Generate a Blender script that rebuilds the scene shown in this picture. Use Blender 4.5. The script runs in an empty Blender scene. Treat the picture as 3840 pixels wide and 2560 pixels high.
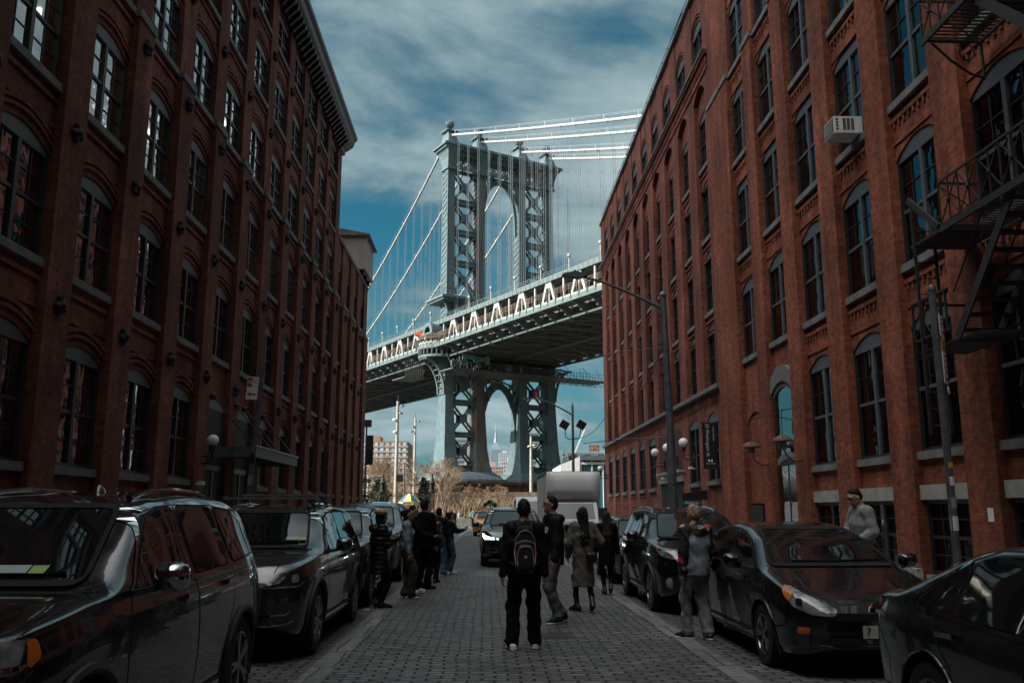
import bpy, bmesh, math, random
import numpy as np
from mathutils import Vector, Matrix, geometry
from mathutils.bvhtree import BVHTree
R = math.radians
PI = math.pi
random.seed(7)
scene = bpy.context.scene
COL = scene.collection

# ------------------------------------------------------------------ camera
cam_d = bpy.data.cameras.new('camera')
cam = bpy.data.objects.new('camera', cam_d)
COL.objects.link(cam)
scene.camera = cam
cam_d.sensor_width = 36.0
cam_d.lens = 31.0
cam_d.clip_end = 9000.0
cam.location = (0, 0, 1.62)
cam.rotation_euler = (R(90 + 10.85), 0, R(-1.633))

# ------------------------------------------------------------------ light
SUN_EL, SUN_AZ = 27.0, -104.0            # azimuth from +Y, clockwise positive (towards +X)
sun_dir = Vector((math.sin(R(SUN_AZ)) * math.cos(R(SUN_EL)), math.cos(R(SUN_AZ)) * math.cos(R(SUN_EL)), math.sin(R(SUN_EL))))
sd = bpy.data.lights.new('sun', 'SUN')
sd.energy = 5.0
sd.angle = R(0.5)
sd.color = (1.0, 0.94, 0.84)
sun = bpy.data.objects.new('sun', sd)
COL.objects.link(sun)
sun.rotation_euler = sun_dir.to_track_quat('Z', 'Y').to_euler()

scene.view_settings.view_transform = 'Standard'
scene.view_settings.look = 'None'
scene.view_settings.exposure = 0.6
scene.view_settings.gamma = 1.0
try:
    scene.cycles.use_denoising = True
    scene.cycles.max_bounces = 8
    scene.cycles.transparent_max_bounces = 12
    scene.cycles.sample_clamp_indirect = 4.0
    scene.cycles.caustics_reflective = False
    scene.cycles.caustics_refractive = False
except Exception:
    pass


class NT:
    """small helper round a node tree"""
    def __init__(s, tree):
        s.t = tree
        s.n = tree.nodes
        s.l = tree.links

    def node(s, typ, **kw):
        n = s.n.new(typ)
        for k, v in kw.items():
            setattr(n, k, v)
        return n

    def link(s, a, b):
        s.l.new(a, b)

    def val(s, sock, v):
        if isinstance(v, bpy.types.NodeSocket):
            s.l.new(v, sock)
        else:
            sock.default_value = v

    def math(s, op, a, b=None, c=None, clamp=False):
        n = s.node('ShaderNodeMath', operation=op, use_clamp=clamp)
        s.val(n.inputs[0], a)
        if b is not None:
            s.val(n.inputs[1], b)
        if c is not None:
            s.val(n.inputs[2], c)
        return n.outputs[0]

    def mix(s, fac, a, b, mode='MIX'):
        n = s.node('ShaderNodeMix', data_type='RGBA', blend_type=mode)
        s.val(n.inputs[0], fac)
        for sock, v in ((n.inputs[6], a), (n.inputs[7], b)):
            s.val(sock, (v[0], v[1], v[2], 1) if isinstance(v, (tuple, list)) else v)
        return n.outputs[2]

    def noise(s, vec, scale, detail=4, rough=.55, dist=0.0):
        n = s.node('ShaderNodeTexNoise')
        if vec is not None:
            s.l.new(vec, n.inputs['Vector'])
        n.inputs['Scale'].default_value = scale
        n.inputs['Detail'].default_value = detail
        n.inputs['Roughness'].default_value = rough
        n.inputs['Distortion'].default_value = dist
        return n.outputs[0]

    def ramp(s, fac, lo, hi, a=0.0, b=1.0, smooth=True):
        n = s.node('ShaderNodeMapRange', interpolation_type='SMOOTHSTEP' if smooth else 'LINEAR')
        s.val(n.inputs[0], fac)
        for i, v in enumerate((lo, hi, a, b)):
            n.inputs[1 + i].default_value = v
        return n.outputs[0]


# ------------------------------------------------------------------ sky
world = bpy.data.worlds.new('World')
scene.world = world
world.use_nodes = True
wt = NT(world.node_tree)
wt.n.clear()
w_out = wt.node('ShaderNodeOutputWorld')
w_bg = wt.node('ShaderNodeBackground')
w_bg.inputs[1].default_value = 0.085
wt.link(w_bg.outputs[0], w_out.inputs[0])
sky = wt.node('ShaderNodeTexSky', sky_type='NISHITA', sun_disc=False)
sky.sun_elevation = R(SUN_EL)
sky.sun_rotation = R(SUN_AZ)
sky.air_density = 1.0
sky.dust_density = 0.6
sky.ozone_density = 1.6
tc = wt.node('ShaderNodeTexCoord')
sep = wt.node('ShaderNodeSeparateXYZ')
wt.link(tc.outputs['Generated'], sep.inputs[0])
dx, dy, dz = sep.outputs
zz = wt.math('ADD', wt.math('MAXIMUM', dz, 0.0), 0.34)
comb = wt.node('ShaderNodeCombineXYZ')
wt.link(wt.math('DIVIDE', dx, zz), comb.inputs[0])
wt.link(wt.math('DIVIDE', dy, zz), comb.inputs[1])
comb.inputs[2].default_value = 3.7
mp = wt.node('ShaderNodeMapping')
mp.inputs['Rotation'].default_value = (0, 0, R(28))
mp.inputs['Scale'].default_value = (1.0, 1.45, 1)
mp.inputs['Location'].default_value = (-0.476, -0.055, 2.6)
wt.link(comb.outputs[0], mp.inputs[0])
n1 = wt.noise(mp.outputs[0], 2.1, 12, .58, .35)
n2 = wt.noise(mp.outputs[0], 1.25, 4, .5, .3)
# the cloud cover thickens to the east (right) and overhead, as in the photograph
cover = wt.math('ADD', wt.math('MULTIPLY', n1, 0.55), wt.math('MULTIPLY', n2, 0.45))
cover = wt.math('ADD', cover, wt.math('MULTIPLY', wt.math('SUBTRACT', wt.math('ADD', dx, wt.math('MULTIPLY', dz, 0.55)), 0.14), 0.20))
cover = wt.math('ADD', cover, wt.ramp(dz, 0.03, 0.24, 0.045, 0.0))
mask = wt.ramp(cover, 0.405, 0.535)
shade = wt.ramp(cover, 0.44, 0.63)
cloud = wt.mix(shade, (1.25, 2.1, 2.45), (3.6, 4.6, 4.8))
skyt = wt.mix(1.0, sky.outputs[0], (0.16, 0.60, 0.60), 'MULTIPLY')
hz = wt.ramp(dz, 0.0, 0.35, 0.55, 0.0)
skyt = wt.mix(hz, skyt, (0.95, 1.95, 2.5))
base = wt.mix(wt.math('MULTIPLY', mask, 0.92), skyt, cloud)
# unseen bright lobe overhead and to the south-west, added to light the street
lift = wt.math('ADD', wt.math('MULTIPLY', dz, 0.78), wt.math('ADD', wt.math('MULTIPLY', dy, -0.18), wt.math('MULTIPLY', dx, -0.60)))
# unseen sky low in the south-east, darkened to deepen the bridge's shaded faces
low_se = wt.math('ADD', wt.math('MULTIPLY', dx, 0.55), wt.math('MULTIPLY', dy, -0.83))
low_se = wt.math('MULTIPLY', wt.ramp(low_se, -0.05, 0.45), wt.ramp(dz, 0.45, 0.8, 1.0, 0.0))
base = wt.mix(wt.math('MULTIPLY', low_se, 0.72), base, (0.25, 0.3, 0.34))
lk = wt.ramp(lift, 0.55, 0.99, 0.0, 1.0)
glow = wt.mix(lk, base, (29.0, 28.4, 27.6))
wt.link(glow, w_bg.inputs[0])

# ------------------------------------------------------------------ materials
MATS = {}


def pmat(name, col, rough=.6, metal=0.0, spec=.5, var=0.0, vscale=6.0, bump=0.0, bscale=40.0, coat=0.0, emit=None, estr=0.0, ior=None):
    """plain principled material with optional noise variation and bump"""
    if name in MATS:
        return MATS[name]
    m = bpy.data.materials.new(name)
    m.use_nodes = True
    t = NT(m.node_tree)
    b = t.n['Principled BSDF']
    b.inputs['Base Color'].default_value = (*col, 1)
    b.inputs['Roughness'].default_value = rough
    b.inputs['Metallic'].default_value = metal
    b.inputs['Specular IOR Level'].default_value = spec
    if ior:
        b.inputs['IOR'].default_value = ior
    if coat:
        b.inputs['Coat Weight'].default_value = coat
        b.inputs['Coat Roughness'].default_value = .03
    if emit:
        b.inputs['Emission Color'].default_value = (*emit, 1)
        b.inputs['Emission Strength'].default_value = estr
    if var or bump:
        g = t.node('ShaderNodeTexCoord')
        if var:
            n = t.noise(g.outputs['Object'], vscale, 5)
            lo = tuple(max(0, c * (1 - var)) for c in col)
            hi = tuple(min(1, c * (1 + var)) for c in col)
            t.link(t.mix(t.ramp(n, .3, .7), lo, hi), b.inputs['Base Color'])
        if bump:
            n = t.noise(g.outputs['Object'], bscale, 4)
            bp = t.node('ShaderNodeBump')
            bp.inputs['Strength'].default_value = bump
            bp.inputs['Distance'].default_value = .02
            t.link(n, bp.inputs['Height'])
            t.link(bp.outputs[0], b.inputs['Normal'])
    MATS[name] = m
    return m


def brick_mat(name, c1, c2, mortar, bw=.215, bh=.072, ms=.009, stain=.35, ground=False, rough=.85, bump=.5):
    if name in MATS:
        return MATS[name]
    m = bpy.data.materials.new(name)
    m.use_nodes = True
    t = NT(m.node_tree)
    b = t.n['Principled BSDF']
    b.inputs['Roughness'].default_value = rough
    b.inputs['Specular IOR Level'].default_value = .25
    g = t.node('ShaderNodeNewGeometry')
    s = t.node('ShaderNodeSeparateXYZ')
    t.link(g.outputs['Position'], s.inputs[0])
    c = t.node('ShaderNodeCombineXYZ')
    if ground:
        wob = t.noise(g.outputs['Position'], .9, 2)
        wob2 = t.noise(g.outputs['Position'], 3.1, 2)
        t.link(t.math('ADD', s.outputs[0], t.math('MULTIPLY', wob, .10)), c.inputs[0])
        yy = t.math('ADD', s.outputs[1], t.math('MULTIPLY', wob, .16))
        t.link(t.math('ADD', yy, t.math('MULTIPLY', wob2, .035)), c.inputs[1])
    else:
        t.link(t.math('ADD', s.outputs[0], s.outputs[1]), c.inputs[0])
        t.link(s.outputs[2], c.inputs[1])
    br = t.node('ShaderNodeTexBrick')
    t.link(c.outputs[0], br.inputs['Vector'])
    br.inputs['Color1'].default_value = (*c1, 1)
    br.inputs['Color2'].default_value = (*c2, 1)
    br.inputs['Mortar'].default_value = (*mortar, 1)
    br.inputs['Scale'].default_value = 1.0
    br.inputs['Mortar Size'].default_value = ms
    br.inputs['Mortar Smooth'].default_value = .25
    br.inputs['Bias'].default_value = -.1
    br.inputs['Brick Width'].default_value = bw
    br.inputs['Row Height'].default_value = bh
    big = t.noise(g.outputs['Position'], .35, 5, .6)
    fine = t.noise(g.outputs['Position'], 7.0, 4, .6)
    f = t.math('MULTIPLY', t.ramp(big, .3, .72, 1 - stain, 1 + stain * .6), t.ramp(fine, .25, .75, .66, 1.28))
    if not ground:
        f = t.math('MULTIPLY', f, t.ramp(t.noise(g.outputs['Position'], .42, 3, .7), .575, .60, 1.0, 1.24))
        ms_ = t.node('ShaderNodeMapping'); ms_.inputs['Scale'].default_value = (1.6, 1.6, .16)
        t.link(g.outputs['Position'], ms_.inputs[0])
        f = t.math('MULTIPLY', f, t.ramp(t.noise(ms_.outputs[0], 1.0, 6, .62), .32, .68, .62, 1.16))
    sc = t.node('ShaderNodeVectorMath', operation='SCALE')
    t.link(br.outputs['Color'], sc.inputs[0])
    t.link(f, sc.inputs['Scale'])
    t.link(sc.outputs[0], b.inputs['Base Color'])
    h = t.math('ADD', t.math('MULTIPLY', br.outputs['Fac'], -1.0), t.math('MULTIPLY', fine, .5))
    bp = t.node('ShaderNodeBump')
    bp.inputs['Strength'].default_value = bump
    bp.inputs['Distance'].default_value = .012 if not ground else .03
    t.link(h, bp.inputs['Height'])
    t.link(bp.outputs[0], b.inputs['Normal'])
    if ground:
        t.link(t.ramp(big, .35, .65, rough - .12, rough + .12), b.inputs['Roughness'])
    MATS[name] = m
    return m


def glass_mat(name, tint=(.5, .55, .55), base=.10, rough=.012, wav=.06, ior=1.9):
    """window glass: dark see-through pane with a strong mirror reflection"""
    if name in MATS:
        return MATS[name]
    m = bpy.data.materials.new(name)
    m.use_nodes = True
    t = NT(m.node_tree)
    t.n.clear()
    out = t.node('ShaderNodeOutputMaterial')
    tr = t.node('ShaderNodeBsdfTransparent')
    tr.inputs[0].default_value = (*tint, 1)
    gl = t.node('ShaderNodeBsdfGlossy')
    gl.inputs['Color'].default_value = (.92, .95, .97, 1)
    gl.inputs['Roughness'].default_value = rough
    fr = t.node('ShaderNodeFresnel')
    fr.inputs['IOR'].default_value = ior
    mx = t.node('ShaderNodeMixShader')
    t.link(t.math('ADD', fr.outputs[0], base, clamp=True), mx.inputs[0])
    t.link(tr.outputs[0], mx.inputs[1])
    t.link(gl.outputs[0], mx.inputs[2])
    t.link(mx.outputs[0], out.inputs[0])
    g = t.node('ShaderNodeNewGeometry')
    n = t.noise(g.outputs['Position'], 1.3, 2)
    bp = t.node('ShaderNodeBump')
    bp.inputs['Strength'].default_value = wav
    bp.inputs['Distance'].default_value = .25
    t.link(n, bp.inputs['Height'])
    t.link(bp.outputs[0], gl.inputs['Normal'])
    t.link(bp.outputs[0], fr.inputs['Normal'])
    MATS[name] = m
    return m


# ------------------------------------------------------------------ mesh helpers
class MB:
    """collects geometry for ONE mesh object"""
    def __init__(s):
        s.v = []
        s.f = []
        s.mi = []

    def quad(s, *pts, mi=0):
        k = len(s.v)
        s.v += [tuple(p) for p in pts]
        s.f.append(tuple(range(k, k + len(pts))))
        s.mi.append(mi)

    def box(s, x0, x1, y0, y1, z0, z1, mi=0):
        k = len(s.v)
        s.v += [(x0, y0, z0), (x1, y0, z0), (x1, y1, z0), (x0, y1, z0), (x0, y0, z1), (x1, y0, z1), (x1, y1, z1), (x0, y1, z1)]
        s.f += [(k, k + 3, k + 2, k + 1), (k + 4, k + 5, k + 6, k + 7), (k, k + 1, k + 5, k + 4), (k + 1, k + 2, k + 6, k + 5), (k + 2, k + 3, k + 7, k + 6), (k + 3, k, k + 4, k + 7)]
        s.mi += [mi] * 6

    def obox(s, c, ax, ay, az, hx, hy, hz, mi=0):
        """oriented box: centre c, unit axes, half sizes"""
        c = Vector(c); ax = Vector(ax) * hx; ay = Vector(ay) * hy; az = Vector(az) * hz
        k = len(s.v)
        for sz in (-1, 1):
            for sx, sy in ((-1, -1), (1, -1), (1, 1), (-1, 1)):
                s.v.append(tuple(c + ax * sx + ay * sy + az * sz))
        s.f += [(k, k + 3, k + 2, k + 1), (k + 4, k + 5, k + 6, k + 7), (k, k + 1, k + 5, k + 4), (k + 1, k + 2, k + 6, k + 5), (k + 2, k + 3, k + 7, k + 6), (k + 3, k, k + 4, k + 7)]
        s.mi += [mi] * 6

    def bar(s, a, b, w, h, up=(0, 0, 1), mi=0):
        """rectangular bar from a to b"""
        a = Vector(a); b = Vector(b)
        d = b - a
        L = d.length
        if L < 1e-6:
            return
        d /= L
        u = Vector(up)
        if abs(d.dot(u)) > .98:
            u = Vector((1, 0, 0)) if abs(d.x) < .9 else Vector((0, 1, 0))
        sd_ = d.cross(u).normalized()
        u2 = sd_.cross(d).normalized()
        s.obox((a + b) / 2, d, sd_, u2, L / 2, w / 2, h / 2, mi)

    def tube(s, pts, r, n=8, mi=0, cap=True):
        pts = [Vector(p) for p in pts]
        rs = r if isinstance(r, (list, tuple)) else [r] * len(pts)
        k0 = len(s.v)
        prev = None
        for i, p in enumerate(pts):
            d = (pts[min(i + 1, len(pts) - 1)] - pts[max(i - 1, 0)])
            if d.length < 1e-9:
                d = Vector((0, 0, 1))
            d.normalize()
            if prev is None:
                u = Vector((0, 0, 1)) if abs(d.z) < .9 else Vector((1, 0, 0))
                a = d.cross(u).normalized()
            else:
                a = (prev - d * prev.dot(d))
                a = a.normalized() if a.length > 1e-6 else d.orthogonal().normalized()
            prev = a
            b = d.cross(a)
            for j in range(n):
                t = 2 * PI * j / n
                s.v.append(tuple(p + (a * math.cos(t) + b * math.sin(t)) * rs[i]))
        for i in range(len(pts) - 1):
            for j in range(n):
                a0 = k0 + i * n + j; a1 = k0 + i * n + (j + 1) % n
                s.f.append((a0, a1, a1 + n, a0 + n)); s.mi.append(mi)
        if cap:
            s.f.append(tuple(k0 + j for j in range(n))[::-1]); s.mi.append(mi)
            e = k0 + (len(pts) - 1) * n
            s.f.append(tuple(e + j for j in range(n))); s.mi.append(mi)

    def lathe(s, prof, c=(0, 0, 0), n=16, mi=0, axis='z'):
        """profile list of (r, h)"""
        k0 = len(s.v)
        for r, h in prof:
            for j in range(n):
                t = 2 * PI * j / n
                x, y = r * math.cos(t), r * math.sin(t)
                p = (x, y, h) if axis == 'z' else ((h, x, y) if axis == 'x' else (y, h, x))
                s.v.append((c[0] + p[0], c[1] + p[1], c[2] + p[2]))
        for i in range(len(prof) - 1):
            for j in range(n):
                a0 = k0 + i * n + j; a1 = k0 + i * n + (j + 1) % n
                s.f.append((a0, a1, a1 + n, a0 + n)); s.mi.append(mi)
        s.f.append(tuple(k0 + j for j in range(n))[::-1]); s.mi.append(mi)
        e = k0 + (len(prof) - 1) * n
        s.f.append(tuple(e + j for j in range(n))); s.mi.append(mi)

    def sphere(s, c, r, n=12, m=8, mi=0, sq=(1, 1, 1)):
        prof = []
        k0 = len(s.v)
        for i in range(m + 1):
            a = -PI / 2 + PI * i / m
            rr, h = math.cos(a) * r, math.sin(a) * r
            rr = max(rr, 1e-4)
            for j in range(n):
                t = 2 * PI * j / n
                s.v.append((c[0] + rr * math.cos(t) * sq[0], c[1] + rr * math.sin(t) * sq[1], c[2] + h * sq[2]))
        for i in range(m):
            for j in range(n):
                a0 = k0 + i * n + j; a1 = k0 + i * n + (j + 1) % n
                s.f.append((a0, a1, a1 + n, a0 + n)); s.mi.append(mi)

    def prism(s, poly, f0, f1, mi=0):
        """poly: 2D points; f0/f1 map a 2D point to 3D on either end face"""
        n = len(poly)
        k = len(s.v)
        s.v += [tuple(f0(p)) for p in poly] + [tuple(f1(p)) for p in poly]
        s.f.append(tuple(range(k, k + n))[::-1]); s.mi.append(mi)
        s.f.append(tuple(range(k + n, k + 2 * n))); s.mi.append(mi)
        for i in range(n):
            j = (i + 1) % n
            s.f.append((k + i, k + j, k + n + j, k + n + i)); s.mi.append(mi)

    def mesh(s, name):
        me = bpy.data.meshes.new(name)
        me.from_pydata(s.v, [], s.f)
        if any(s.mi):
            me.polygons.foreach_set('material_index', s.mi)
        me.update()
        return me

    def build(s, name, mat, parent=None, smooth=False, loc=None, fix=True):
        me = s.mesh(name)
        if fix:
            bm = bmesh.new(); bm.from_mesh(me)
            bmesh.ops.recalc_face_normals(bm, faces=bm.faces)
            bm.to_mesh(me); bm.free()
        for m in (mat if isinstance(mat, (list, tuple)) else [mat]):
            me.materials.append(m)
        if smooth:
            smooth_mesh(me, smooth if not isinstance(smooth, bool) else 40)
        return link(name, me, parent, loc)


def smooth_mesh(me, ang=40):
    me.polygons.foreach_set('use_smooth', [True] * len(me.polygons))
    try:
        me.set_sharp_from_angle(angle=R(ang))
    except Exception:
        pass


def link(name, data, parent=None, loc=None):
    o = bpy.data.objects.new(name, data)
    COL.objects.link(o)
    if parent is not None:
        o.parent = parent
    if loc is not None:
        o.location = loc
    return o


def tag(o, label=None, cat=None, group=None, kind=None):
    if label: o['label'] = label
    if cat: o['category'] = cat
    if group: o['group'] = group
    if kind: o['kind'] = kind
    return o


def empty(name, label, cat, loc=(0, 0, 0), rz=0.0, group=None):
    o = bpy.data.objects.new(name, None)
    o.empty_display_size = .2
    COL.objects.link(o)
    o.location = loc
    o.rotation_euler = (0, 0, rz)
    return tag(o, label, cat, group)


def copy_tree(o, parent=None):
    c = o.copy()
    COL.objects.link(c)
    c.parent = parent
    for ch in list(o.children):
        copy_tree(ch, c)
    return c


def text_mesh(name, txt, size, mat, parent=None, mtx=None, extrude=.002, align='CENTER', tight=1.0):
    cu = bpy.data.curves.new(name, 'FONT')
    cu.body = txt
    cu.size = size
    cu.extrude = extrude
    cu.align_x = align
    cu.align_y = 'CENTER'
    cu.space_character = tight
    tmp = bpy.data.objects.new(name + '_tmp', cu)
    COL.objects.link(tmp)
    dg = bpy.context.evaluated_depsgraph_get()
    me = bpy.data.meshes.new_from_object(tmp.evaluated_get(dg))
    bpy.data.objects.remove(tmp)
    bpy.data.curves.remove(cu)
    me.materials.clear()
    me.materials.append(mat)
    o = link(name, me, parent)
    if mtx is not None:
        o.matrix_local = mtx
    return o


def frame_mtx(origin, xa, ya):
    """matrix whose local x,y (text plane) map to xa, ya"""
    xa = Vector(xa).normalized(); ya = Vector(ya).normalized()
    za = xa.cross(ya)
    m = Matrix((xa, ya, za)).transposed().to_4x4()
    m.translation = Vector(origin)
    return m

# ================================================================== THE SETTING
M_BRICK_L = brick_mat('brick_dark_red', (.25, .074, .041), (.165, .050, .030), (.12, .075, .06), stain=.40)
M_BRICK_A = brick_mat('brick_orange', (.33, .092, .045), (.20, .055, .031), (.17, .085, .06), stain=.25)
M_BRICK_B = brick_mat('brick_purple_red', (.29, .088, .056), (.185, .056, .040), (.17, .09, .07), stain=.35)
M_COBBLE = brick_mat('granite_setts', (.165, .166, .166), (.092, .093, .094), (.022, .022, .022), bw=.27, bh=.125, ms=.016, stain=.28, ground=True, rough=.62, bump=.8)
M_STRIP = brick_mat('granite_strip', (.195, .195, .19), (.15, .15, .147), (.04, .04, .04), bw=.26, bh=1.1, ms=.012, stain=.2, ground=True, rough=.65, bump=.3)
M_CONC = pmat('concrete_paving', (.21, .205, .195), .85, var=.25, vscale=1.5, bump=.15)
M_KERB = pmat('granite_kerb', (.23, .225, .215), .8, var=.25, vscale=5, bump=.15)
M_STONE = pmat('sill_stone', (.155, .16, .16), .8, var=.28, vscale=3, bump=.12)
M_STONE_L = pmat('pale_lintel_stone', (.30, .30, .28), .8, var=.15, vscale=3)
M_BLACK = pmat('black_painted_iron', (.012, .013, .014), .45, var=.3, vscale=9, bump=.1)
M_IRON = pmat('rusty_dark_iron', (.018, .016, .016), .7, var=.4, vscale=12, bump=.3)
M_FRAME_L = pmat('dark_window_paint', (.030, .034, .038), .5)
M_FRAME_H = pmat('grey_window_paint', (.085, .10, .11), .55, var=.15)
M_FRAME_R = pmat('black_window_paint', (.020, .022, .024), .5)
M_GLASS = glass_mat('window_glass', tint=(.42, .47, .48), base=.24, ior=1.75)
M_GLASS_R = glass_mat('window_glass_dark', tint=(.22, .25, .26), base=.03, ior=1.55)
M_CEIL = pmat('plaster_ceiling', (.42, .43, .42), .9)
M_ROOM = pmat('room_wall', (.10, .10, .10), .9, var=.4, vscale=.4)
M_LIT = pmat('fluorescent_tube', (.9, .85, .75), .5, emit=(1.0, .86, .68), estr=5.0)
M_CURT = pmat('white_curtain', (.50, .50, .47), .9, var=.15, vscale=4)
M_BLIND = pmat('window_blind', (.26, .27, .26), .8, var=.12)
M_ROOF = pmat('roofing_felt', (.06, .06, .06), .9)
M_GREY = pmat('grey_galvanised_steel', (.135, .15, .165), .45, metal=.5, var=.2, vscale=8, bump=.05)
M_WHITE = pmat('white_paint', (.72, .74, .74), .5, var=.05)

gm = MB(); gm.quad((-4000, -600, -.02), (4000, -600, -.02), (4000, 7000, -.02), (-4000, 7000, -.02))
tag(gm.build('ground', pmat('bare_ground', (.085, .075, .06), .95, var=.3, vscale=.02)), kind='structure')
gm = MB(); gm.quad((-600, 246, .02), (900, 246, .02), (900, 760, .02), (-600, 760, .02))
tag(gm.build('water', pmat('river_water', (.02, .045, .05), .12, bump=.3, bscale=.6)), kind='structure')
gm = MB(); gm.quad((-4.2, -60, 0), (5.1, -60, 0), (5.1, 79, 0), (-4.2, 79, 0))
tag(gm.build('road', M_COBBLE), kind='structure')
gm = MB()
for x0, x1 in ((-1.84, -1.58), (2.41, 2.67)):
    gm.quad((x0, -60, .004), (x1, -60, .004), (x1, 79, .004), (x0, 79, .004))
tag(gm.build('road_edge_strips', M_STRIP), kind='structure')
gm = MB()
gm.box(-9.2, -4.2, -60, 64, -.02, .15)
tag(gm.build('left_pavement', M_CONC), kind='structure')
gm = MB(); gm.box(5.1, 9.8, -60, 69, -.02, .15)
tag(gm.build('right_pavement', M_CONC), kind='structure')
gm = MB(); gm.box(-4.2, -4.02, -60, 64, -.02, .165); gm.box(4.92, 5.1, -60, 69, -.02, .165)
tag(gm.build('kerb', M_KERB), kind='structure')
gm = MB(); gm.box(-30, 40, 79, 100, -.02, .14)
tag(gm.build('plaza_pavement', pmat('plaza_paving', (.20, .185, .165), .85, var=.25, vscale=1.2)), kind='structure')
# manhole / iron plate seams in the carriageway
gm = MB()
for (x, y, w, h) in ((-.2, 26.3, 1.3, .06), (-.2, 27.5, 1.3, .06), (-.1, 19.2, 1.5, .05), (.9, 12.2, .5, .5)):
    gm.quad((x - w / 2, y - h / 2, .005), (x + w / 2, y - h / 2, .005), (x + w / 2, y + h / 2, .005), (x - w / 2, y + h / 2, .005))
tag(gm.build('road_iron_covers', pmat('worn_iron', (.06, .058, .055), .5, metal=.6, var=.3, vscale=20, bump=.3)), kind='structure')


def arch(y, hw, rise):
    return rise * (1 - (y / hw) ** 2) if hw > 0 else 0


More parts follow.
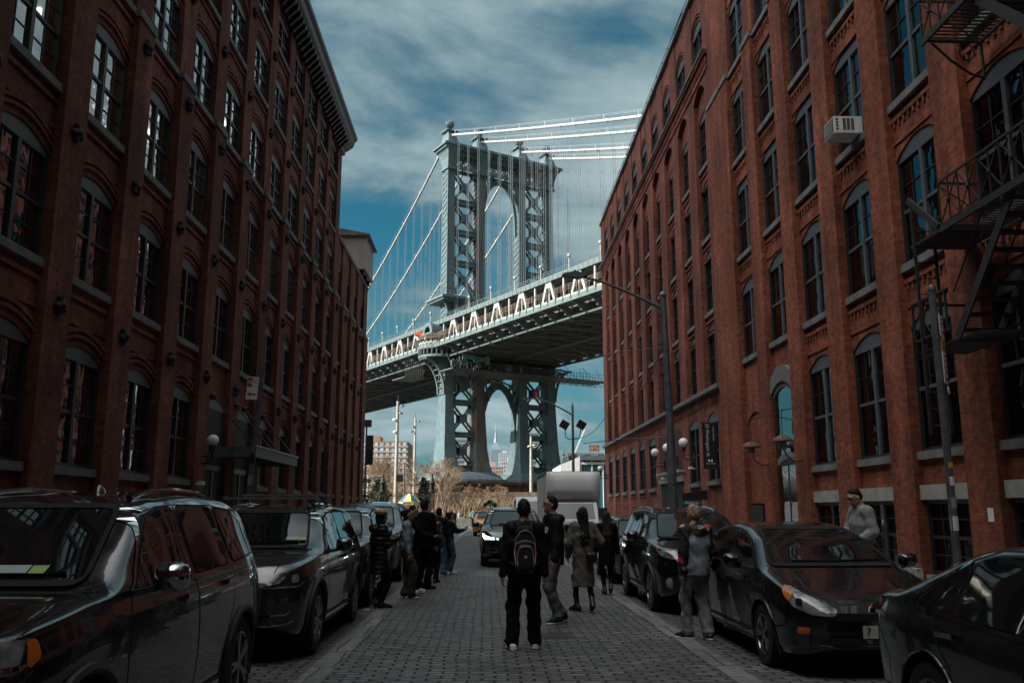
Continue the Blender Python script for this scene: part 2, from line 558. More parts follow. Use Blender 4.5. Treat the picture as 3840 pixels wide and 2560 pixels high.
class Facade:
    def __init__(s, X0, out, root, brick, glass, frame, head, T=.56, ds=.09, dw=.13, hood=False, dentil=False):
        s.X0, s.o, s.root = X0, out, root
        s.brick, s.glass, s.frame, s.head = brick, glass, frame, head
        s.T, s.ds, s.dw, s.hood, s.dentil = T, ds, dw, hood, dentil
        s.wall = MB(); s.sills = MB(); s.caps = MB()
        s.cache = {}
        s.nwin = 0; s.rn = random.Random(int(X0 * 10) + 5); s.blind = .28
        s.far_frame = MB(); s.far_pane = MB()

    def x(s, d):
        return s.X0 - s.o * d

    def wbox(s, d0, d1, y0, y1, z0, z1, mb=None):
        a, b = s.x(d0), s.x(d1)
        (mb or s.wall).box(min(a, b), max(a, b), y0, y1, z0, z1)

    def strip(s, mb, y0, y1, lo, hi, d0, d1, n=8):
        """wall strip between curves lo(y) and hi(y) (y measured from the middle), from depth d0 to d1"""
        ym = (y0 + y1) / 2
        xa, xb = s.x(d0), s.x(d1)
        ys = [y0 + (y1 - y0) * i / n for i in range(n + 1)]
        for i in range(n):
            a, b = ys[i], ys[i + 1]
            la, lb, ha, hb = lo(a - ym), lo(b - ym), hi(a - ym), hi(b - ym)
            mb.quad((xa, a, la), (xa, b, lb), (xa, b, hb), (xa, a, ha))
            mb.quad((xa, a, la), (xb, a, la), (xb, b, lb), (xa, b, lb))
            mb.quad((xa, a, ha), (xa, b, hb), (xb, b, hb), (xb, a, ha))
        for y, f in ((y0, -1), (y1, 1)):
            l, h = lo(y - ym), hi(y - ym)
            mb.quad((xa, y, l), (xb, y, l), (xb, y, h), (xa, y, h))

    def window_mesh(s, w, h, rise, sty):
        key = (round(w, 3), round(h, 3), round(rise, 3), sty)
        if key in s.cache:
            return s.cache[key]
        o = s.o
        f = MB(); hw = w / 2
        def fb(y0, y1, z0, z1, da, db, mi=0):
            a, b = -o * da, -o * db
            f.box(min(a, b), max(a, b), y0, y1, z0, z1, mi)
        jw = .06; fd = max(s.dw - s.ds - .03, 0)
        fb(-hw, -hw + jw, 0, h, -fd, .12); fb(hw - jw, hw, 0, h, -fd, .12)
        fb(-hw + jw, hw - jw, 0, .08, .0, .12)
        if rise > .02:
            n = 8
            for i in range(n):
                a, b = -hw + w * i / n, -hw + w * (i + 1) / n
                za, zb = h + arch(a, hw, rise), h + arch(b, hw, rise)
                xf, xb_ = o * fd * .8, -o * .12
                f.quad((xf, a, h - .06), (xf, b, h - .06), (xf, b, zb), (xf, a, za), mi=1)
                f.quad((xf, a, h - .06), (xb_, a, h - .06), (xb_, b, h - .06), (xf, b, h - .06), mi=1)
        else:
            fb(-hw + jw, hw - jw, h - .09, h, 0, .12, 1)
        if sty == 'triple' or w < 1.1:
            cols = [(-hw + jw, hw - jw)]
        else:
            fb(-.06, .06, .08, h - .06, -.005, .12, 1 if sty == 'grey' else 0)
            cols = [(-hw + jw, -.06), (.06, hw - jw)]
        mid = h * .5
        for a, b in cols:
            fb(a, b, mid - .035, mid + .035, .015, .08, 1 if sty == 'grey' else 0)
            c = (a + b) / 2
            if sty in ('six', 'grey'):
                for z0, z1, dp in ((.08, mid - .035, .04), (mid + .035, h - .06, .03)):
                    if sty == 'grey' and z0 < mid - .1:
                        continue
                    fb(c - .014, c + .014, z0, z1, dp, dp + .03)
                    zc = (z0 + z1) / 2
                    fb(a, b, zc - .014, zc + .014, dp + .002, dp + .032)
        p = MB()
        xp = -o * .058
        zt = h - .05
        hq = (hw - .03) * o        # the pane faces the street
        p.quad((xp, -hq, .03), (xp, hq, .03), (xp, hq, zt), (xp, -hq, zt))
        fm = f.mesh('window'); bm = bmesh.new(); bm.from_mesh(fm); bmesh.ops.recalc_face_normals(bm, faces=bm.faces); bm.to_mesh(fm); bm.free()
        fm.materials.append(s.frame); fm.materials.append(s.head)
        pm = p.mesh('pane'); pm.materials.append(s.glass)
        s.cache[key] = (fm, pm, f, p)
        return s.cache[key]

    def window(s, ya, yb, sill, spring, rise, sty='six', individual=True, sill_in=.10):
        fm, pm, f, p = s.window_mesh(yb - ya, spring - sill, rise, sty)
        loc = (s.x(s.dw), (ya + yb) / 2, sill)
        if individual:
            s.nwin += 1
            w = link('window', fm, s.root, loc)
            link('pane', pm, w)
            key = ('sill', round(yb - ya, 3), round(s.ds - sill_in, 3), round(s.dw, 3))
            if key not in s.cache:
                q = MB(); xa, xb = -s.o * (s.ds - sill_in - s.dw), -s.o * (s.T - s.dw)
                q.box(min(xa, xb), max(xa, xb), -(yb - ya) / 2, (yb - ya) / 2, -.17, 0)
                s.cache[key] = q.mesh('sill'); s.cache[key].materials.append(M_STONE)
            link('sill', s.cache[key], w)
            hh = spring - sill
            if s.rn.random() < s.blind and hh > 1.2:
                f_ = s.rn.choice((.25, .4, .5, .62))
                key = ('blind', round(yb - ya, 3), round(hh, 3), f_)
                if key not in s.cache:
                    q = MB(); xp = -s.o * .125; hw_ = (yb - ya) / 2
                    n_ = int(f_ * hh / .06)
                    for i in range(n_):
                        z = hh - .06 - i * .06
                        q.quad((xp, -hw_ + .08, z), (xp, hw_ - .08, z), (xp - s.o * .02, hw_ - .08, z - .056), (xp - s.o * .02, -hw_ + .08, z - .056))
                    s.cache[key] = q.mesh('blind'); s.cache[key].materials.append(M_BLIND)
                link('blind', s.cache[key], w)
            return w
        for mb, src in ((s.far_frame, f), (s.far_pane, p)):
            k = len(mb.v)
            mb.v += [(v[0] + loc[0], v[1] + loc[1], v[2] + loc[2]) for v in src.v]
            mb.f += [tuple(i + k for i in q) for q in src.f]
            mb.mi += src.mi

    def section(s, z0, z1, bays, floors, y_start, y_end, sty='six', see=(-99, 999), cap_z=None, skip=(), pil=0.0, sill_in=.10):
        """pilasters, spandrels, sills and windows between heights z0 and z1"""
        edges = [y_start] + [e for b in bays for e in b] + [y_end]
        for i in range(0, len(edges), 2):
            if edges[i + 1] - edges[i] > .01:
                if cap_z and z0 < cap_z < z1:
                    s.wbox(pil - .10, s.T, edges[i], edges[i + 1], z0, cap_z)
                    s.wbox(pil, s.T, edges[i], edges[i + 1], cap_z, z1)
                    cpm = MB(); s.wbox(pil - .14, pil, edges[i] - .03, edges[i + 1] + .03, cap_z - .04, cap_z + .16, cpm)
                    if edges[i + 1] > see[0]: cpm.build('pilaster_cap', M_STONE, s.root)
                else:
                    s.wbox(pil, s.T, edges[i], edges[i + 1], z0, z1)
        for bi, (ya, yb) in enumerate(bays):
            hw = (yb - ya) / 2
            fl = [f for fi, f in enumerate(floors) if (bi, fi) not in skip]
            prev = None
            for f in fl + [None]:
                lo_z = z0 if prev is None else None
                top = z1 if f is None else f[0]
                if prev is None:
                    lo = lambda y: z0
                else:
                    lo = (lambda p: (lambda y: p[1] + arch(y, hw, p[2])))(prev)
                if top - (z0 if prev is None else prev[1] + prev[2]) > .02:
                    s.strip(s.wall, ya, yb, lo, (lambda t: (lambda y: t))(top - (.17 if f else 0)), s.ds, s.T)
                    if f:      # sill stone + course under it
                        if not see[0] <= (ya + yb) / 2 <= see[1]:
                            s.wbox(s.ds - sill_in, s.T, ya, yb, f[0] - .17, f[0], s.sills)
                        if prev is not None:
                            s.wbox(s.ds - .05, s.ds, ya, yb, f[0] - .42, f[0] - .33)
                            s.wbox(s.ds - .03, s.ds, ya, yb, f[0] - .95, f[0] - .88)
                            if s.dentil and yb > see[0]:
                                nd = 9
                                for k in range(nd):
                                    yy = ya + .12 + (yb - ya - .24) * k / (nd - 1)
                                    s.wbox(s.ds - .04, s.ds, yy - .035, yy + .035, f[0] - .56, f[0] - .42)
                if prev is not None and s.hood and prev[2] > .02:
                    p = prev
                    for o_, t_ in ((.16, .07), (.30, .09)):
                        s.strip(s.wall, ya, yb, (lambda o_: lambda y: p[1] + o_ + arch(y, hw, p[2]))(o_), (lambda q: lambda y: p[1] + q + arch(y, hw, p[2]))(o_ + t_), s.ds - .05, s.ds)
                prev = f
            for f in fl:
                vis = see[0] <= (ya + yb) / 2 <= see[1]
                s.window(ya, yb, f[0], f[1], f[2], f[3] if len(f) > 3 else sty, vis, sill_in)

    def shell(s, y0, y1, z_top, slabs, depth=6.0, body=14.0):
        s.wbox(s.T, body, y0, y0 + .35, 0, z_top)
        s.wbox(s.T, body, y1 - .35, y1, 0, z_top)
        s.wbox(s.T, body, y0 + .35, y1 - .35, z_top - .9, z_top - .5)
        s.wbox(body, body + .4, y0, y1, 0, z_top)
        rm = MB()
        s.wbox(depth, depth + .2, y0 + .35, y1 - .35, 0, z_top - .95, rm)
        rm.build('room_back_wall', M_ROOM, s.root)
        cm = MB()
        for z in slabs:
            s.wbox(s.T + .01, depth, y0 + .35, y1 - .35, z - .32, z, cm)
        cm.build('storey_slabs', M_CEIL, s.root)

    def finish(s, extra=()):
        s.wall.build('wall', s.brick, s.root)
        if s.sills.v:
            s.sills.build('window_sills', M_STONE, s.root)
        if s.far_frame.v:
            w = s.far_frame.build('window', [s.frame, s.head], s.root); w['kind'] = 'stuff'
            p = s.far_pane.build('pane', s.glass, w)


# ================================================================== LEFT WAREHOUSE
XL = -8.5
b_left = empty('brick_warehouse', 'tall dark red brick warehouse with black bracketed cornice and star anchors, left of street', 'building', (0, 0, 0))
FL = Facade(XL, 1, b_left, M_BRICK_L, M_GLASS, M_FRAME_L, M_FRAME_H, hood=True)
STEP = 3.085
bays_l = [(17.55 + STEP * k, 17.55 + STEP * k + 2.10) for k in range(-12, 10)]
floors_l = [(2.5, 4.75, .27), (6.35, 8.43, .27), (9.95, 12.0, .27), (13.5, 15.4, .27), (16.95, 18.65, .25), (20.1, 21.55, .22)]
i0 = 12        # index of the bay at 17.55
doors = (i0 + 3, i0 + 4)
FL.section(0.0, 22.0, bays_l, floors_l, -22.0, 48.6, see=(10.5, 60), cap_z=13.35, skip={(d, 0) for d in doors})
FL.shell(-22.0, 48.6, 23.0, [5.75, 9.3, 12.85, 16.3, 19.5])
FL.wbox(.0, FL.T, -22, 48.6, 22.0, 22.9)
# door bays: closed wall; the dark of a recess is painted on panels
FL.finish()
fix = None
# the door bays were closed below the second storey: near-black panels paint in the shade of open porches
for d in doors:
    ya, yb = bays_l[d]
    dm = MB()
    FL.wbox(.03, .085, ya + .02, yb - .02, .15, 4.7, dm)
    d_ = dm.build('door', pmat('porch_shade_paint', (.012, .011, .011), .7), b_left)
    d2 = MB(); FL.wbox(.0, .04, ya + .12, ya + .24, .15, 3.0, d2); FL.wbox(.0, .04, yb - .24, yb - .12, .15, 3.0, d2); FL.wbox(.0, .04, ya + .24, yb - .24, 2.85, 3.0, d2)
    FL.wbox(.0, .04, (ya + yb) / 2 - .05, (ya + yb) / 2 + .05, .15, 2.85, d2)
    d2.build('door_frame', M_BLACK, d_)
    hm = MB(); FL.strip(hm, ya, yb, lambda y: 4.7, lambda y: 4.75 + arch(y, (yb - ya) / 2, .27), .02, .085)
    hm.build('door_head', M_FRAME_H, d_)
# cornice
cm = MB()
prof = [(0.0, 21.9), (.14, 21.95), (.18, 22.15), (.30, 22.2), (.58, 22.42), (.64, 22.52), (.70, 22.72), (.82, 22.86), (.85, 22.98), (.82, 23.02), (-.5, 23.02), (-.5, 22.9), (0, 22.9)]
cm.prism([(XL + p[0], p[1]) for p in prof], lambda p: (p[0], -22, p[1]), lambda p: (p[0], 48.75, p[1]))
for k in range(int(70 / .52)):
    y = -21.8 + k * .52
    if y > 4:
        cm.prism([(XL + .02, 21.8), (XL + .10, 21.8), (XL + .52, 22.24), (XL + .54, 22.40), (XL + .02, 22.2)], lambda p: (p[0], y, p[1]), lambda p: (p[0], y + .15, p[1]))
cm.build('cornice', M_BLACK, b_left)
# cast-iron anchor plates
am = MB()
for k in range(10):
    a0 = 2 * PI * k / 10
    r = .20 if k % 2 == 0 else .12
    am.tube([(0.03, 0, 0), (.05, .7 * r * math.cos(a0), .7 * r * math.sin(a0)), (.06, r * math.cos(a0), r * math.sin(a0))], [.075, .07, .035], 6)
am.sphere((.05, 0, 0), .12, 10, 6)
ame = am.mesh('anchor_plate'); ame.materials.append(M_IRON); smooth_mesh(ame, 50)
for k, (ya, yb) in enumerate(bays_l):
    if ya < 10:
        continue
    for fi, z in enumerate((5.55, 9.15, 12.75, 16.05, 19.3)):
        o = link('anchor_plate', ame, b_left, (XL + (.10 if z < 13.3 else 0.0), ya - (STEP - 2.10) / 2, z))
        o.rotation_euler = (random.uniform(-.6, .6), 0, 0)
# lit ceiling tubes seen through the upper windows
lm = MB(); lm.box(-.11, .11, -.62, .62, 0, .06)
lme = lm.mesh('ceiling_light'); lme.materials.append(M_LIT)
rl = random.Random(3)
for fi, zc in ((2, 12.53), (3, 15.98), (4, 19.18), (1, 8.98)):
    for k, (ya, yb) in enumerate(bays_l):
        if ya < 12 or (fi == 1 and rl.random() < .72) or rl.random() < .22:
            continue
        for dpt in (1.5, 3.0):
            link('ceiling_light', lme, b_left, (FL.x(dpt), (ya + yb) / 2 + rl.uniform(-.2, .2), zc - .08))
# added unseen block behind the street front, keeping sun off the right facades
rt = MB(); rt.box(-48, -24, -45, 62, 0, 46)
rt.build('shade_block', M_BRICK_L, b_left)
rt = MB(); rt.box(-24, 40, -70, -24, 0, 44)  # added unseen block across the street, darkening the near end
rt.build('shade_block', M_BRICK_L, b_left)

# lower wing further along
b_wing = empty('brick_wing', 'lower plain red brick wing beyond the cornice end of the left warehouse', 'building')
FW = Facade(XL, 1, b_wing, M_BRICK_L, M_GLASS_R, M_FRAME_L, M_FRAME_H)
bays_w = [(48.95 + 3.05 * k, 48.95 + 3.05 * k + 1.3) for k in range(4)]
FW.section(0, 16.9, bays_w, [(2.5, 4.9, .2), (6.35, 8.6, .2), (9.95, 12.1, .2), (13.4, 15.3, .2)], 48.62, 61.0, cap_z=13.3)
FW.shell(48.62, 61.0, 17.0, [5.8, 9.3, 12.85])
cp = MB(); FW.wbox(-.06, FW.T, 48.62, 61.05, 16.9, 17.1, cp); cp.build('parapet_coping', M_STONE, b_wing)
for k in range(4):
    ya, yb = bays_w[k]
    for z in (5.55, 9.15, 12.75):
        link('anchor_plate', ame, b_wing, (XL + .1, ya - .85, z))
FW.finish()
bk = empty('rooftop_tank_house', 'grey boarded tank house on the wing roof beside the bridge cables', 'roof structure')
t = MB(); t.box(-11.4, -8.15, 57.0, 60.8, 17.42, 19.7); t.build('housing', pmat('weathered_grey_panel', (.34, .33, .31), .8, var=.12, vscale=1.2), bk)
t = MB(); t.prism([(-11.7, 19.7), (-7.9, 19.7), (-7.9, 19.8), (-9.8, 20.15), (-11.7, 19.8)], lambda p: (p[0], 56.8, p[1]), lambda p: (p[0], 61.0, p[1])); t.build('roof', M_STONE, bk)
t = MB()
for y in (57.4, 58.9, 60.4):
    t.box(-11.2, -8.3, y - .12, y + .12, 17.1, 17.42)
t.build('support_beams', M_IRON, bk)

# ================================================================== RIGHT ORANGE BUILDING (A)
XR = 9.0
b_a = empty('orange_brick_building', 'orange brick loft building with stone sills and fire escape, right foreground', 'building')
FA = Facade(XR, -1, b_a, M_BRICK_A, M_GLASS_R, M_FRAME_R, M_FRAME_H, dentil=True)
bays_a = [(28.46 - 3.04 * k, 28.40 - 3.04 * k + 2.08) for k in range(16)][::-1]
floors_a = [(2.83, 5.45, .32), (6.85, 9.22, .32), (10.55, 12.95, .32), (14.15, 16.5, .32), (17.75, 20.1, .32), (21.35, 23.6, .3)]
na = len(bays_a)
ib, ia = na - 2, na - 1        # door bay and niche bay
FA.section(1.86, 26.8, bays_a, floors_a, -18.0, 33.3, sty='grey', see=(10.5, 60), cap_z=17.6, skip={(ib, 0), (ia, 0)})
# the storey below: pilasters and basement openings
FA.section(0.0, 1.86, bays_a[:ib], [(.35, 1.84, 0.0)], -18.0, bays_a[ib][0], sty='six', see=(10.5, 60), pil=-.10)
FA.wbox(-.10, FA.T, bays_a[ib][1], bays_a[ia][0], 0, 1.86)
FA.wbox(-.10, FA.T, bays_a[ia][1], 33.3, 0, 1.86)
FA.shell(-18.0, 33.3, 26.8, [6.1, 9.8, 13.4, 17.0, 20.6])
# light lintels over the basement openings, plinth ledges at the piers
lt = MB(); pl = MB()
for k in range(ib):
    ya, yb = bays_a[k]
    if yb > 8:
        lt = MB(); FA.wbox(.0, .085, ya, yb, 1.84, 2.14, lt); lt.build('basement_lintel', M_STONE_L, b_a)
        FA.wbox(-.22, -.10, yb - .04, yb + 1.0, .15, .46, pl)
        FA.wbox(-.02, .085, ya, yb, .15, .35, pl)
pl.build('pier_plinths', pmat('worn_plinth_stone', (.30, .29, .28), .9, var=.45, vscale=7, bump=.3), b_a)
# door bay: tall arched glass door with stone hood
ya, yb = bays_a[ib]; hw = (yb - ya) / 2; ym = (ya + yb) / 2
dr = MB(); FA.wbox(.03, .086, ya, ya + .22, .15, 5.3, dr); FA.wbox(.03, .086, yb - .22, yb, .15, 5.3, dr); FA.wbox(.03, .086, ya + .22, yb - .22, 2.95, 3.2, dr); FA.wbox(.03, .086, ya + .22, yb - .22, .15, .4, dr); FA.wbox(.04, .086, ym - .04, ym + .04, .4, 2.95, dr)
door_a = dr.build('door', pmat('dark_oak', (.030, .020, .016), .5, var=.3, vscale=14), b_a)
gp = MB(); gp.quad((FA.x(.21), ya + .22, .4), (FA.x(.21), yb - .22, .4), (FA.x(.21), yb - .22, 5.3), (FA.x(.21), ya + .22, 5.3)); 
gp = MB(); FA.wbox(.05, .07, ya + .22, yb - .22, .4, 5.3, gp); gp.build('pane', glass_mat('door_glass', tint=(.25, .27, .28), base=.16, ior=1.6), door_a)
st = MB(); FA.strip(st, ya, yb, lambda y: 5.15 + arch(y, hw, .35), lambda y: 5.62 + arch(y, hw, .38), -.06, .086); FA.strip(st, ya + .05, yb - .05, lambda y: 5.0 + arch(y, hw, .33), lambda y: 5.15 + arch(y, hw, .35), .0, .086)
FA.strip(st, ya + .1, yb - .1, lambda y: 2.9 + arch(y, hw, .25), lambda y: 3.1 + arch(y, hw, .25), .02, .06)
st.build('door_hood', pmat('carved_grey_stone', (.15, .155, .155), .8, var=.15, vscale=6), door_a)
# niche bay: blank brick recess with a black notice board
ya, yb = bays_a[ia]
dr = MB(); FA.wbox(-.05, .085, ya + .35, yb - .2, .35, 1.8, dr); dr.build('notice_board', pmat('matt_black_board', (.006, .007, .009), .35), b_a)
dr = MB(); FA.wbox(-.12, .05, ya + .12, ya + .3, .15, .9, dr); FA.wbox(-.12, .05, yb - .16, yb - .01, .15, .9, dr); FA.wbox(-.1, .03, ya + .3, yb - .16, .42, .6, dr)
dr.build('board_posts', M_FRAME_H, b_a)
dr = MB(); hw2 = (yb - ya) / 2 - .1; FA.strip(dr, ya + .1, yb - .1, lambda y: 4.55 + arch(y, hw2, .35), lambda y: 5.0 + arch(y, hw2, .35), .04, .086); dr.build('niche_arch', M_BRICK_A, b_a)
# curtains behind some of the street windows
for k, z0, h, a_ in ((na - 3, 4.0, 1.5, 0), (na - 4, 4.05, 1.45, 0), (na - 1, 8.0, 1.25, 1), (na - 4, 11.7, 1.3, 0), (na - 2, 15.3, 1.2, 1), (na - 3, 8.0, 1.2, 0)):
    ya, yb = bays_a[k]
    c_ = MB(); n = 28
    y0c, y1c = (ya + .12, (ya + yb) / 2 - .1) if a_ == 0 else ((ya + yb) / 2 + .1, yb - .12)
    for i in range(n):
        f0, f1 = i / n, (i + 1) / n
        xa = FA.x(.60 + .03 * math.sin(f0 * 40)); xb = FA.x(.60 + .03 * math.sin(f1 * 40))
        c_.quad((xa, y0c + (y1c - y0c) * f0, z0), (xb, y0c + (y1c - y0c) * f1, z0), (xb, y0c + (y1c - y0c) * f1, z0 + h), (xa, y0c + (y1c - y0c) * f0, z0 + h))
    c_.build('curtain', M_CURT, b_a, smooth=True)
FA.finish()

# ================================================================== RIGHT RED BUILDING (B)
b_b = empty('red_brick_building', 'weathered red brick warehouse with tall arched recesses and dentilled cornice, right of street', 'building')
FB = Facade(XR, -1, b_b, M_BRICK_B, M_GLASS_R, M_FRAME_R, M_FRAME_H, ds=.18)
STB = 3.26
bays_b = [(34.0 + STB * k, 33.9 + STB * k + 2.0) for k in range(10)]
skip_b = {(2, 0), (2, 1), (3, 0), (3, 1), (0, 0), (1, 0), (4, 0)}
FB.ds = .02; FB.dw = .09
FB.section(0, 6.1, bays_b, [(.22, .72, .24), (2.78, 5.15, .33)], 33.3, 67.2, see=(0, 99), skip=skip_b, sill_in=.14)
FB.ds = .20; FB.dw = .25
FB.section(6.45, 19.55, bays_b, [(6.55, 8.95, .28), (9.65, 11.95, .28), (12.8, 15.0, .28), (15.95, 18.1, .28)], 33.3, 67.2, see=(0, 99))
FB.ds = .04; FB.dw = .12; FB.hood = True
FB.section(20.45, 23.9, bays_b, [(20.5, 22.05, .42)], 33.3, 67.2, see=(0, 99))
FB.hood = False
FB.wbox(-.02, FB.T, 33.3, 67.2, 6.1, 6.28)
FB.wbox(-.05, FB.T, 33.3, 67.2, 19.55, 19.75)
FB.wbox(.02, FB.T, 33.3, 67.2, 19.75, 20.2)
FB.wbox(-.14, FB.T, 33.3, 67.2, 20.2, 20.36)
k = 33.4
while k < 67.1:
    FB.wbox(-.06, .02, k, k + .14, 19.85, 20.2)
    FB.wbox(-.05, .0, k, k + .10, 5.82, 6.1)
    k += .27
FB.shell(33.3, 67.2, 23.9, [5.9, 9.2, 12.3, 15.5, 18.9])
# tall recess arches under the cornice
for ya, yb in bays_b:
    hw = (yb - ya) / 2
    FB.strip(FB.wall, ya, yb, lambda y: 19.0 + arch(y, hw, .45), lambda y: 19.55, .0, .195)
s_ = MB(); FB.wbox(-.20, FB.T, 33.3, 67.3, 6.28, 6.45, s_); FB.wbox(-.2, FB.T, 33.3, 67.3, 20.36, 20.45, s_); FB.wbox(-.12, FB.T, 33.3, 67.3, 23.9, 24.05, s_)
s_.build('stone_courses', M_STONE, b_b)
# blind basement arches near the corner
for k in (0, 1):
    ya, yb = bays_b[k]; hw = (yb - ya) / 2
    a_ = MB(); FB.strip(a_, ya, yb, lambda y: .85 + arch(y, hw, .3), lambda y: 1.08 + arch(y, hw, .3), -.03, .02); a_.build('blind_arch', M_BRICK_B, b_b)
# entrance: two dark doorways with stone lintels
for k in (2, 3):
    ya, yb = bays_b[k]
    d_ = MB(); FB.wbox(-.005, .015, ya, yb, .15, 2.9, d_); dd = d_.build('door', pmat('porch_shade_paint', (.012, .011, .011), .7), b_b)  # flush panel, doorway shade put into its near-black colour
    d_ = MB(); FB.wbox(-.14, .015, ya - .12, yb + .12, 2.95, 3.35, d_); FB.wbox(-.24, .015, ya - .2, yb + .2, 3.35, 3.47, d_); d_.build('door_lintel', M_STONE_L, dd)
    d_ = MB(); FB.strip(d_, ya, yb, lambda y: 3.5, lambda y: 5.1 + arch(y, (yb - ya) / 2, .33), -.004, .016); d_.build('arched_shade_panel', pmat('painted_recess_shade', (.06, .02, .014), .9), dd)  # flush panel; the recess shade is put into its darkened brick colour
# roof rail
r_ = MB()
for y in np.arange(33.5, 67.2, 1.5):
    r_.tube([(XR + .1, y, 24.05), (XR + .1, y, 24.75)], .018, 5)
for z in (24.4, 24.75):
    r_.tube([(XR + .1, 33.5, z), (XR + .1, 67, z)], .018, 5)
r_.build('roof_rail', M_BLACK, b_b)
r_ = MB(); r_.box(XR + .4, XR + 1.6, 39.2, 40.6, 23.95, 25.6); r_.box(XR + .4, XR + 1.5, 55, 56.2, 23.95, 25.3); r_.build('rooftop_vents', M_ROOF, b_b)
FB.finish()

# ================================================================== SUSPENSION BRIDGE
def rust_paint(name, col, rust, amount, rough=.55):
    if name in MATS:
        return MATS[name]
    m = bpy.data.materials.new(name); m.use_nodes = True
    t = NT(m.node_tree); b = t.n['Principled BSDF']
    b.inputs['Roughness'].default_value = rough
    b.inputs['Specular IOR Level'].default_value = .3
    g = t.node('ShaderNodeNewGeometry')
    mp_ = t.node('ShaderNodeMapping'); mp_.inputs['Scale'].default_value = (1, 1, .14)
    t.link(g.outputs['Position'], mp_.inputs[0])
    n = t.noise(mp_.outputs[0], .55, 6, .6)
    n2 = t.noise(g.outputs['Position'], .8, 4, .6)
    c = t.mix(t.ramp(n2, .3, .7), tuple(x * .82 for x in col), tuple(min(1, x * 1.12) for x in col))
    t.link(t.mix(t.ramp(n, 1 - amount - .1, 1 - amount + .08), c, rust), b.inputs['Base Color'])
    MATS[name] = m
    return m


M_TOWER = rust_paint('bridge_blue_paint', (.115, .172, .19), (.20, .12, .07), .30)
M_TOWER_R = rust_paint('bridge_rusty_paint', (.13, .155, .155), (.15, .09, .06), .47)
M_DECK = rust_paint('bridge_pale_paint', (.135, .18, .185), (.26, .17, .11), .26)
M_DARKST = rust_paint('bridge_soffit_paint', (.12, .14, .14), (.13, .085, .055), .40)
M_TRUSS = pmat('bridge_white_paint', (.43, .43, .41), .5, var=.06, vscale=.5)
M_CABLE = pmat('cable_white_wrap', (.43, .45, .45), .5)
M_ROPE = pmat('suspender_rope_grey', (.11, .135, .145), .6)
M_PIER = brick_mat('brown_granite_blocks', (.17, .118, .085), (.13, .09, .068), (.06, .045, .035), bw=1.6, bh=.75, ms=.05, stain=.35)

TH = R(30)
BW = Vector((math.cos(TH), math.sin(TH), 0)); BA = Vector((math.sin(TH), -math.cos(TH), 0)); BO = Vector((-9.71, 207.0, 0))


def B(u, t, z):
    return BO + BW * u + BA * t + Vector((0, 0, z))


class BB(MB):
    """mesh collector in bridge axes: u across the bridge, t along it"""
    def ub(s, u0, u1, t0, t1, z0, z1, mi=0):
        s.obox(B((u0 + u1) / 2, (t0 + t1) / 2, (z0 + z1) / 2), BW, BA, (0, 0, 1), (u1 - u0) / 2, (t1 - t0) / 2, (z1 - z0) / 2, mi)

    def ubar(s, a, b, w, h, up=None, mi=0):
        s.bar(B(*a), B(*b), w, h, up or (0, 0, 1), mi)

    def loft(s, secs, mi=0):
        k = len(s.v)
        for (z, wu, wt, u, t) in secs:
            for su, st_ in ((-1, -1), (1, -1), (1, 1), (-1, 1)):
                s.v.append(tuple(B(u + su * wu / 2, t + st_ * wt / 2, z)))
        for i in range(len(secs) - 1):
            for j in range(4):
                a, b = k + i * 4 + j, k + i * 4 + (j + 1) % 4
                s.f.append((a, b, b + 4, a + 4)); s.mi.append(mi)
        s.f.append((k + 3, k + 2, k + 1, k)); s.mi.append(mi)
        e = k + (len(secs) - 1) * 4
        s.f.append((e, e + 1, e + 2, e + 3)); s.mi.append(mi)


bridge = empty('suspension_bridge', 'blue grey steel suspension bridge with arched tower, white cables and truss deck', 'bridge')
LEG = [0.0, 8.47, 20.53, 29.0]
# stone pier and capped pedestals
p = BB(); p.ub(-10, 39, -9, 9, -.5, 5.2); p.ub(-10.6, 39.6, -9.6, 9.6, 5.2, 5.9); p.ub(-9.6, 38.6, -8.6, 8.6, 5.9, 7.4); p.ub(-10.2, 39.2, -9.2, 9.2, 7.4, 8.1)
p.build('stone_pier', M_PIER, bridge)
for u0 in (4.2, 24.8):
    p = BB()
    for (h, a, b_) in ((8.1, 8.6, 7.4), (8.9, 8.2, 7.0), (9.5, 7.2, 6.0), (9.9, 6.6, 5.4)):
        pass
    p.loft([(8.1, 17.2, 14.4, u0, 0), (8.7, 17.0, 14.2, u0, 0), (8.75, 15.8, 13.0, u0, 0), (9.6, 14.4, 11.4, u0, 0), (10.4, 12.4, 9.4, u0, 0)])
    p.build('pedestal_cap', M_TOWER, bridge)
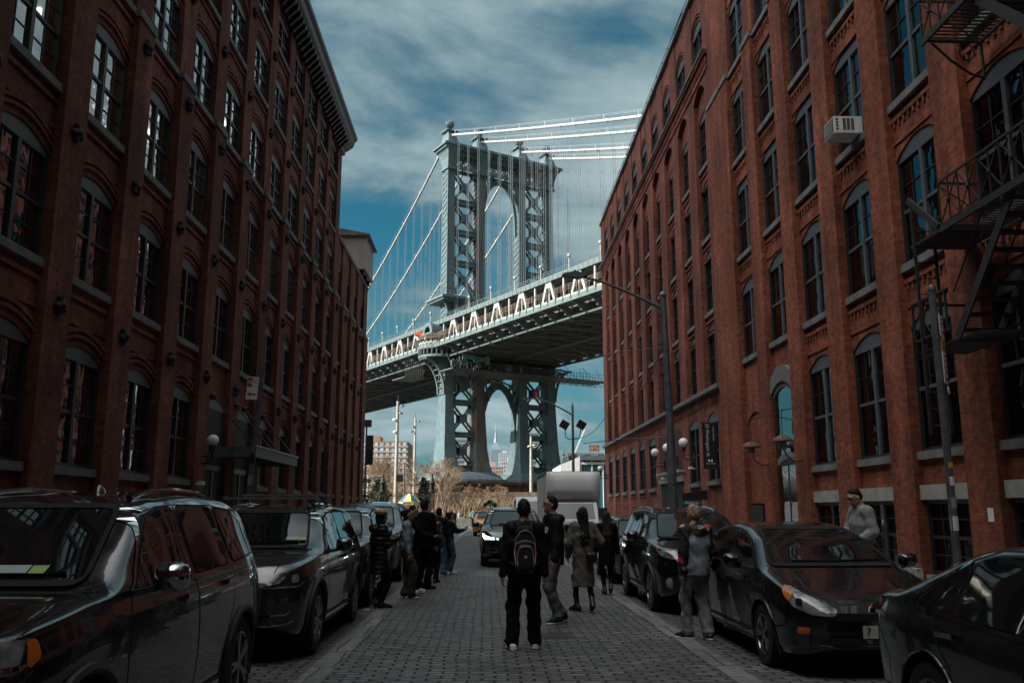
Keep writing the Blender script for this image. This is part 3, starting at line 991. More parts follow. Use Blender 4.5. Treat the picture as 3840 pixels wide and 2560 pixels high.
# columns
for i, u in enumerate(LEG):
    p = BB()
    secs = [(9.0, 5.2, 9.4, u, 0), (9.8, 5.0, 9.2, u, 0), (10.2, 4.3, 7.8, u, 0), (12.5, 3.5, 6.2, u, 0), (16, 2.9, 5.0, u, 0), (21, 2.5, 4.4, u, 0), (28, 2.1, 3.5, u, 0), (50, 2.0, 3.1, u, 0), (70, 1.9, 2.7, u, 0), (89, 1.85, 2.5, u, 0)]
    p.loft(secs)
    # raised corner strips and the lacing on the outer faces
    for (z0, z1, hw_, ht) in ((28.5, 50, 1.02, 1.62), (53, 70, .98, 1.45), (70, 86, .95, 1.30)):
        for su in (-1, 1):
            for st_ in (-1, 1):
                p.ubar((u + su * (hw_ - .05), st_ * (ht + .04), z0), (u + su * (hw_ - .12), st_ * (ht - .06), z1), .28, .28, BA)
        z = z0
        while z < z1 - 1.2:
            for su in (-1, 1):
                p.ubar((u + su * (hw_ + .06), -ht + .25, z), (u + su * (hw_ + .06), ht - .25, z + 1.2), .10, .16, BW)
                p.ubar((u + su * (hw_ + .06), ht - .25, z), (u + su * (hw_ + .06), -ht + .25, z + 1.2), .10, .16, BW)
            z += 1.5
    p.ub(u - 1.35, u + 1.35, -2.0, 2.0, 84.2, 84.7)
    p.build('tower_column', M_TOWER_R if i in (1,) else M_TOWER, bridge)
    # flared head under the cornice
    p = BB(); p.loft([(84.7, 2.2, 3.3, u, 0), (87, 2.6, 4.2, u, 0), (88.6, 3.4, 5.6, u, 0), (89.6, 4.4, 7.0, u, 0)]); p.build('column_capital', M_TOWER, bridge)
# horizontal struts and X braces
def xbrace(u0, u1, z0, z1, ht):
    p = BB()
    for tt in (-ht, ht):
        a0, a1 = u0 + 1.15, u1 - 1.15
        p.ubar((a0, tt, z0), (a1, tt, z1), .34, .62, BA)
        p.ubar((a0, tt + .02, z1), (a1, tt + .02, z0), .34, .62, BA)
        um, zm = (u0 + u1) / 2, (z0 + z1) / 2
        p.obox(B(um, tt + .05, zm), BW, BA, (0, 0, 1), .95, .2, .95)
        for sx in (0, 1):
            for sz in (0, 1):
                p.obox(B(a1 - .4 if sx else a0 + .4, tt + .04, (z1 - .35 if sz else z0 + .35)), BW, BA, (0, 0, 1), .55, .18, .6)
    for k in range(6):      # lacing between the two planes
        f = (k + .5) / 6
        p.ubar((a0 + (a1 - a0) * f, -ht, z1 + (z0 - z1) * f), (a0 + (a1 - a0) * f, ht, z1 + (z0 - z1) * f), .12, .12)
    p.build('cross_brace', M_TOWER, bridge)


for u0, u1 in ((LEG[0], LEG[1]), (LEG[2], LEG[3])):
    for z0, z1, ht in ((53.2, 60.4, .75), (61.2, 68.2, .75), (69.0, 76.0, .7), (76.8, 84.2, .7), (27.2, 33.6, .9), (19.6, 26.4, .9), (11.9, 18.8, .9)):
        xbrace(u0, u1, z0, z1, ht)
    for z, ht in ((60.8, .8), (68.6, .8), (76.4, .75), (26.8, 1.0), (19.2, 1.0), (11.5, 1.0)):
        p = BB()
        for tt in (-ht, ht):
            p.ub(u0 + 1, u1 - 1, tt - .2, tt + .2, z - .5, z + .5)
            p.ub(u0 + 1, u1 - 1, tt - .42, tt + .42, z + .42, z + .56); p.ub(u0 + 1, u1 - 1, tt - .42, tt + .42, z - .56, z - .42)
        p.build('tower_strut', M_TOWER, bridge)
    p = BB()       # low arch under the lowest strut
    for k in range(10):
        a, b_ = PI * k / 10, PI * (k + 1) / 10
        um = (u0 + u1) / 2
        p.ubar((um - 3.3 * math.cos(a), 1.9, 8.8 + 2.0 * math.sin(a)), (um - 3.3 * math.cos(b_), 1.9, 8.8 + 2.0 * math.sin(b_)), .5, .5, BA)
    p.build('tower_strut', M_TOWER, bridge)
# top lattice girder and cornice
p = BB()
for tt in (-1.5, 1.5):
    for z in (85.0, 88.6):
        p.ub(.9, 28.1, tt - .25, tt + .25, z - .45, z + .45)
    k = 1.0
    while k < 28:
        if not any(abs(k + .9 - l) < 1.4 for l in LEG):
            p.ubar((k, tt, 85.4), (k + 1.8, tt, 88.2), .16, .3, BA); p.ubar((k, tt + .02, 88.2), (k + 1.8, tt + .02, 85.4), .16, .3, BA)
            p.ub(k - .08, k + .08, tt - .1, tt + .1, 85.4, 88.2)
        k += 1.8
p.build('lattice_girder', M_TOWER, bridge)
p = BB(); p.ub(-2.4, 31.4, -3.0, 3.0, 89.2, 89.8); p.ub(-2.9, 31.9, -3.6, 3.6, 89.8, 90.3); p.ub(-2.2, 31.2, -2.6, 2.6, 90.3, 90.9)
for k in range(48):
    u = -2.2 + k * .7
    p.ub(u, u + .3, -3.4, 3.4, 89.45, 89.8)
p.build('tower_cornice', M_TOWER, bridge)
for u in LEG:
    p = BB()
    p.loft([(90.9, 3.4, 5.2, u, 0), (91.4, 2.8, 4.6, u, 0), (93.2, 2.1, 3.2, u, 0), (94.2, 1.9, 2.4, u, 0)])
    p.ub(u - 1.6, u + 1.6, -1.8, 1.8, 94.2, 94.5)
    p.lathe([(.75, 94.5), (.55, 94.9), (.5, 95.3), (.75, 95.5)], tuple(B(u, 0, 0)), 12)
    p.sphere(tuple(B(u, 0, 96.45)), 1.05, 14, 10)
    for k in range(7):
        a = PI * k / 7
        pts = [B(u, 0, 96.45) + Vector((math.cos(a) * math.cos(q) * 1.09, math.sin(a) * math.cos(q) * 1.09, math.sin(q) * 1.09)) for q in np.linspace(0, 2 * PI, 17)]
        p.tube(pts, .06, 4, cap=False)
    p.build('finial', M_TOWER, bridge)
# arches between the middle columns
p = BB(); n = 22
uc, ua = 14.5, 5.35
pts = [(uc - ua * math.copysign(abs(math.cos(PI * k / n)) ** .85, math.cos(PI * k / n)), 70.5 + 13.4 * math.sin(PI * k / n) ** .85) for k in range(n + 1)]
for (a, b_) in zip(pts, pts[1:]):
    p.ubar((a[0], 0, a[1]), (b_[0], 0, b_[1]), 1.5, .5, BA)
    p.ubar((a[0], .8, a[1]), (b_[0], .8, b_[1]), .2, .9, BA)
for k in (3, 5, 7):
    for sgn in (-1, 1):
        a = pts[k]
        uu = uc + sgn * (uc - a[0])
        p.ubar((uu, 1.2, a[1]), (uc + sgn * 5.2, 1.2, a[1] + 3.0), .3, .3, BA)
        p.ubar((uu, 1.2, a[1]), (uu - sgn * .2, 1.2, 84.8), .3, .3, BA)
for sgn in (-1, 1):
    p.ubar((uc + sgn * ua, 1.4, 70.5), (uc + sgn * ua, 1.4, 54), .35, .35, BA)
p.build('tower_arch', M_TOWER, bridge)
p = BB()
half = [(5.35, 13.0), (5.35, 19), (5.2, 22), (4.75, 24.8), (3.9, 27.6), (2.7, 29.8), (1.4, 31.1), (0.0, 31.7)]
for sgn in (-1, 1):
    for (a, b_) in zip(half, half[1:]):
        p.ubar((uc + sgn * a[0], 0, a[1]), (uc + sgn * b_[0], 0, b_[1]), 1.7, .5, BA)
        p.ubar((uc + sgn * (a[0] + .9), .9, a[1] + .7), (uc + sgn * (b_[0] + .9 * (b_[0] > 0)), .9, b_[1] + 1.0), .3, .35, BA)
        p.ubar((uc + sgn * a[0], .9, a[1]), (uc + sgn * (b_[0] + .9 * (b_[0] > 0)), .9, b_[1] + 1.0), .15, .2, BA)
    p.ubar((uc + sgn * 3.6, 1.5, 27.5), (uc + sgn * 5.0, 1.5, 33.5), .35, .4, BA)
    p.ubar((uc + sgn * 2.2, 1.5, 30.0), (uc + sgn * 3.6, 1.5, 33.8), .35, .4, BA)
p.build('tower_arch', M_TOWER, bridge)
p = BB(); p.ub(1, 28, -2.0, 2.0, 33.6, 36.4); p.build('tower_girder', M_DARKST, bridge)
# gallery round the tower above the deck
p = BB(); p.ub(-3.6, 32.6, -4.6, 4.6, 51.0, 51.6); p.ub(-3.2, 32.2, -4.2, 4.2, 50.5, 51.0)
for u in LEG:
    for k in range(5):
        a0, a1 = PI / 2 * k / 5, PI / 2 * (k + 1) / 5
        for s_u in (-1, 1):
            p.ubar((u + s_u * (1.1 + 1.7 * (1 - math.cos(a0))), 2.6, 47.5 + 3 * math.sin(a0)), (u + s_u * (1.1 + 1.7 * (1 - math.cos(a1))), 2.6, 47.5 + 3 * math.sin(a1)), .5, .4, BA)
for k in range(37):
    p.ub(-3.5 + k, -3.42 + k, 4.4, 4.5, 51.6, 52.9)
for z in (52.2, 52.85):
    p.ub(-3.55, 32.55, 4.42, 4.5, z, z + .09); p.ub(-3.6, -3.5, -4.5, 4.5, z, z + .09)
p.build('tower_gallery', M_TOWER, bridge)
# curved brackets carrying the walkways round the outer columns
for u, s_u in ((LEG[0], -1), (LEG[3], 1)):
    p = BB()
    for tt in (-1.6, 1.6):
        pa = [(u + s_u * (1.2 + 5.0 * (1 - math.cos(PI / 2 * k / 8))), 28.5 + 8.0 * math.sin(PI / 2 * k / 8)) for k in range(9)]
        for (a, b_) in zip(pa, pa[1:]):
            p.ubar((a[0], tt, a[1]), (b_[0], tt, b_[1]), .5, .45, BA)
            p.ubar((b_[0], tt, b_[1]), (u + s_u * 1.2, tt, b_[1] + .4), .2, .25, BA)
    for k in range(9):
        p.ubar((pa[k][0], -1.6, pa[k][1]), (pa[k][0], 1.6, pa[k][1]), .25, .2)
    p.build('curved_bracket', M_DECK, bridge)
# deck
T0, T1 = -150.0, 100.0
p = BB(); p.ub(-1.2, 30.2, T0, T1, 38.9, 39.3); p.ub(-1.2, 30.2, T0, T1, 44.9, 45.25)
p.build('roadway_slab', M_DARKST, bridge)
p = BB()
t = T0
while t < T1:
    p.ub(-1.2, 30.2, t - .2, t + .2, 37.3, 38.9)
    t += 4.95
for u in (3, 7, 11, 18, 22, 26):
    p.ub(u - .2, u + .2, T0, T1, 38.2, 38.9)
t = T0
while t < T1 - 10:
    p.ubar((0, t, 37.5), (14.5, t + 9.9, 37.5), .3, .3); p.ubar((29, t, 37.5), (14.5, t + 9.9, 37.5), .3, .3)
    t += 9.9
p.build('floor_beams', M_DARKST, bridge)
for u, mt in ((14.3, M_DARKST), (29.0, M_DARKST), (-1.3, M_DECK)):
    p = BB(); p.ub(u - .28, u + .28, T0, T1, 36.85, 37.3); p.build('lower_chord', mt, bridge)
for u in (-1.5, 30.5):
    p = BB(); p.ub(u - .5, u + .4, T0, T1, 45.25, 46.35)
    t = T0
    while t < T1:
        p.ub(u - .56, u - .5, t - .06, t + .06, 45.3, 46.3)
        p.ub(u - .45, u - .37, t - .04, t + .04, 46.35, 47.3)
        t += 1.65
    for z in (46.75, 47.2):
        p.ub(u - .46, u - .38, T0, T1, z, z + .07)
    p.build('upper_girder', M_DECK, bridge)
tops_t = [6.4 + 9.9 * k for k in range(-16, 10)]
for u in (-1.45, 30.4):
    p = BB()
    for t in tops_t:
        if -8 < t < 3.5:
            pass
        for sgn in (-1, 1):
            p.ubar((u, t + sgn * 2.9, 39.2), (u, t + sgn * .55, 45.2), .6, .62, BW)
        p.ub(u - .26, u + .26, t - .9, t + .9, 44.1, 45.25)
        p.ub(u - .12, u + .12, t - .13, t + .13, 39.3, 44.4)
        p.ub(u - .2, u + .2, t + 4.75, t + 5.15, 39.3, 45.2)
    p.build('truss', M_TRUSS, bridge)
# walkway on the near side, with fence and brackets
p = BB(); p.ub(-4.7, -1.8, T0, T1, 38.95, 39.15)
p.build('walkway_slab', M_DARKST, bridge)
p = BB(); p.ub(-4.85, -4.7, T0, T1, 38.85, 39.75)
for k in range(11):      # rounded balcony past the column
    pass
na_ = 14
pts = [(-1.0 - 5.4 * math.sin(PI * k / na_), 5.2 * math.cos(PI * k / na_) - .6) for k in range(na_ + 1)]
for (a, b_) in zip(pts, pts[1:]):
    p.ubar((a[0], a[1], 39.3), (b_[0], b_[1], 39.3), .25, .9)
    p.ubar((a[0], a[1], 37.1), (b_[0], b_[1], 37.1), .3, .55)
    p.ubar((a[0], a[1], 37.2), (a[0], a[1], 39.2), .3, .3)
p.build('walkway_girder', M_DECK, bridge)
p = BB()
pts2 = [(-1.0, t_) for t_ in ()]
poly = [(-1.0 - 5.3 * math.sin(PI * k / na_), 5.1 * math.cos(PI * k / na_) - .6) for k in range(na_ + 1)]
p.prism(poly, lambda q: B(q[0], q[1], 36.85), lambda q: B(q[0], q[1], 37.0)); p.prism(poly, lambda q: B(q[0], q[1], 38.9), lambda q: B(q[0], q[1], 39.0))
p.build('balcony_floor', M_DARKST, bridge)
M_FENCE = pmat('fence_panel_paint', (.27, .33, .30), .7, var=.25, vscale=.3)
M_MESH = pmat('brown_fence_mesh', (.34, .25, .19), .8, var=.3, vscale=.2)
p = BB()
t = T0
while t < T1:
    if not (-6 < t < 4.6):
        p.ub(-4.72, -4.68, t + .1, t + 2.2, 39.75, 40.2)
    t += 2.475
for (a, b_) in zip(pts, pts[1:]):
    p.ubar((a[0], a[1], 40.4), (b_[0], b_[1], 40.0), .06, .5)
p.build('fence_panels', M_FENCE, bridge)
p = BB()
for z in (41.25, 41.7, 42.1):
    p.ub(-4.72, -4.68, T0, -6, z, z + .045); p.ub(-4.72, -4.68, 4.6, T1, z, z + .045)
    for (a, b_) in zip(pts, pts[1:]):
        p.ubar((a[0], a[1], z + .05), (b_[0], b_[1], z + .05), .08, .1)
t = T0
while t < T1:
    p.ub(-4.72, -4.68, t - .02, t + .02, 39.75, 42.2)
    t += 1.24
p.build('fence_mesh', M_MESH, bridge)
p = BB(); p.ubar((-4.9, 0, 39.2), (-4.9, 0, 40.7), .13, .18); p.ubar((-4.9, 0, 40.7), (-4.65, .1, 42.2), .10, .12)
p.v = [tuple(Vector(v) - BO) for v in p.v]
fme = p.mesh('fence_post'); fme.materials.append(M_DARKST)
t = T0 + 2.475 * 4
while t < T1 - 6:
    if not (-6 < t < 4.6):
        link('fence_post', fme, bridge, B(0, t, 0))
    t += 2.475
p = BB()
poly = [(-1.3, 38.85), (-4.7, 38.85), (-4.4, 38.6), (-3.6, 38.4), (-2.9, 37.9), (-2.3, 37.5), (-1.3, 37.3)]
p.prism(poly, lambda q: B(q[0], -.15, q[1]) - BO, lambda q: B(q[0], .15, q[1]) - BO)
p.obox(B(-2.0, 0, 37.42) - BO, BW, BA, (0, 0, 1), .7, .3, .08)
bme = p.mesh('walkway_bracket'); bme.materials.append(M_DECK)
t = T0
while t < T1:
    link('walkway_bracket', bme, bridge, B(0, t, 0)); t += 4.95
# far walkway
p = BB(); p.ub(31.0, 33.8, T0, T1, 38.95, 39.6)
t = T0
while t < T1:
    p.ubar((30.5, t, 37.5), (33.7, t, 38.9), .3, .4)
    t += 4.95
p.build('walkway_slab', M_DARKST, bridge)
# hooded passage beside the first column
p = BB()
nseg = 12
for uu, rr in ((-4.4, 2.3), (-3.9, 2.45), (-1.2, 2.3)):
    pass
ring = lambda u_, r_: [B(u_, -1.2 + r_ * math.cos(PI * k / nseg), 43.0 + r_ * 1.05 * math.sin(PI * k / nseg)) for k in range(nseg + 1)]
rings = [ring(-4.6, 1.5), ring(-4.6, 2.5), ring(-4.2, 2.55), ring(-3.4, 2.35), ring(-2.2, 2.3), ring(-1.2, 2.1), ring(-.9, .2)]
for r0, r1 in zip(rings, rings[1:]):
    for k in range(nseg):
        p.quad(r0[k], r0[k + 1], r1[k + 1], r1[k])
p.ub(-4.7, -1.0, -3.9, 1.6, 42.7, 43.05)
p.build('passage_hood', M_TOWER, bridge, smooth=True)
# main cables
def cable_z(t):
    return 93.6 - .345 * t + .0002 * t * t if t >= 0 else 93.6 - .66 * (-t) + .0018 * t * t


M_BAND = pmat('cable_band_grey', (.42, .45, .46), .5)
tl = [-110 + 3.0 * k for k in range(70)]
for u in LEG:
    p = BB(); p.tube([B(u, t, cable_z(t)) for t in tl if cable_z(t) > 40 and t <= 98], .31, 8)
    c_ = p.build('main_cable', M_CABLE, bridge, smooth=True)
    p = BB()
    for t in np.arange(-100, 98, 4.95):
        if cable_z(t) > 45 and abs(t) > 2:
            d = (B(u, t + .3, cable_z(t + .3)) - B(u, t - .3, cable_z(t - .3)))
            p.tube([B(u, t - .3, cable_z(t - .3)), B(u, t + .3, cable_z(t + .3))], .38, 8)
    for off in (-.35, .35):
        p.tube([B(u + off, t, cable_z(t) + 1.2) for t in tl if cable_z(t) > 46 and t <= 98], .025, 4)
    for t in np.arange(-96, 98, 9.9):
        if cable_z(t) > 46:
            p.tube([B(u, t, cable_z(t)), B(u, t, cable_z(t) + 1.3)], .05, 4)
    p.build('cable_bands', M_BAND, c_)
p = BB()
for u in LEG:
    for t in np.arange(-99, 98, 4.95):
        if cable_z(t) > 47 and abs(t) > 3:
            for o_ in (-.35, .35):
                p.tube([B(u, t + o_, 45.5), B(u, t + o_, cable_z(t) - .2)], .04, 4, cap=False)
s_ = p.build('suspender_ropes', M_ROPE, bridge); s_['kind'] = 'stuff'
# ball-topped posts along the upper deck
p = BB(); p.tube([(0, 0, 0), (0, 0, 3.2)], [.16, .09], 8); p.sphere((0, 0, 3.45), .34, 10, 6); p.lathe([(.2, 3.0), (.36, 3.1), (.2, 3.2)], (0, 0, 0), 8)
pm_ = p.mesh('lamp_post'); pm_.materials.append(M_BAND); smooth_mesh(pm_)
for u, ph in ((-.2, 1.45), (29.2, -3.5)):
    for k in range(-9, 9):
        t = k * 9.9 + ph
        if abs(t) > 4:
            link('lamp_post', pm_, bridge, B(u, t, 46.3))

# hanging work platform under the deck
wp = empty('hanging_work_platform', 'dark scaffold work platform slung under the bridge deck beside the tower', 'scaffold')
p = BB(); p.ub(-3, 41, 2.5, 9, 33.3, 33.55); p.ub(-8.5, -3.2, -12, -5, 32.6, 32.8); p.build('platform_floor', M_DARKST, wp)
p = BB(); rs = random.Random(5)
for k in range(46):
    u = -3 + k * .96
    p.ubar((u, 9, 33.5), (u, 9, 35.0), .08, .08); p.ubar((u, 2.6, 33.5), (u, 2.6, 37.0), .07, .07)
    if k % 2 == 0:
        p.ubar((u, 8.9, 33.4), (u + 1.9, 8.9, 31.9), .09, .09); p.ubar((u + 1.9, 8.9, 31.9), (u + 3.8, 8.9, 33.4), .09, .09)
        p.ubar((u, 9, 33.5), (u + rs.uniform(-2, 2), 5, 37.2), .07, .07)
for z in (34.2, 35.0):
    p.ub(-3, 41, 8.97, 9.03, z, z + .08)
p.ub(-3, 38, 8.85, 8.95, 31.85, 31.97)
for k in range(10):
    u = -8.3 + k * .5
    p.ubar((u, -5, 32.7), (u, -5, 36.8), .08, .08)
    p.ubar((u, -5, 32.7), (u + .5, -5, 34.8), .07, .07)
p.build('scaffold_frame', M_DARKST, wp)
p = BB()
for k in range(9):
    u = -1.5 + k * .9
    p.ub(u, u + rs.uniform(.5, 1.2), rs.uniform(9.05, 9.2), 9.25, 35.2 + rs.uniform(-.4, .6), 36.4 + rs.uniform(-.2, .5))
p.build('netting', pmat('turquoise_netting', (.13, .30, .26), .8, var=.4, vscale=1.5), wp)
p = BB()
for k in range(12):
    u = rs.uniform(-4, 16)
    p.ub(u, u + rs.uniform(.4, 1.6), 9.05, 9.4, 34 + rs.uniform(-1.2, 1.5), 34.3 + rs.uniform(-.6, 2.0))
p.build('site_boxes', M_DECK, wp)
# orange lift on the walkway
lf = empty('orange_lift', 'small orange boom lift parked on the bridge walkway beside the round hood', 'lift', tuple(B(-3.6, -6.0, 42.4)))
p = MB(); p.box(-1.7, 1.7, -.7, .7, .8, 1.25); p.box(-1.2, .4, -.6, .6, 1.25, 1.7); p.build('platform', pmat('safety_orange', (.72, .13, .035), .5), lf)
p = MB()
for x in (-1.6, -.6, .4, 1.5):
    p.tube([(x, -.6, 1.25), (x, -.6, 2.3)], .05, 5)
p.tube([(-1.6, -.6, 2.3), (1.5, -.6, 2.3)], .05, 5); p.tube([(-1.4, 0, .8), (1.2, 0, -.5)], .08, 5); p.tube([(1.4, 0, .8), (-1.2, 0, -.5)], .08, 5); p.build('rails', pmat('safety_orange', (.72, .13, .035), .5), lf)
p = MB(); p.box(-1.5, 1.5, -.6, .6, -2.9, -.4); p.build('carriage', M_DARKST, lf)

# ================================================================== BEYOND THE STREET: PARK, RIVER BANK, SKYLINE
def block(name, label, x0, x1, y0, depth, z1, wall, cols, rows, win, z0w=4.0, cat='tower block', ww=.55, wh=.5, bands=None, roof=None):
    """far building: walls, one mesh of window openings, optional floor bands"""
    e = empty(name, label, cat, (0, 0, 0))
    m = MB(); m.box(x0, x1, y0, y0 + depth, 0, z1); m.build('wall', wall, e)
    m = MB(); W = (x1 - x0) / cols; H = (z1 - z0w) / rows
    for i in range(cols):
        for j in range(rows):
            cx, cz = x0 + (i + .5) * W, z0w + (j + .45) * H
            m.box(cx - W * ww / 2, cx + W * ww / 2, y0 - depth * .004, y0 + .1, cz - H * wh / 2, cz + H * wh / 2)
    nd = max(1, int(cols * depth / (x1 - x0) * .5))
    for i in range(nd):
        for j in range(rows):
            cy, cz = y0 + (i + .5) * depth / nd, z0w + (j + .45) * H
            m.box(x0 - depth * .004, x0 + .1, cy - .8, cy + .8, cz - H * wh / 2, cz + H * wh / 2)
    w = m.build('window', win, e); w['kind'] = 'stuff'
    if bands:
        m = MB()
        for j in range(rows):
            z = z0w + j * H
            m.box(x0 - .3, x1 + .3, y0 - .35, y0 + .05, z - H * .1, z + H * .06)
        m.build('floor_bands', bands, e)
    if roof:
        m = MB(); 
        for (a, b, h) in roof:
            m.box(x0 + (x1 - x0) * a, x0 + (x1 - x0) * b, y0 + depth * .3, y0 + depth * .7, z1, z1 + h)
        m.build('roof', wall, e)
    return e


FW_ = pmat('far_window_blue', (.10, .13, .16), .3)
block('apartment_tower', 'tan brick apartment tower with white window strips behind the park trees', -63, -38.3, 430, 30, 34.6, pmat('far_tan_brick', (.34, .20, .135), .9, var=.1, vscale=.1), 9, 12, pmat('far_window_pale', (.50, .56, .58), .4, var=.35, vscale=.4), ww=.55, wh=.62, bands=pmat('far_pale_band', (.55, .56, .55), .8), roof=[(.3, .42, 3.2)])
block('low_brick_block', 'low pink brick block behind bare branches left of the park', -60, -34.5, 300, 20, 17.6, pmat('far_pink_brick', (.36, .24, .19), .9, var=.1), 10, 6, FW_, bands=pmat('far_pale_band', (.55, .56, .55), .8))
block('wavy_grey_tower', 'grey banded tower seen between the left bridge columns', -24, -8, 610, 25, 50, pmat('far_grey_glass', (.19, .21, .23), .5), 2, 16, pmat('far_grey_glass_dark', (.13, .15, .17), .4), bands=pmat('far_steel_band', (.46, .50, .52), .6), ww=.95, wh=.4, cat='tower block')
block('dark_striped_tower', 'dark striped tower seen between the right bridge columns', 28, 44, 610, 25, 54, pmat('far_dark_glass', (.12, .13, .15), .5), 2, 16, pmat('far_grey_glass_dark', (.13, .15, .17), .4), bands=pmat('far_steel_band', (.46, .50, .52), .6), ww=.95, wh=.4, roof=[(.5, .8, 2)])
block('pink_stepped_block', 'pinkish stepped apartment block under the pale skyscraper', .8, 13, 700, 20, 36, pmat('far_pink_wall', (.42, .31, .27), .9), 6, 11, FW_, roof=[(.1, .5, 3.5)])
block('white_corner_block', 'white apartment block right of the pink one, under the bridge arch', 13, 25, 800, 20, 45, pmat('far_white_wall', (.50, .50, .49), .9), 6, 13, FW_, roof=[(.5, .9, 4)])
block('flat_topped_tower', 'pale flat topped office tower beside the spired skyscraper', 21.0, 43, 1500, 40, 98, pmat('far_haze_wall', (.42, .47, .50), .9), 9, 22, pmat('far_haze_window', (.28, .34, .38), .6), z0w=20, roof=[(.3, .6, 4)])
# stepped skyscraper with spire
e = empty('spired_skyscraper', 'pale blue stepped skyscraper with a tall spire, far beyond the lower arch', 'skyscraper')
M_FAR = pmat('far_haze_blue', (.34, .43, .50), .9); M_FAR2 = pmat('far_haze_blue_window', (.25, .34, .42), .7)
cx, y0 = 33.0, 3300
m = MB()
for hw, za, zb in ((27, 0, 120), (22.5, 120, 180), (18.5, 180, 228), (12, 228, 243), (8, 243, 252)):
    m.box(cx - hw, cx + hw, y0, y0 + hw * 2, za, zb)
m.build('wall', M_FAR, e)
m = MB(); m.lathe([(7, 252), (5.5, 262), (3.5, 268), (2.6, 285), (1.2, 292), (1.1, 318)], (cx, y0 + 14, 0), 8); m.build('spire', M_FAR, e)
m = MB()
for hw, za, zb in ((22.5, 122, 178), (18.5, 182, 226)):
    for i in range(-4, 5):
        m.box(cx + i * hw / 4.6 - 1.2, cx + i * hw / 4.6 + 1.2, y0 - .8, y0 + .1, za, zb)
m.build('window_strips', M_FAR2, e)
# white building with balconies, crane and roof sign
e = block('white_balcony_building', 'long white building with balconies and a red sign on its roof', 23.6, 48, 260, 18, 18.3, pmat('white_render', (.62, .64, .64), .8, var=.05), 14, 5, pmat('dark_far_window', (.06, .07, .08), .4), z0w=3, ww=.42, wh=.55, roof=[(-.03, .03, 1.6)])
m = MB()
for i in range(6):
    for j in range(5):
        m.box(24.6 + i * 4.0, 26.4 + i * 4.0, 259.0, 260, 4.6 + j * 3.05, 4.75 + j * 3.05); m.box(24.6 + i * 4.0, 26.4 + i * 4.0, 258.95, 259.02, 4.75 + j * 3.05, 5.6 + j * 3.05)
b_ = m.build('balconies', pmat('balcony_grey', (.20, .21, .22), .7), e)
e = empty('roof_billboard', 'small red and orange billboard on the white building roof', 'billboard')
m = MB(); m.box(30.4, 33.4, 262, 262.3, 18.9, 20.7); m.build('board', pmat('billboard_orange', (.62, .13, .06), .6), e)
m = MB(); m.box(30.7, 31.6, 261.9, 262, 19.2, 20.4); m.box(31.9, 32.4, 261.9, 262, 19.6, 20.5); m.box(32.6, 33.1, 261.9, 262, 19.1, 20.1); m.build('painted_shapes', pmat('billboard_cream', (.7, .52, .38), .6), e)
m = MB(); m.box(30.6, 30.7, 262, 262.2, 18.25, 18.9); m.box(33.1, 33.2, 262, 262.2, 18.25, 18.9); m.build('posts', M_DARKST, e)
e = empty('tower_crane', 'white crane jib leaning behind the white balcony building', 'crane')
m = MB(); m.bar((34.5, 350, 23.4), (38.9, 350, 33.4), .35, .6); m.build('jib', M_WHITE, e)
m = MB(); m.box(33.6, 35.0, 349.4, 350.6, 0, 23.6); m.build('mast', M_WHITE, e)
# glass pavilion with white wedge roof
e = empty('glass_pavilion', 'low pavilion with white wedge wall and blue green glass, behind the box truck', 'pavilion')
m = MB(); m.prism([(8.3, 0), (10.5, 0), (10.5, 7.6), (8.3, 6.7)], lambda q: (q[0], 100, q[1]), lambda q: (q[0], 112, q[1])); m.build('wall', M_WHITE, e)
m = MB(); m.box(10.5, 20, 100.3, 112, 0, 7.2); m.build('glazing', pmat('teal_glazing', (.03, .12, .14), .08, spec=.8), e)
m = MB(); m.box(10.5, 20.1, 99.6, 112.1, 7.2, 7.7); m.build('roof', M_FRAME_H, e)
for i in range(7):
    m = MB(); m.box(10.6 + i * 1.25, 10.68 + i * 1.25, 100.1, 100.3, 0, 7.2); m.build('mullion', M_WHITE, e)
m = MB(); m.box(10.5, 20, 100.05, 100.25, 6.75, 7.0); m.build('transom', M_WHITE, e)

# ------------------------------------------------------------------ planting
M_BARK = pmat('bare_bark', (.19, .135, .09), .9, var=.3, vscale=3)
M_TWIG = pmat('bare_twigs', (.27, .185, .115), .9, var=.25, vscale=.6)


def bare_tree(x, y, h, label, spread=.55, seed=0, r0=.16, fork=3, depth=6, lean=(0, 0), group=None):
    rn = random.Random(seed)
    trunk, twigs = MB(), MB()

    def grow(p, d, L, r, lv):
        n = 3
        pts, rs = [p.copy()], [r]
        for i in range(n):
            d = (d + Vector((rn.uniform(-1, 1), rn.uniform(-1, 1), rn.uniform(-.3, .6))) * .16).normalized()
            p = p + d * (L / n)
            pts.append(p.copy()); rs.append(r * (1 - .42 * (i + 1) / n))
        (trunk if lv < 2 else twigs).tube(pts, rs, 6 if lv < 2 else 3, cap=False)
        if lv >= depth:
            return
        for k in range(fork if lv < depth - 1 else fork + 1):
            f = rn.uniform(.45, 1.0)
            base_ = pts[0].lerp(pts[-1], f) if lv else pts[-1].lerp(pts[-2], rn.uniform(0, .9))
            a = rn.uniform(0, 2 * PI)
            side = d.orthogonal().normalized()
            side = Matrix.Rotation(a, 3, d) @ side
            nd = (d + side * spread * rn.uniform(.6, 1.5) + Vector((0, 0, .12))).normalized()
            grow(base_, nd, L * rn.uniform(.55, .82), max(r * .52, .012), lv + 1)

    grow(Vector((0, 0, -.1)), Vector((lean[0], lean[1], 1)).normalized(), h * .34, r0, 0)
    e = empty('bare_tree', label, 'tree', (x, y, 0.1), 0, group)
    trunk.build('trunk', M_BARK, e, smooth=True, fix=False)
    twigs.build('crown', M_TWIG, e, fix=False)
    return e


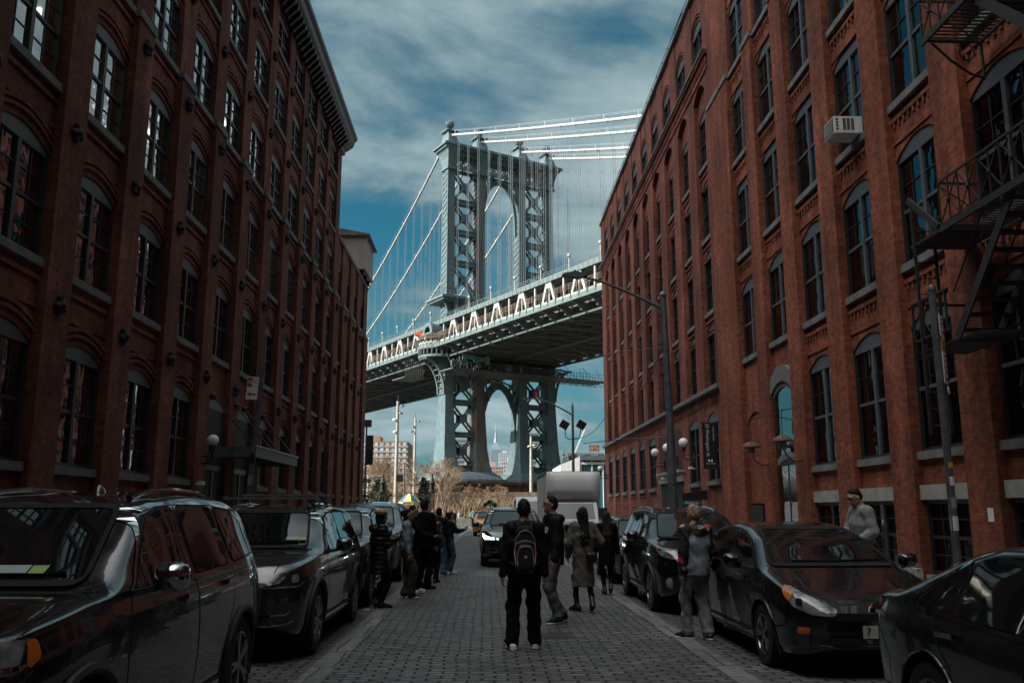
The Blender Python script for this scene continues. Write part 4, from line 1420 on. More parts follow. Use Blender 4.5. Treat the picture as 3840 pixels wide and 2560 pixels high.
G_T = 'bare winter trees in the park'
bare_tree(-4.6, 93, 7.2, 'wide bare tree behind the tall ornate post, in front of the bridge tower', .75, 11, .15, 3, 6, (.12, 0), G_T)
bare_tree(-2.7, 99, 6.0, 'low spreading bare tree below the bridge pier, right of the ornate posts', .85, 23, .12, 3, 6, (.2, 0), G_T)
bare_tree(-9.2, 108, 9.6, 'tall bare tree beside the tallest pale light pole', .55, 31, .16, 3, 6, (0, 0), G_T)
bare_tree(-12.6, 104, 9.0, 'bare tree in front of the tan apartment tower', .6, 47, .15, 3, 6, (.05, 0), G_T)
bare_tree(-6.6, 116, 11.0, 'thin tall bare tree left of the first bridge column', .5, 53, .15, 3, 6, (0, 0), G_T)
bare_tree(-15.5, 96, 6.8, 'bare tree beside the red brick wing corner', .7, 67, .13, 3, 6, (0, 0), G_T)
bare_tree(-7.9, 101, 8.4, 'bare tree just left of the second pale light pole', .65, 71, .14, 3, 6, (0, 0), G_T)
bare_tree(-13.8, 118, 10.5, 'tall bare tree far behind at the left, by the low brick block', .55, 83, .15, 3, 6, (0, 0), G_T)
bare_tree(1.2, 106, 5.4, 'low bare tree right of the taxi in front of the brown masonry wall', .8, 97, .11, 3, 6, (0, 0), G_T)
bare_tree(-4.9, 110, 8.6, 'bare tree at the foot of the first bridge column', .6, 103, .14, 3, 6, (0, 0), G_T)
bare_tree(-10.8, 97, 6.2, 'low bare tree between the dark evergreen and the tallest pole', .75, 111, .12, 3, 6, (0, 0), G_T)
# dry ornamental grass
def grass(name, x0, x1, y0, y1, n, h, mat, seed, w=.05):
    rn = random.Random(seed); m = MB()
    for k in range(n):
        x, y = rn.uniform(x0, x1), rn.uniform(y0, y1)
        hh = h * rn.uniform(.55, 1.15); a = rn.uniform(0, 2 * PI); l = rn.uniform(.05, .55) * hh
        dx_, dy_ = math.cos(a) * l, math.sin(a) * l
        b = rn.uniform(0, PI); wx, wy = math.cos(b) * w, math.sin(b) * w
        p0, p1, p2 = Vector((x, y, .1)), Vector((x + dx_ * .35, y + dy_ * .35, hh * .65)), Vector((x + dx_, y + dy_, hh))
        wv = Vector((wx, wy, 0))
        m.quad(p0 - wv, p0 + wv, p1 + wv, p1 - wv); m.quad(p1 - wv, p1 + wv, p2)
    o = m.build(name, mat, fix=False)
    tag(o, kind='stuff')
    return o


grass('dry_grass', -16, 0.5, 88, 122, 5200, 2.1, pmat('straw_grass', (.20, .14, .09), .9, var=.5, vscale=.5), 1, .06)
grass('tall_reeds', -3.0, 12, 104, 128, 3600, 3.0, pmat('straw_reeds', (.25, .18, .115), .9, var=.5, vscale=.4), 2, .07)
grass('green_undergrowth', -14, 6, 86, 100, 2600, 1.3, pmat('dull_green_leaves', (.07, .10, .045), .9, var=.4, vscale=1), 3, .10)


def evergreen(x, y, h, w, label, seed, conic=True):
    rn = random.Random(seed); e = empty('evergreen_tree', label, 'tree', (x, y, .1), 0, 'evergreens in the park')
    t = MB(); t.tube([(0, 0, -.1), (0, 0, h * .6)], [.12, .05], 7); t.build('trunk', M_BARK, e)
    m = MB()
    for k in range(2600):
        z = h * rn.uniform(.06, 1.0) ** .9
        rmax = w * ((1 - z / h) ** .55 if conic else math.sqrt(max(.02, 1 - (2 * z / h - 1) ** 2)))
        lump = .72 + .28 * math.sin(z * 7 + seed) * math.sin(3 * z + seed)
        r = rmax * math.sqrt(rn.random()) * lump; a = rn.uniform(0, 2 * PI)
        c = Vector((r * math.cos(a), r * math.sin(a), z))
        d = Vector((math.cos(a), math.sin(a), rn.uniform(-.5, .5))).normalized() * rn.uniform(.14, .34)
        s_ = d.orthogonal().normalized() * rn.uniform(.04, .09)
        s_ = Matrix.Rotation(rn.uniform(0, PI), 3, d) @ s_
        m.quad(c - s_, c + d * .6, c + s_, c - d * .4)
    m.build('crown', pmat('needle_green_dark' if conic else 'leaf_green_dark', (.030, .052, .030) if conic else (.045, .065, .03), .85, var=.5, vscale=1.2), e, fix=False)


evergreen(-10.7, 90, 4.6, 1.5, 'dark rounded evergreen behind the first ornate post', 4, False)
evergreen(-11.9, 88, 2.8, 1.1, 'small dark evergreen at the foot of the brick wing', 8)
evergreen(-6.7, 95, 5.0, 1.45, 'dark conical evergreen between the umbrella and the second ornate post', 5)
evergreen(.4, 96, 2.6, 1.4, 'round green bush beside the taxi, below the stone pier', 6, False)

# ------------------------------------------------------------------ poles, posts, signs at the end of the street
M_PALE = pmat('pale_weathered_pole', (.40, .39, .33), .8, var=.15, vscale=2)


def light_pole(x, y, h, r, heads, label):
    e = empty('light_pole', label, 'light pole', (x, y, 0), 0, 'pale park light poles')
    m = MB(); m.tube([(0, 0, 0), (0, 0, h * .6), (0, 0, h)], [r * 1.3, r, r * .75], 10); m.build('pole', M_PALE, e, smooth=True)
    m = MB(); m.tube([(0, 0, h), (0, 0, h + .7)], .03, 5); m.build('spike', M_GREY, e)
    for (z, sx, mt) in heads:
        m = MB(); m.tube([(0, 0, z), (sx * .35, -.1, z + .1)], .05, 6)
        m.lathe([(.03, .12), (.20, .02), (.24, -.10), (.22, -.14)], (sx * .48, -.1, z + .05), 10); m.build('floodlight', mt, e, smooth=True)
    return e


light_pole(-9.6, 95, 13.2, .19, [(12.7, 1, M_GREY), (11.9, .7, M_GREY), (11.2, -.7, M_WHITE), (9.9, -.5, M_WHITE)], 'tallest pale light pole rising left of the bridge tower')
light_pole(-9.7, 120, 14.0, .18, [(13.5, 1, M_GREY), (12.8, -.6, M_GREY), (12.1, -1, M_GREY), (6.6, .4, M_WHITE)], 'second pale light pole with three lamps, nearer the bridge column')
light_pole(7.5, 150, 14.0, .26, [(12.5, 1, M_WHITE), (12.3, -.8, M_WHITE)], 'pale light pole in front of the right bridge columns')
light_pole(-18.5, 140, 10.4, .14, [(10.2, 1, M_WHITE), (9.2, .7, M_WHITE), (8.4, -1, M_WHITE)], 'short light pole against the tan apartment tower')


def iron_post(x, y, label):
    e = empty('ornate_post', label, 'post', (x, y, .14), 0, 'ornate black iron posts')
    m = MB()
    for a in range(4):
        for s_ in (-1, 1):
            pass
    for sx in (-1, 1):
        for sy in (-1, 1):
            m.box(sx * .17 - .03, sx * .17 + .03, sy * .17 - .03, sy * .17 + .03, 0, 3.0)
    k = 0
    while k < 3.0 - .25:
        for sy in (-.17, .17):
            m.bar((-.15, sy, k), (.15, sy, k + .28), .04, .05, (0, 1, 0)); m.bar((.15, sy, k), (-.15, sy, k + .28), .04, .05, (0, 1, 0))
            m.bar((sy, -.15, k), (sy, .15, k + .28), .04, .05, (1, 0, 0)); m.bar((sy, .15, k), (sy, -.15, k + .28), .04, .05, (1, 0, 0))
        k += .30
    m.build('lattice_shaft', M_BLACK, e)
    m = MB(); m.box(-.27, .27, -.27, .27, -.1, .35)
    m.build('base', M_BLACK, e)
    m = MB(); m.lathe([(.27, 2.95), (.29, 3.05), (.22, 3.12), (.21, 3.62), (.27, 3.66), (.28, 3.76), (.22, 3.84), (.12, 4.12), (.06, 4.2), (.05, 4.25), (.09, 4.32), (.09, 4.38), (.04, 4.45), (.01, 4.55)], (0, 0, 0), 12)
    m.build('finial', M_BLACK, e, smooth=True)


iron_post(-8.55, 74, 'black ornate lattice post in front of the first dark evergreen')
iron_post(-4.5, 74, 'black ornate lattice post in front of the wide bare tree')
# dark slim pole with a box
e = empty('slim_pole', 'slim dark pole with a small sign box beside the pale pole', 'pole', (-7.55, 82, 0))
m = MB(); m.tube([(0, 0, 0), (0, 0, 6.0)], .07, 8); m.build('shaft', M_DARKST, e)
m = MB(); m.box(-.72, -.1, -.05, .05, 4.2, 4.85); m.build('sign_box', M_BLACK, e)
# hot dog umbrella
e = empty('vendor_umbrella', 'blue and yellow vendor umbrella over a food cart at the street end', 'umbrella', (-6.85, 80, .14))
M_UB = pmat('umbrella_blue', (.035, .12, .28), .7); M_UY = pmat('umbrella_yellow', (.70, .55, .16), .7)
m = MB()
for k in range(8):
    a0, a1 = 2 * PI * k / 8 + .25, 2 * PI * (k + 1) / 8 + .25
    for i in range(4):
        f0, f1 = i / 4, (i + 1) / 4
        P = lambda f, a: (.98 * f * math.cos(a), .98 * f * math.sin(a), 3.0 - .75 * f ** 1.6)
        m.quad(P(f0, a0), P(f1, a0), P(f1, a1), P(f0, a1), mi=k % 2)
    P2 = lambda a, z: (.98 * math.cos(a), .98 * math.sin(a), z)
    m.quad(P2(a0, 2.25), P2(a1, 2.25), P2(a1, 2.02), P2(a0, 2.02), mi=(k + 1) % 2)
m.build('canopy', [M_UB, M_UY], e)
m = MB(); m.tube([(0, 0, .1), (0, 0, 3.05)], .03, 8); m.build('pole', M_GREY, e)
m = MB()
for k in range(8):
    a = 2 * PI * k / 8 + .25
    m.tube([(0, 0, 2.1), (.9 * math.cos(a), .9 * math.sin(a), 2.28)], .012, 4)
m.build('ribs', M_GREY, e)
m = MB(); m.box(-.30, .48, -1.02, -1.0, 2.0, 2.28); v = m.build('valance_sign', M_UY, e)
text_mesh('lettering', 'SABRETT', .2, M_UB, v, frame_mtx((.09, -1.025, 2.14), (1, 0, 0), (0, 0, 1)), .004)
c = empty('food_cart', 'steel food cart under the blue and yellow umbrella', 'cart', (-6.7, 80.4, .14))
m = MB(); m.box(-.9, .9, -.4, .4, .35, 1.05); m.build('body', M_GREY, c)
for sx in (-.5, .5):
    m = MB(); m.lathe([(.26, -.04), (.26, .04)], (sx, -.42, .26), 14, axis='y'); m.build('wheel', M_BLACK, c)
m = MB(); m.box(-.8, .2, -.3, .3, 1.05, 1.35); m.build('bun_case', M_WHITE, c)
# street-end lamp with banner, one way sign, pedestrian signal
e = empty('banner_pole', 'grey lamp pole with dark green and navy banner at the brick wing corner', 'pole', (-8.68, 64.0, .15))
m = MB(); m.tube([(0, 0, 0), (0, 0, 7.7)], [.09, .06], 8); m.build('shaft', M_GREY, e)
m = MB(); m.box(-.12, .35, -.2, .2, 7.4, 7.9); m.build('lamp_head', M_GREY, e)
m = MB(); m.box(.05, .52, -.01, .01, 5.7, 6.8); m.box(.05, .52, -.012, .012, 4.7, 5.7, mi=1); m.build('banner', [pmat('banner_green', (.05, .075, .055), .8), pmat('banner_navy', (.018, .03, .05), .8)], e)
e = empty('one_way_sign', 'black and white one way arrow sign on the banner pole', 'sign', (-8.62, 63.86, 3.7))
m = MB(); m.box(-.36, .36, -.01, .01, -.14, .14); m.build('plate', M_BLACK, e)
m = MB(); m.prism([(-.3, -.05), (.1, -.05), (.1, -.11), (.3, 0), (.1, .11), (.1, .05), (-.3, .05)], lambda q: (q[0], -.012, q[1]), lambda q: (q[0], -.018, q[1])); a_ = m.build('arrow', M_WHITE, e)
text_mesh('lettering', 'ONE WAY', .085, M_BLACK, a_, frame_mtx((-.08, -.02, 0), (1, 0, 0), (0, 0, 1)), .002)
e = empty('pedestrian_signal', 'black pedestrian signal frame with a red light at the wing corner', 'signal', (-8.95, 62.6, .15))
m = MB(); m.tube([(0, 0, 0), (0, 0, 2.5)], .05, 6); m.tube([(.7, 0, 0), (.7, 0, 2.5)], .05, 6); m.box(-.1, .8, -.06, .06, 2.4, 2.55); m.build('frame', M_BLACK, e)
m = MB(); m.box(.15, .5, -.12, .1, 1.7, 2.1); h_ = m.build('signal_head', M_BLACK, e)
m = MB(); m.box(.24, .4, -.13, -.121, 1.82, 1.98); m.build('red_light', pmat('red_signal', (.5, .02, .02), .4, emit=(1, .06, .05), estr=2.0), h_)
# concrete blocks and low wall at the crossing
for i, (x, y, lab) in enumerate([(-2.0, 82.5, 'pale concrete block with people sitting by it at the street end'), (-3.7, 83.2, 'darker concrete block left of the pale one at the street end')]):
    m = MB(); m.box(-.65, .65, -.4, .4, 0, .8); o = m.build('concrete_block', M_CONC if i else M_KERB); o.location = (x, y, .14)
    tag(o, lab, 'concrete block', 'concrete blocks at the street end')
m = MB(); m.box(-13, 9, 101, 101.3, 0, .95); o = m.build('park_wall', M_CONC); tag(o, 'low concrete wall in front of the park grass', 'wall')
m = MB(); m.box(-14, 30, 136, 138, 0, 4.4); m.box(4, 30, 130, 136, 0, 3.2, mi=1); o = m.build('river_wall', [M_PIER, M_WHITE]); tag(o, 'brown masonry wall and white shed below the bridge pier', 'wall')
# far street lamp with twin floodlights
e = empty('floodlight_lamp_post', 'dark street lamp post with curved arm and twin square floodlights, beyond the truck', 'street lamp', (6.05, 62, .15))
m = MB(); m.tube([(0, 0, 0), (0, 0, 8.7)], [.13, .08], 10)
m.tube([(0, 0, 8.1), (-.8, 0, 8.55), (-1.6, 0, 8.95), (-2.3, 0, 9.2), (-3.0, 0, 9.28)], [.06, .055, .05, .045, .04], 7); m.lathe([(.1, 8.7), (.03, 8.9), (.01, 9.1)], (0, 0, 0), 6); m.build('pole', M_FRAME_H, e, smooth=True)
m = MB(); m.box(-3.5, -2.9, -.12, .12, 9.2, 9.34); m.build('lamp_head', M_GREY, e)
for s_ in (-1, 1):
    m = MB(); m.tube([(0, 0, 6.4), (s_ * .3, 0, 6.4), (s_ * .5, 0, 6.55), (s_ * .55, 0, 7.1)], .035, 6); f_ = m.build('floodlight_arm', M_FRAME_H, e)
    m = MB(); m.obox((s_ * .6, -.05, 7.4), Vector((.85, 0, -.5)).normalized(), (0, 1, 0), Vector((.5, 0, .85)).normalized(), .3, .16, .27); m.build('floodlight', M_BLACK, f_)
m = MB(); m.box(-2.62, -2.48, -.03, .03, 9.3, 9.75); m.build('red_flag', pmat('red_cloth', (.55, .03, .03), .8), e)
m = MB()
pts = [Vector((6.05, 62, 6.6)).lerp(Vector((8.95, 60, 9.4)), f) + Vector((0, 0, -.9 * math.sin(PI * f))) for f in np.linspace(0, 1, 13)]
m.tube(pts, .02, 5); o = m.build('overhead_wire', M_BLACK); tag(o, 'thin black wire sagging from the floodlight post to the red building', 'wire')

# ================================================================== VEHICLES
def paint(name, col, rough=.22, coat=1.0):
    if name in MATS:
        return MATS[name]
    m = bpy.data.materials.new(name); m.use_nodes = True
    t = NT(m.node_tree); b = t.n['Principled BSDF']
    g = t.node('ShaderNodeTexCoord')
    n = t.noise(g.outputs['Object'], 2.2, 6, .65)
    n2 = t.noise(g.outputs['Object'], 160, 2, .5)
    # a film of road dust, thicker in patches
    t.link(t.mix(t.ramp(n, .45, .85, 0, .16), col, (.05, .05, .048)), b.inputs['Base Color'])
    t.link(t.ramp(n, .35, .75, rough * .7, rough * 1.5), b.inputs['Roughness'])
    b.inputs['Coat Weight'].default_value = coat
    b.inputs['Coat Roughness'].default_value = .025
    b.inputs['Specular IOR Level'].default_value = .5
    MATS[name] = m
    return m


P_BLACK = paint('black_car_paint', (.0045, .005, .006))
P_GREY = paint('charcoal_car_paint', (.016, .018, .020))
P_SILV = paint('dark_silver_car_paint', (.045, .05, .054), .3)
P_NAVY = paint('black_blue_car_paint', (.006, .009, .013))
P_YEL = paint('taxi_yellow_paint', (.62, .27, .02), .35)
P_STEEL = paint('steel_blue_car_paint', (.10, .135, .155), .3)
P_WHITE = paint('white_van_paint', (.55, .57, .58), .35)
M_CGLASS = pmat('tinted_car_glass', (.006, .008, .009), .015, spec=.75, ior=1.6)
M_RUBBER = pmat('tyre_rubber', (.014, .014, .014), .85, var=.3, vscale=20, bump=.3)
M_ALLOY = pmat('alloy_wheel', (.26, .27, .28), .32, metal=.9)
M_CHROME = pmat('chrome_trim', (.36, .385, .40), .07, metal=1.0)
M_PLAST = pmat('grey_black_plastic', (.022, .023, .024), .6, bump=.2, bscale=200)
M_LENS = pmat('clear_lamp_lens', (.17, .19, .205), .05, spec=.9, var=.6, vscale=9)
M_LENSD = pmat('dark_lamp_housing', (.02, .022, .025), .1, spec=.9)
M_AMBER = pmat('amber_lens', (.55, .13, .015), .15)
M_REDL = pmat('red_tail_lens', (.32, .012, .015), .12, spec=.8)
M_LED = pmat('led_lamp_on', (.9, .95, 1), .3, emit=(.80, .93, 1.0), estr=9.0)
M_GRILLE = pmat('black_grille_mesh', (.008, .008, .009), .5)
M_PLATE = pmat('number_plate', (.42, .42, .40), .5)
M_SEAM = pmat('panel_gap', (.002, .002, .002), .9)
M_STICK = pmat('windscreen_sticker', (.33, .42, .42), .6)
M_STICKG = pmat('yellow_green_sticker', (.30, .42, .12), .6)


def sm(xs, v, s):
    """gaussian smoothing along stations"""
    k = np.exp(-((xs[:, None] - xs[None, :]) / s) ** 2)
    # keep the ends pinned
    return (k @ v) / k.sum(1)


def dens(poly, step, close=True):
    out = []
    n = len(poly)
    for i in range(n if close else n - 1):
        a = np.array(poly[i], float); b = np.array(poly[(i + 1) % n], float)
        m = max(1, int(np.linalg.norm(b - a) / step))
        for j in range(m):
            out.append(a + (b - a) * j / m)
    if not close:
        out.append(np.array(poly[-1], float))
    return out


def rounded(poly, r, n=4):
    out = []
    P = [Vector((p[0], p[1])) for p in poly]
    for i in range(len(P)):
        a, b, c = P[i - 1], P[i], P[(i + 1) % len(P)]
        u = (a - b); v = (c - b)
        q = min(r, u.length * .45, v.length * .45)
        p0 = b + u.normalized() * q; p1 = b + v.normalized() * q
        for k in range(n + 1):
            t = k / n
            out.append(((1 - t) ** 2 * p0 + 2 * t * (1 - t) * b + t * t * p1)[:])
    return out


class Body:
    """lofted car body; patches are projected on it"""
    def __init__(s, T, belt, zb, plan, W, arches, tum=.36, step=.055):
        s.W = W; s.xn = T[0][0]; s.xt = T[-1][0]
        x0, x1 = T[-1][0], T[0][0]
        xs = list(np.arange(x0 + .09, x1 - .09, step)) + [x0, x0 + .012, x0 + .035, x0 + .065, x1, x1 - .012, x1 - .035, x1 - .065]
        xs = np.array(sorted(xs))
        ip = lambda tab: np.interp(xs, [p[0] for p in tab][::-1], [p[1] for p in tab][::-1])
        Tz = sm(xs, ip(T), .07); Bz = sm(xs, ip(belt), .16); Z0 = sm(xs, ip(zb), .10); PW = sm(xs, ip(plan), .10)
        Bz = np.minimum(Bz, Tz - .02)
        V = []
        for i, x in enumerate(xs):
            w, b, t, z0 = PW[i], Bz[i], Tz[i], Z0[i]
            g = max(t - b, .015)
            q = min(1, max(0, (g - .10) / .28)); q = q * q * (3 - 2 * q)
            h7 = (.935 * w, b + .55 * g); h8 = (.80 * w, b + .85 * g); h9 = (.5 * w, b + .96 * g)
            sh = .955 * w
            g7 = (sh - .015 - tum * .46 * g, b + .48 * g); g8 = (sh - .02 - tum * .86 * g, b + .86 * g); g9 = ((sh - tum * g) * .78, b + .965 * g)
            mixp = lambda a, c: (a[0] * (1 - q) + c[0] * q, a[1] * (1 - q) + c[1] * q)
            bh = max(b - z0, .1)
            cp = [(0, z0), (.82 * w, z0), (.95 * w, z0 + .05), (.975 * w, z0 + .16), (1.0 * w, z0 + .52 * bh), (.992 * w, b - .16 * bh), (sh, b), mixp(h7, g7), mixp(h8, g8), mixp(h9, g9), (0, t)]
            pts = []
            m = len(cp)
            for k in range(m - 1):
                p0, p1, p2, p3 = cp[max(k - 1, 0)], cp[k], cp[k + 1], cp[min(k + 2, m - 1)]
                if k == 0: p0 = (-cp[1][0], cp[1][1])
                if k == m - 2: p3 = (-cp[m - 2][0], cp[m - 2][1])
                for j in range(4):
                    u = j / 4
                    f = lambda a: .5 * (2 * p1[a] + (p2[a] - p0[a]) * u + (2 * p0[a] - 5 * p1[a] + 4 * p2[a] - p3[a]) * u * u + (3 * p1[a] - p0[a] - 3 * p2[a] + p3[a]) * u ** 3)
                    pts.append((max(f(0), 0), f(1)))
            pts.append(cp[-1])
            # round the two ends over
            e = min((x - x0), (x1 - x))
            sc = 1.0 if e > .075 else 1 - .10 * (1 - e / .075) ** 2
            zc = (z0 + t) / 2
            V.append([(x, y * sc, zc + (z - zc) * sc) for y, z in pts])
        n = len(V[0])
        s.bm = bm = bmesh.new()
        L = [[bm.verts.new(p) for p in row] for row in V]
        Rr = [[L[i][j] if j in (0, n - 1) else bm.verts.new((V[i][j][0], -V[i][j][1], V[i][j][2])) for j in range(n)] for i in range(len(V))]
        for i in range(len(V) - 1):
            for j in range(n - 1):
                bm.faces.new((L[i][j], L[i + 1][j], L[i + 1][j + 1], L[i][j + 1]))
                bm.faces.new((Rr[i][j], Rr[i][j + 1], Rr[i + 1][j + 1], Rr[i + 1][j]))
        for row, rr in ((L[0], Rr[0]), (L[-1], Rr[-1])):
            for j in range(n - 1):
                vs = [row[j], row[j + 1], rr[j + 1], rr[j]]
                u_ = []
                for v in vs:
                    if v not in u_: u_.append(v)
                if len(u_) > 2:
                    bm.faces.new(u_)
        bmesh.ops.recalc_face_normals(bm, faces=bm.faces)
        s.bvh = BVHTree.FromBMesh(bm)
        # wheel openings
        s.arches = arches
        for (xw, zw, ra) in arches:
            kill = [v for v in bm.verts if abs(v.co.y) > W * .52 and math.hypot(v.co.x - xw, v.co.z - zw) < ra * .985 and v.co.z < zw + ra]
            bmesh.ops.delete(bm, geom=kill, context='VERTS')
            for ed in bm.edges:
                if len(ed.link_faces) == 1:
                    for v in ed.verts:
                        d = Vector((v.co.x - xw, v.co.z - zw))
                        if ra * .9 < d.length < ra * 1.3 and abs(v.co.y) > W * .5 and v.co.z > zw - ra * .75:
                            d = d.normalized() * ra
                            v.co.x, v.co.z = xw + d.x, zw + d.y

    def cast(s, o, d):
        h = s.bvh.ray_cast(Vector(o), Vector(d).normalized())
        return h[0], h[1]

    def side(s, x, z, sg):
        return s.cast((x, sg * 3, z), (0, -sg, 0))

    def patch(s, poly, view, off=.004, step=.06, sg=1, yaw=40, fair=False):
        """poly in view coordinates -> MB lying on the body"""
        if view == 'side':
            ray = lambda p: s.cast((p[0], sg * 3, p[1]), (0, -sg, 0))
        elif view == 'front':
            ray = lambda p: s.cast((6, p[0], p[1]), (-1, 0, 0))
        elif view == 'rear':
            ray = lambda p: s.cast((-6, p[0], p[1]), (1, 0, 0))
        elif view == 'top':
            ray = lambda p: s.cast((p[0], p[1], 4), (0, 0, -1))
        else:   # corner: p = (distance across a plane turned by yaw towards the side, z)
            c_, s_ = math.cos(R(yaw)), math.sin(R(yaw)) * sg
            sx = 1 if view == 'fcorner' else -1
            dirv = Vector((-c_ * sx, -s_, 0)); ev = Vector((-s_ * sx, c_, 0)) * sg
            def ray(p):
                o = ev * (p[0] + .34) - dirv * 5 + Vector((s.xn if sx > 0 else s.xt, 0, 0))
                return s.cast((o.x, o.y, p[1]), dirv)
        bd = dens(poly, step)
        xs_ = [p[0] for p in bd]; zs_ = [p[1] for p in bd]
        pts = [Vector((p[0], p[1])) for p in bd]
        nb = len(pts)
        def inside(x, y):
            c = False
            j = nb - 1
            for i in range(nb):
                a, b = pts[i], pts[j]
                if (a.y > y) != (b.y > y) and x < (b.x - a.x) * (y - a.y) / (b.y - a.y) + a.x:
                    c = not c
                j = i
            return c
        gx = np.arange(min(xs_) + step * .5, max(xs_), step); gz = np.arange(min(zs_) + step * .5, max(zs_), step)
        for x in gx:
            for z in gz:
                if inside(x, z) and min((Vector((x, z)) - q).length for q in pts) > step * .45:
                    pts.append(Vector((x, z)))
        vs, es, fs, *_ = geometry.delaunay_2d_cdt(pts, [(i, (i + 1) % nb) for i in range(nb)], [list(range(nb))], 1, 1e-5)
        m = MB(); idx = {}
        for i, v in enumerate(vs):
            h, nn = ray(v)
            if h is not None:
                idx[i] = len(m.v); m.v.append(tuple(h + nn * off))
        if fair and len(m.v) > 20:      # glass: replace the hits by one smooth fitted sheet
            A = np.array(m.v); ax = 1 if view == 'side' else 0
            q0, q1 = (A[:, 0], A[:, 2]) if ax == 1 else (A[:, 1], A[:, 2])
            u = (q0 - q0.mean()) / max(np.ptp(q0), .1); v_ = (q1 - q1.mean()) / max(np.ptp(q1), .1)
            M_ = np.stack([u ** i * v_ ** j for i in range(5) for j in range(5 - i) if i + j <= 3 or ax == 0], 1)
            co, *_ = np.linalg.lstsq(M_, A[:, ax], rcond=None)
            fit = M_ @ co
            out = sg if ax == 1 else (1 if view == 'front' else -1)
            lag = np.max((A[:, ax] - fit) * out)
            A[:, ax] = fit + out * min(max(lag, 0) + .001, .022)
            m.v = [tuple(r_) for r_ in A]
        for f in fs:
            if all(i in idx for i in f):
                m.f.append(tuple(idx[i] for i in f)); m.mi.append(0)
        return m

    def line(s, pl, view='side', w=.012, off=.002, sg=1, m=None, step=.04, close=False):
        m = m or MB()
        pts = dens(pl, step, close)
        if close: pts.append(pts[0])
        prev = None
        for i, p in enumerate(pts):
            a = pts[max(i - 1, 0)]; b = pts[min(i + 1, len(pts) - 1)]
            t = b - a; l = np.linalg.norm(t); t = t / l if l > 0 else np.array((1, 0))
            nrm = np.array((-t[1], t[0])) * w / 2
            row = []
            for q in (p - nrm, p + nrm):
                if view == 'side': h, n_ = s.cast((q[0], sg * 3, q[1]), (0, -sg, 0))
                elif view == 'front': h, n_ = s.cast((6, q[0], q[1]), (-1, 0, 0))
                elif view == 'rear': h, n_ = s.cast((-6, q[0], q[1]), (1, 0, 0))
                else: h, n_ = s.cast((q[0], q[1], 4), (0, 0, -1))
                row.append(None if h is None else h + n_ * off)
            if prev and None not in row and None not in prev and (row[0] - prev[0]).length < .25:
                m.quad(prev[0], row[0], row[1], prev[1])
            prev = row
        return m


def wheel_mesh(r, w, spokes, mat_rim):
    t = MB()
    t.lathe([(r * .64, -w * .42), (r * .80, -w * .5), (r * .95, -w * .47), (r, -w * .32), (r, w * .32), (r * .95, w * .47), (r * .80, w * .5), (r * .64, w * .42)], (0, 0, 0), 36, axis='y')
    tm_ = t.mesh('tyre'); tm_.materials.append(M_RUBBER); smooth_mesh(tm_, 35)
    q = MB()
    q.lathe([(r * .66, w * .30), (r * .66, w * .47), (r * .62, w * .49), (r * .60, w * .42), (r * .58, w * .1), (r * .57, -w * .2)], (0, 0, 0), 30, axis='y')
    for k in range(spokes):
        a = 2 * PI * k / spokes
        for da in (-.13, .13):
            p0 = (r * .10 * math.cos(a), w * .40, r * .10 * math.sin(a)); p1 = (r * .62 * math.cos(a + da), w * .44, r * .62 * math.sin(a + da))
            q.bar(p0, p1, r * .085, w * .16, (0, 1, 0))
    q.lathe([(r * .17, w * .25), (r * .17, w * .45), (r * .13, w * .47)], (0, 0, 0), 16, axis='y')
    qm = q.mesh('rim'); qm.materials.append(mat_rim); smooth_mesh(qm, 35)
    d = MB(); d.lathe([(r * .60, w * .05), (r * .60, w * .10)], (0, 0, 0), 24, axis='y'); dm_ = d.mesh('brake_disc'); dm_.materials.append(M_GRILLE)
    return tm_, qm, dm_


def suv_profile(L, H, fast=0.0, hood=1.0):
    a, b = L / 4.82, H / 1.76
    f = lambda pts: [(x * a, z * b) for x, z in pts]
    T = f([(2.41, .80 * hood), (2.37, .98 * hood), (2.24, 1.06 * hood), (1.45, 1.165), (1.12, 1.19), (.30, 1.655), (.0, 1.715), (-.7, 1.755), (-1.5, 1.735 - .03 * fast), (-1.95 + .1 * fast, 1.67 - .05 * fast), (-2.2, 1.32), (-2.34, 1.05), (-2.41, .82)])
    belt = f([(2.41, .76 * hood), (2.2, 1.0 * hood), (1.4, 1.10), (.9, 1.115), (-.5, 1.14), (-1.4, 1.175), (-2.1, 1.19), (-2.41, .8)])
    zb = f([(2.41, .42), (2.25, .30), (1.9, .25), (-1.9, .25), (-2.25, .33), (-2.41, .5)])
    win = [f(rounded(w, .05)) for w in (
        [(.86, 1.165), (.37, 1.565), (.12, 1.615), (-.16, 1.63), (-.18, 1.175)],
        [(-.27, 1.18), (-.25, 1.632), (-.98, 1.635), (-1.10, 1.205)],
        [(-1.19, 1.21), (-1.08, 1.63), (-1.50, 1.60), (-1.80 + .1 * fast, 1.45), (-1.92, 1.26)])]
    doors = [f(d) for d in ([(.98, .36), (1.0, .80), (.93, 1.10), (.36, 1.60), (.05, 1.665), (-.20, 1.675), (-.23, .36)],
                            [(-.23, .36), (-.22, 1.675), (-1.0, 1.675), (-1.14, 1.2), (-1.13, .95), (-.98, .72), (-.86, .42)])]
    ws = f([(1.18, 0), (.33, 0)])
    return dict(T=T, belt=belt, zb=zb, win=win, doors=doors, a=a, b=b)


def plan_of(L, W, nose=.66, tail=.80):
    h = L / 2; w = W / 2
    return [(h, w * nose), (h - .12, w * .84), (h - .32, w * .935), (h - .75, w * .985), (0, w), (-h + .75, w * .99), (-h + .25, w * .93), (-h, w * tail)]


